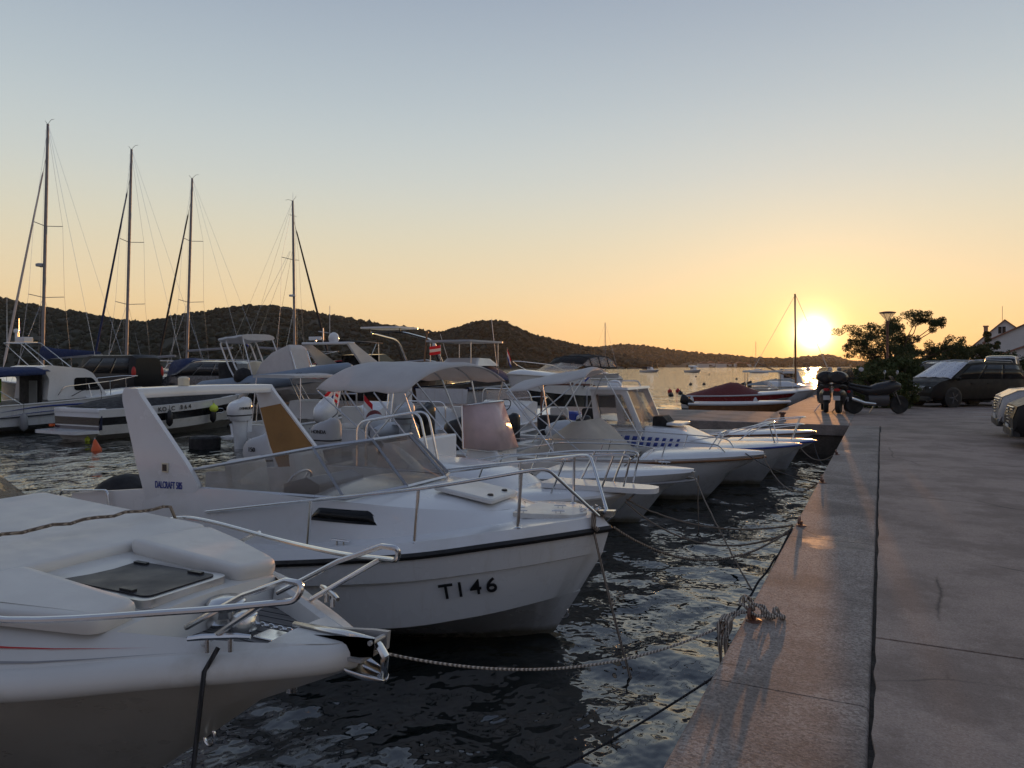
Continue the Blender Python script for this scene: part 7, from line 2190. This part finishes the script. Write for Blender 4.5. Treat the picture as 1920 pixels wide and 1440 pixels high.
bush('small leafy bush in front of the oleander beside the people carrier', on_ground(1690, 31.5), (.65, .65, 1.15), 200, .06, 21, n=36)
bush('dense dark bush directly behind the black motorcycle', on_ground(1655, 28.6), (1.15, .6, 1.4), 240, .055, 22, n=60)
bush('dark rounded hedge in front of the white houses', on_ground(1805, 75), (3.3, 3.0, 3.6), 200, .16, 14, 'leaf', n=40)
bush('dark shrub left of the rounded hedge', on_ground(1765, 82), (2.6, 2.5, 3.2), 160, .16, 15, 'leaf', n=30)
bush('tall dark shrub beside the gabled house', on_ground(1852, 88), (1.6, 1.6, 5.4), 200, .16, 16, 'leaf', n=30)
bush('hedge at the right edge behind the people carrier', on_ground(1915, 62), (2.8, 2.6, 2.6), 180, .13, 17, 'leaf', n=36)
bush('shrub in front of the house with the lit balcony', on_ground(1868, 66), (1.4, 1.3, 2.1), 140, .12, 18, 'bush', n=24)
bush('small round tree top by the distant masts', on_ground(1735, 95), (1.7, 1.7, 2.6), 120, .18, 19, 'leaf', n=20)

def lamp_post():
    p = D(1664, HY, 42)
    t = thing('street_lamp', 'brown street lamp with a wide flared glass dish in front of the tree', 'street lamp', (p.x, p.y, G0))
    MB().lathe([(.11, 0), (.11, .5), (.07, .55), (.065, 3.9), (.09, 3.95), (.09, 4.1), (.05, 4.12)], (0, 0, 0), 14).build('pole', M['pole'], t)
    MB().lathe([(.08, 4.10), (.12, 4.25), (.40, 4.58)], (0, 0, 0), 22).build('lamp_glass', M['lampglass'], t, solid=.01)
    rb = MB()
    for k in range(6):
        a = k * math.pi / 3; rb.tube([(.09 * math.cos(a), .09 * math.sin(a), 4.10), (.13 * math.cos(a), .13 * math.sin(a), 4.25), (.42 * math.cos(a), .42 * math.sin(a), 4.6)], .010, 5)
    rb.build('lamp_rib', M['pole'], t)
    MB().lathe([(.01, 4.57), (.42, 4.575), (.435, 4.60), (.42, 4.63), (.2, 4.67), (.01, 4.68)], (0, 0, 0), 24).build('lamp_cap', M['pole'], t)
    return t
lamp_post()

def house(name, label, px0, px1, depth, eave_y, apex, apex_y, dl, mat='stucco', parts=None):
    """gabled house with its gable towards the camera; columns and rows in photograph pixels at that depth"""
    def hray(px):
        q = ray(px, HY); return Vector((q.x, q.y, 0))
    m = hray((px0 + min(px1, 1925)) / 2).normalized()
    a = hray(px0) * depth
    def onpl(px):
        q = hray(px); k = a.dot(m) / q.dot(m); return q * k, k
    b, kb = onpl(px1); ap, ka = onpl(apex)
    u = (b - a); w = u.length; u.normalize()
    rz = math.atan2(u.y, u.x)
    t = thing(name, label, 'house', (a.x, a.y, G0), rz)
    ze = CAMZ + (HY - eave_y) / FPX * depth - G0; za = CAMZ + (HY - apex_y) / FPX * ka - G0; xa = (ap - a).length
    MB().prism([(0, -1), (w, -1), (w, ze), (xa, za), (0, ze)], 'y', 0, dl).build('wall', M[mat], t)
    sl, sr = (za - ze) / xa, (za - ze) / (w - xa)
    rf = MB()
    for x0, z0, x1, z1 in ((-.35, ze - .35 * sl, xa, za), (xa, za, w + .35, ze - .35 * sr)):
        rf.prism([(x0, z0 + .02), (x1, z1 + .02), (x1, z1 + .20), (x0, z0 + .20)], 'y', -.3, dl + .3)
    ro = rf.build('roof', M['roof'], t)
    return t, w, xa, ze, za, ro
def win(t, x, z, w_, h_, y=-.004, shut=False):
    o = MB().box(x, x + w_, y - .05, y, z, z + h_).build('window_frame', M['gel'], t)
    MB().box(x + .08, x + w_ / 2 - .03, y - .058, y - .05, z + .08, z + h_ - .08).build('pane', M['dkglass'], o)
    MB().box(x + w_ / 2 + .03, x + w_ - .08, y - .058, y - .05, z + .08, z + h_ - .08).build('pane', M['dkglass'], o)
t, w, xa, ze, za, ro = house('gabled_house', 'white house with a steep gable, small attic window and chimney', 1826, 1950, 112, 648, 1884, 601, 9)
win(t, xa - .9, za - 2.0, 1.1, 1.2)
MB().box(1.2, 1.75, 3, 3.6, ze + .6, ze + 2.9).box(1.1, 1.85, 2.9, 3.7, ze + 2.9, ze + 3.1).build('chimney', M['plaster'], ro)
MB().tube([(xa - .3, 1.0, za), (xa - .3, 1.0, za + 2.2)], .03, 5).build('aerial', M['black'], ro)
t, w, xa, ze, za, ro = house('long_house', 'white house with a long sloping roofline in front of the gabled house', 1848, 2080, 92, 642, 1962, 592, 8)
win(t, 1.2, 1.4, 1.0, 1.3); win(t, 4.6, 2.6, 1.1, 1.3)
MB().box(-.2, 3.4, -1.3, 0, 2.25, 2.40).build('balcony', M['stucco'], t)
bl = MB()
for k in range(14): bl.tube([(-.1 + k * .26, -1.25, 2.4), (-.1 + k * .26, -1.25, 3.2)], .025, 5)
bl.tube([(-.15, -1.25, 3.2), (3.4, -1.25, 3.2)], .04, 6)
bl.build('balcony_railing', M['plaster'], t)
t, w, xa, ze, za, ro = house('low_house', 'low house with tiled eaves and ochre chimney pillar at the right edge', 1884, 2100, 80, 664, 1992, 626, 7)
win(t, 1.0, 1.0, .9, 1.3); win(t, 3.2, 1.0, .9, 1.3)
MB().box(-.6, .35, -1.0, -.2, 0, 2.3).box(-.7, .45, -1.1, -.1, 2.3, 2.45).build('gate_pillar', M['plaster'], t)

# a thicket of far masts behind the tree
for k, (px, top, dep) in enumerate(((1706, 655, 150), (1712, 658, 158), (1719, 652, 150), (1726, 660, 165), (1733, 654, 152), (1741, 657, 160), (1748, 653, 150), (1754, 661, 170))):
    pt = D(px, HY, dep); zt = CAMZ + (HY - top) / FPX * dep
    o = MB().tube([(0, 0, 0), (.05, 0, zt)], [.10, .06], 6).tube([(.02, -.9, zt * .6), (.02, .9, zt * .6)], .03, 4).build('distant_mast', M['mast'])
    o.location = (pt.x, pt.y, 0.0)
    tag(o, 'thin bare mast of a far marina berth between the tree and the hedge', 'mast', 'masts of the far marina')

# houses along the far shore
for k, (px, dep, w_, h_) in enumerate(((1318, 1120, 16, 8), (1332, 1150, 12, 9), (1352, 1120, 14, 8), (1366, 1160, 18, 7), (1385, 1130, 12, 8), (1398, 1150, 14, 7))):
    p = D(px, HY, dep)
    t = thing('shore_house', 'pale house with tiled roof low on the far shore, one of a sunlit cluster', 'house', (p.x, p.y, .5), YAW, 'houses on the far shore')
    MB().box(-w_ / 2, w_ / 2, -5, 5, -2, h_ * .65).build('wall', M['stucco'], t)
    MB().prism([(-w_ / 2 - .6, h_ * .65), (w_ / 2 + .6, h_ * .65), (0, h_ * 1.05)], 'y', -5.5, 5.5).build('roof', M['roof'], t)

# ================================================================== mooring ropes, rings, buoys
def mooring(label, pts, r, mat='rope', name='mooring_rope', extra=None):
    mb = MB().tube(pts, r, 7)
    if extra: extra(mb)
    o = mb.build(name, M[mat]); return tag(o, label, 'rope', 'mooring ropes along the quay')
def ring(label, y):
    t = thing('mooring_ring', label, 'ring', (EDGE + .07, y, QT), 0, 'mooring rings on the quay edge')
    MB().lathe([(.05, -.02), (.05, .006), (.03, .012)], (0, 0, 0), 12).tube([(0, 0, 0), (0, 0, .05)], .014, 7).build('base_plate', M['pole'], t)
    MB().tube([(-.02 + .0, .065 * math.cos(q), .055 + .065 * math.sin(q) * .5) for q in np.linspace(0, 6.28, 20, endpoint=False)], .011, 7, True).build('iron_ring', M['pole'], t)
    return t
ring('rusty mooring ring nearest the camera, wrapped in knotted rope', 4.86)
ring('mooring ring farther along the quay with several ropes tied to it', 7.95)
ring('mooring ring opposite the tent-covered boat', 11.0)
ring('mooring ring farthest along the quay, before the pier corner', 14.6)
def knots(mb):
    rg = random.Random(2)
    for cx, cy, cz, R_ in ((-.70, 4.86, .87, .055), (-.64, 4.90, .845, .05), (-.58, 4.95, .84, .048), (-.76, 4.88, .90, .06)):
        for k in range(2):
            T = Matrix.Translation((cx, cy, cz)) @ Matrix.Rotation(rg.random() * 3, 4, 'Z') @ Matrix.Rotation(rg.uniform(.4, 1.2), 4, 'X')
            mb.tube([T @ Vector((R_ * math.cos(q), R_ * .8 * math.sin(q), .012 * math.sin(2 * q))) for q in np.linspace(0, 6.28, 16, endpoint=False)], .0085, 7, True)
    # hanging bight over the quay edge
    for dx in (0, .035):
        P = [(-.74 - dx, 4.84, .86), (-.82 - dx, 4.80, .84), (-.86 - dx, 4.78, .74), (-.865 - dx, 4.75, .60), (-.855 - dx, 4.70, .52), (-.85 - dx, 4.66, .60), (-.86 - dx, 4.64, .74), (-.84 - dx, 4.68, .83)]
        mb.tube([tuple(p) for p in catmull(P, 26)], .008, 7)
    for k in range(5):
        T = Matrix.Translation((-.865, 4.72 - .02 * k, .80)) @ Matrix.Rotation(.3, 4, 'Z') @ Matrix.Rotation(1.57, 4, 'X')
        mb.tube([T @ Vector((.035 * math.cos(q), .06 * math.sin(q), .0)) for q in np.linspace(0, 6.28, 14, endpoint=False)], .008, 7, True)
a0 = YP(705, 1172, 2.83)
mooring('thick pale rope from the foreground anchor to the knotted ring on the quay', [tuple(p) for p in drop_line((a0.x, 2.85, 1.06), (-.86, 4.74, .80), .17, 40)], .0072, 'rope', extra=knots)
mooring('dark doubled line hanging from the foreground cleat into the water', [(-2.68, 2.42, 1.13), (-2.70, 2.36, 1.04), (-2.72, 2.30, .5), (-2.66, 2.2, -.1)], .011, 'rope_dark')
mooring('tan line running steeply from the lettered boat bow into the water', drop_line((-2.19, 5.97, 1.00), (-1.72, 5.55, -.05), .04, 16), .011, 'rope_tan')
mooring('slack rope from the lettered boat bow to the second ring', drop_line((-2.06, 6.10, 1.02), (-.80, 7.9, .78), .30, 30, wig=.003), .010, 'rope_tan')
mooring('slack rope from the plank boat to the second ring, upper of its pair', drop_line((-2.74, 8.60, .80), (-.80, 7.95, .80), .16, 30, wig=.003, seed=1), .010, 'rope_tan')
mooring('slack rope from the plank boat to the second ring, lower of its pair', drop_line((-2.74, 8.55, .78), (-.80, 7.93, .74), .30, 30, wig=.003, seed=2), .010, 'rope_tan')
mooring('rope falling from the console boat bow towards the water by the second ring', drop_line((-2.50, 11.0, .84), (-1.25, 8.3, .0), .05, 24, wig=.003, seed=3), .010, 'rope_tan')
mooring('plumb line hanging from the console boat bow', [(-2.40, 10.95, .80), (-2.40, 10.93, .4), (-2.39, 10.94, -.05)], .009, 'rope_tan')
mooring('taut thin line from the tent-covered boat to the third ring', drop_line((-2.2, 13.55, .90), (-.80, 11.0, .80), .08, 24, seed=4), .009, 'rope_dark')
mooring('slack line from the tent-covered boat bow to the third ring', drop_line((-1.85, 13.6, .84), (-.80, 11.03, .78), .32, 24, wig=.004, seed=5), .009, 'rope_tan')
mooring('line from the pilothouse boat bow to the fourth ring', drop_line((-1.45, 15.7, .80), (-.80, 14.6, .78), .16, 20, seed=6), .010, 'rope_tan')
mooring('sagging line from the low blue-trimmed boat to the fourth ring', drop_line((-1.35, 17.7, .72), (-.80, 14.62, .76), .30, 20, seed=7), .010, 'rope_dark')
mooring('thin line from the quay wall into the water nearest the camera', drop_line((-.80, 4.55, .62), (-1.9, 3.75, -.03), .03, 14), .007, 'rope_dark')
mooring('frayed line slanting from the second ring down into the water', drop_line((-.80, 7.85, .74), (-1.35, 6.6, -.05), .04, 18, wig=.006, seed=8), .010, 'rope_dark')
for k, (dx, dy, dz) in enumerate(((-.10, -.5, -.25), (-.18, -.8, -.50), (-.06, -.25, -.45))):
    mooring(('short loop', 'longer weedy end', 'middle weedy end')[k] + ' hanging below the second ring against the quay wall',
            [(-.80, 7.9 - .05 * k, .78), (-.83 + dx * .4, 7.9 + dy * .3, .70 + dz * .3), (-.83 + dx, 7.9 + dy * .7, .66 + dz * .8), (-.84 + dx * .8, 7.9 + dy, .60 + dz)], .013, 'rope_dark')

def cone_buoy():
    p = Z(181, 845, 0)
    t = thing('cone_buoy', 'tilted orange cone buoy afloat between the fishing cruiser and the radar hoop', 'buoy', (p.x, p.y, 0))
    t.scale = (.78,) * 3
    Mx = Matrix.Rotation(R(-14), 4, 'Y')
    MB().lathe([(.06, -.12), (.17, -.06), (.18, .04), (.13, .16), (.05, .38), (.02, .42)], (0, 0, 0), 18, Mx).build('float', M['orange'], t)
    MB().tube([Mx @ Vector((.03 * math.cos(q), 0, .44 + .03 * math.sin(q))) for q in np.linspace(0, 6.28, 10, endpoint=False)], .008, 5, True).build('eye', M['steel'], t)
cone_buoy()
for k, (px, py) in enumerate(((1256, 734), (1271, 733))):
    p = Z(px, py, 0.12)
    o = MB().ball((0, 0, 0), .21, 14, 10).lathe([(.04, .19), (.05, .27), (.02, .28)], (0, 0, 0), 8).build('round_buoy', M['red'])
    o.location = p; tag(o, ('left', 'right')[k] + ' one of the two red ball buoys floating in the bay', 'buoy', 'paired red buoys')
for k, (px, py) in enumerate(((1330, 703), (1295, 721), (1320, 721), (1276, 738), (1258, 741), (1381, 711), (1305, 706))):
    p = Z(px, py, 0.05)
    o = MB().ball((0, 0, 0), .22, 10, 7).lathe([(.03, .2), (.03, .34)], (0, 0, 0), 6).build('dark_buoy', M['black'])
    o.location = p; tag(o, 'small dark mooring buoy bobbing on the open bay', 'buoy', 'dark mooring buoys in the bay')
# bollard on the pier
p = Z(1467, 788, QT)
o = MB().lathe([(.11, 0), (.11, .02), (.065, .04), (.06, .17), (.10, .20), (.10, .235), (.03, .25)], (0, 0, 0), 16).tube([(0, -.15, .15), (0, .15, .15)], .022, 7).build('bollard', M['pole'])
o.location = p; tag(o, 'small rusty bollard on the pier in front of the dinghy', 'bollard')

# ------------------------------------------------------------------ evening haze over the bay
hz = MB().box(-2600, 1800, -300, 4300, -4.0, 175.0)
hm = bpy.data.materials.new('evening_haze'); hm.use_nodes = True
t = hm.node_tree; t.nodes.clear()
ho = t.nodes.new('ShaderNodeOutputMaterial'); hv = t.nodes.new('ShaderNodeVolumePrincipled')
hv.inputs['Color'].default_value = (0.92, 0.90, 0.88, 1)
hv.inputs['Density'].default_value = 0.00005
hv.inputs['Anisotropy'].default_value = 0.6
t.links.new(hv.outputs[0], ho.inputs['Volume'])
h = struct('haze', hz, hm, kind='stuff')
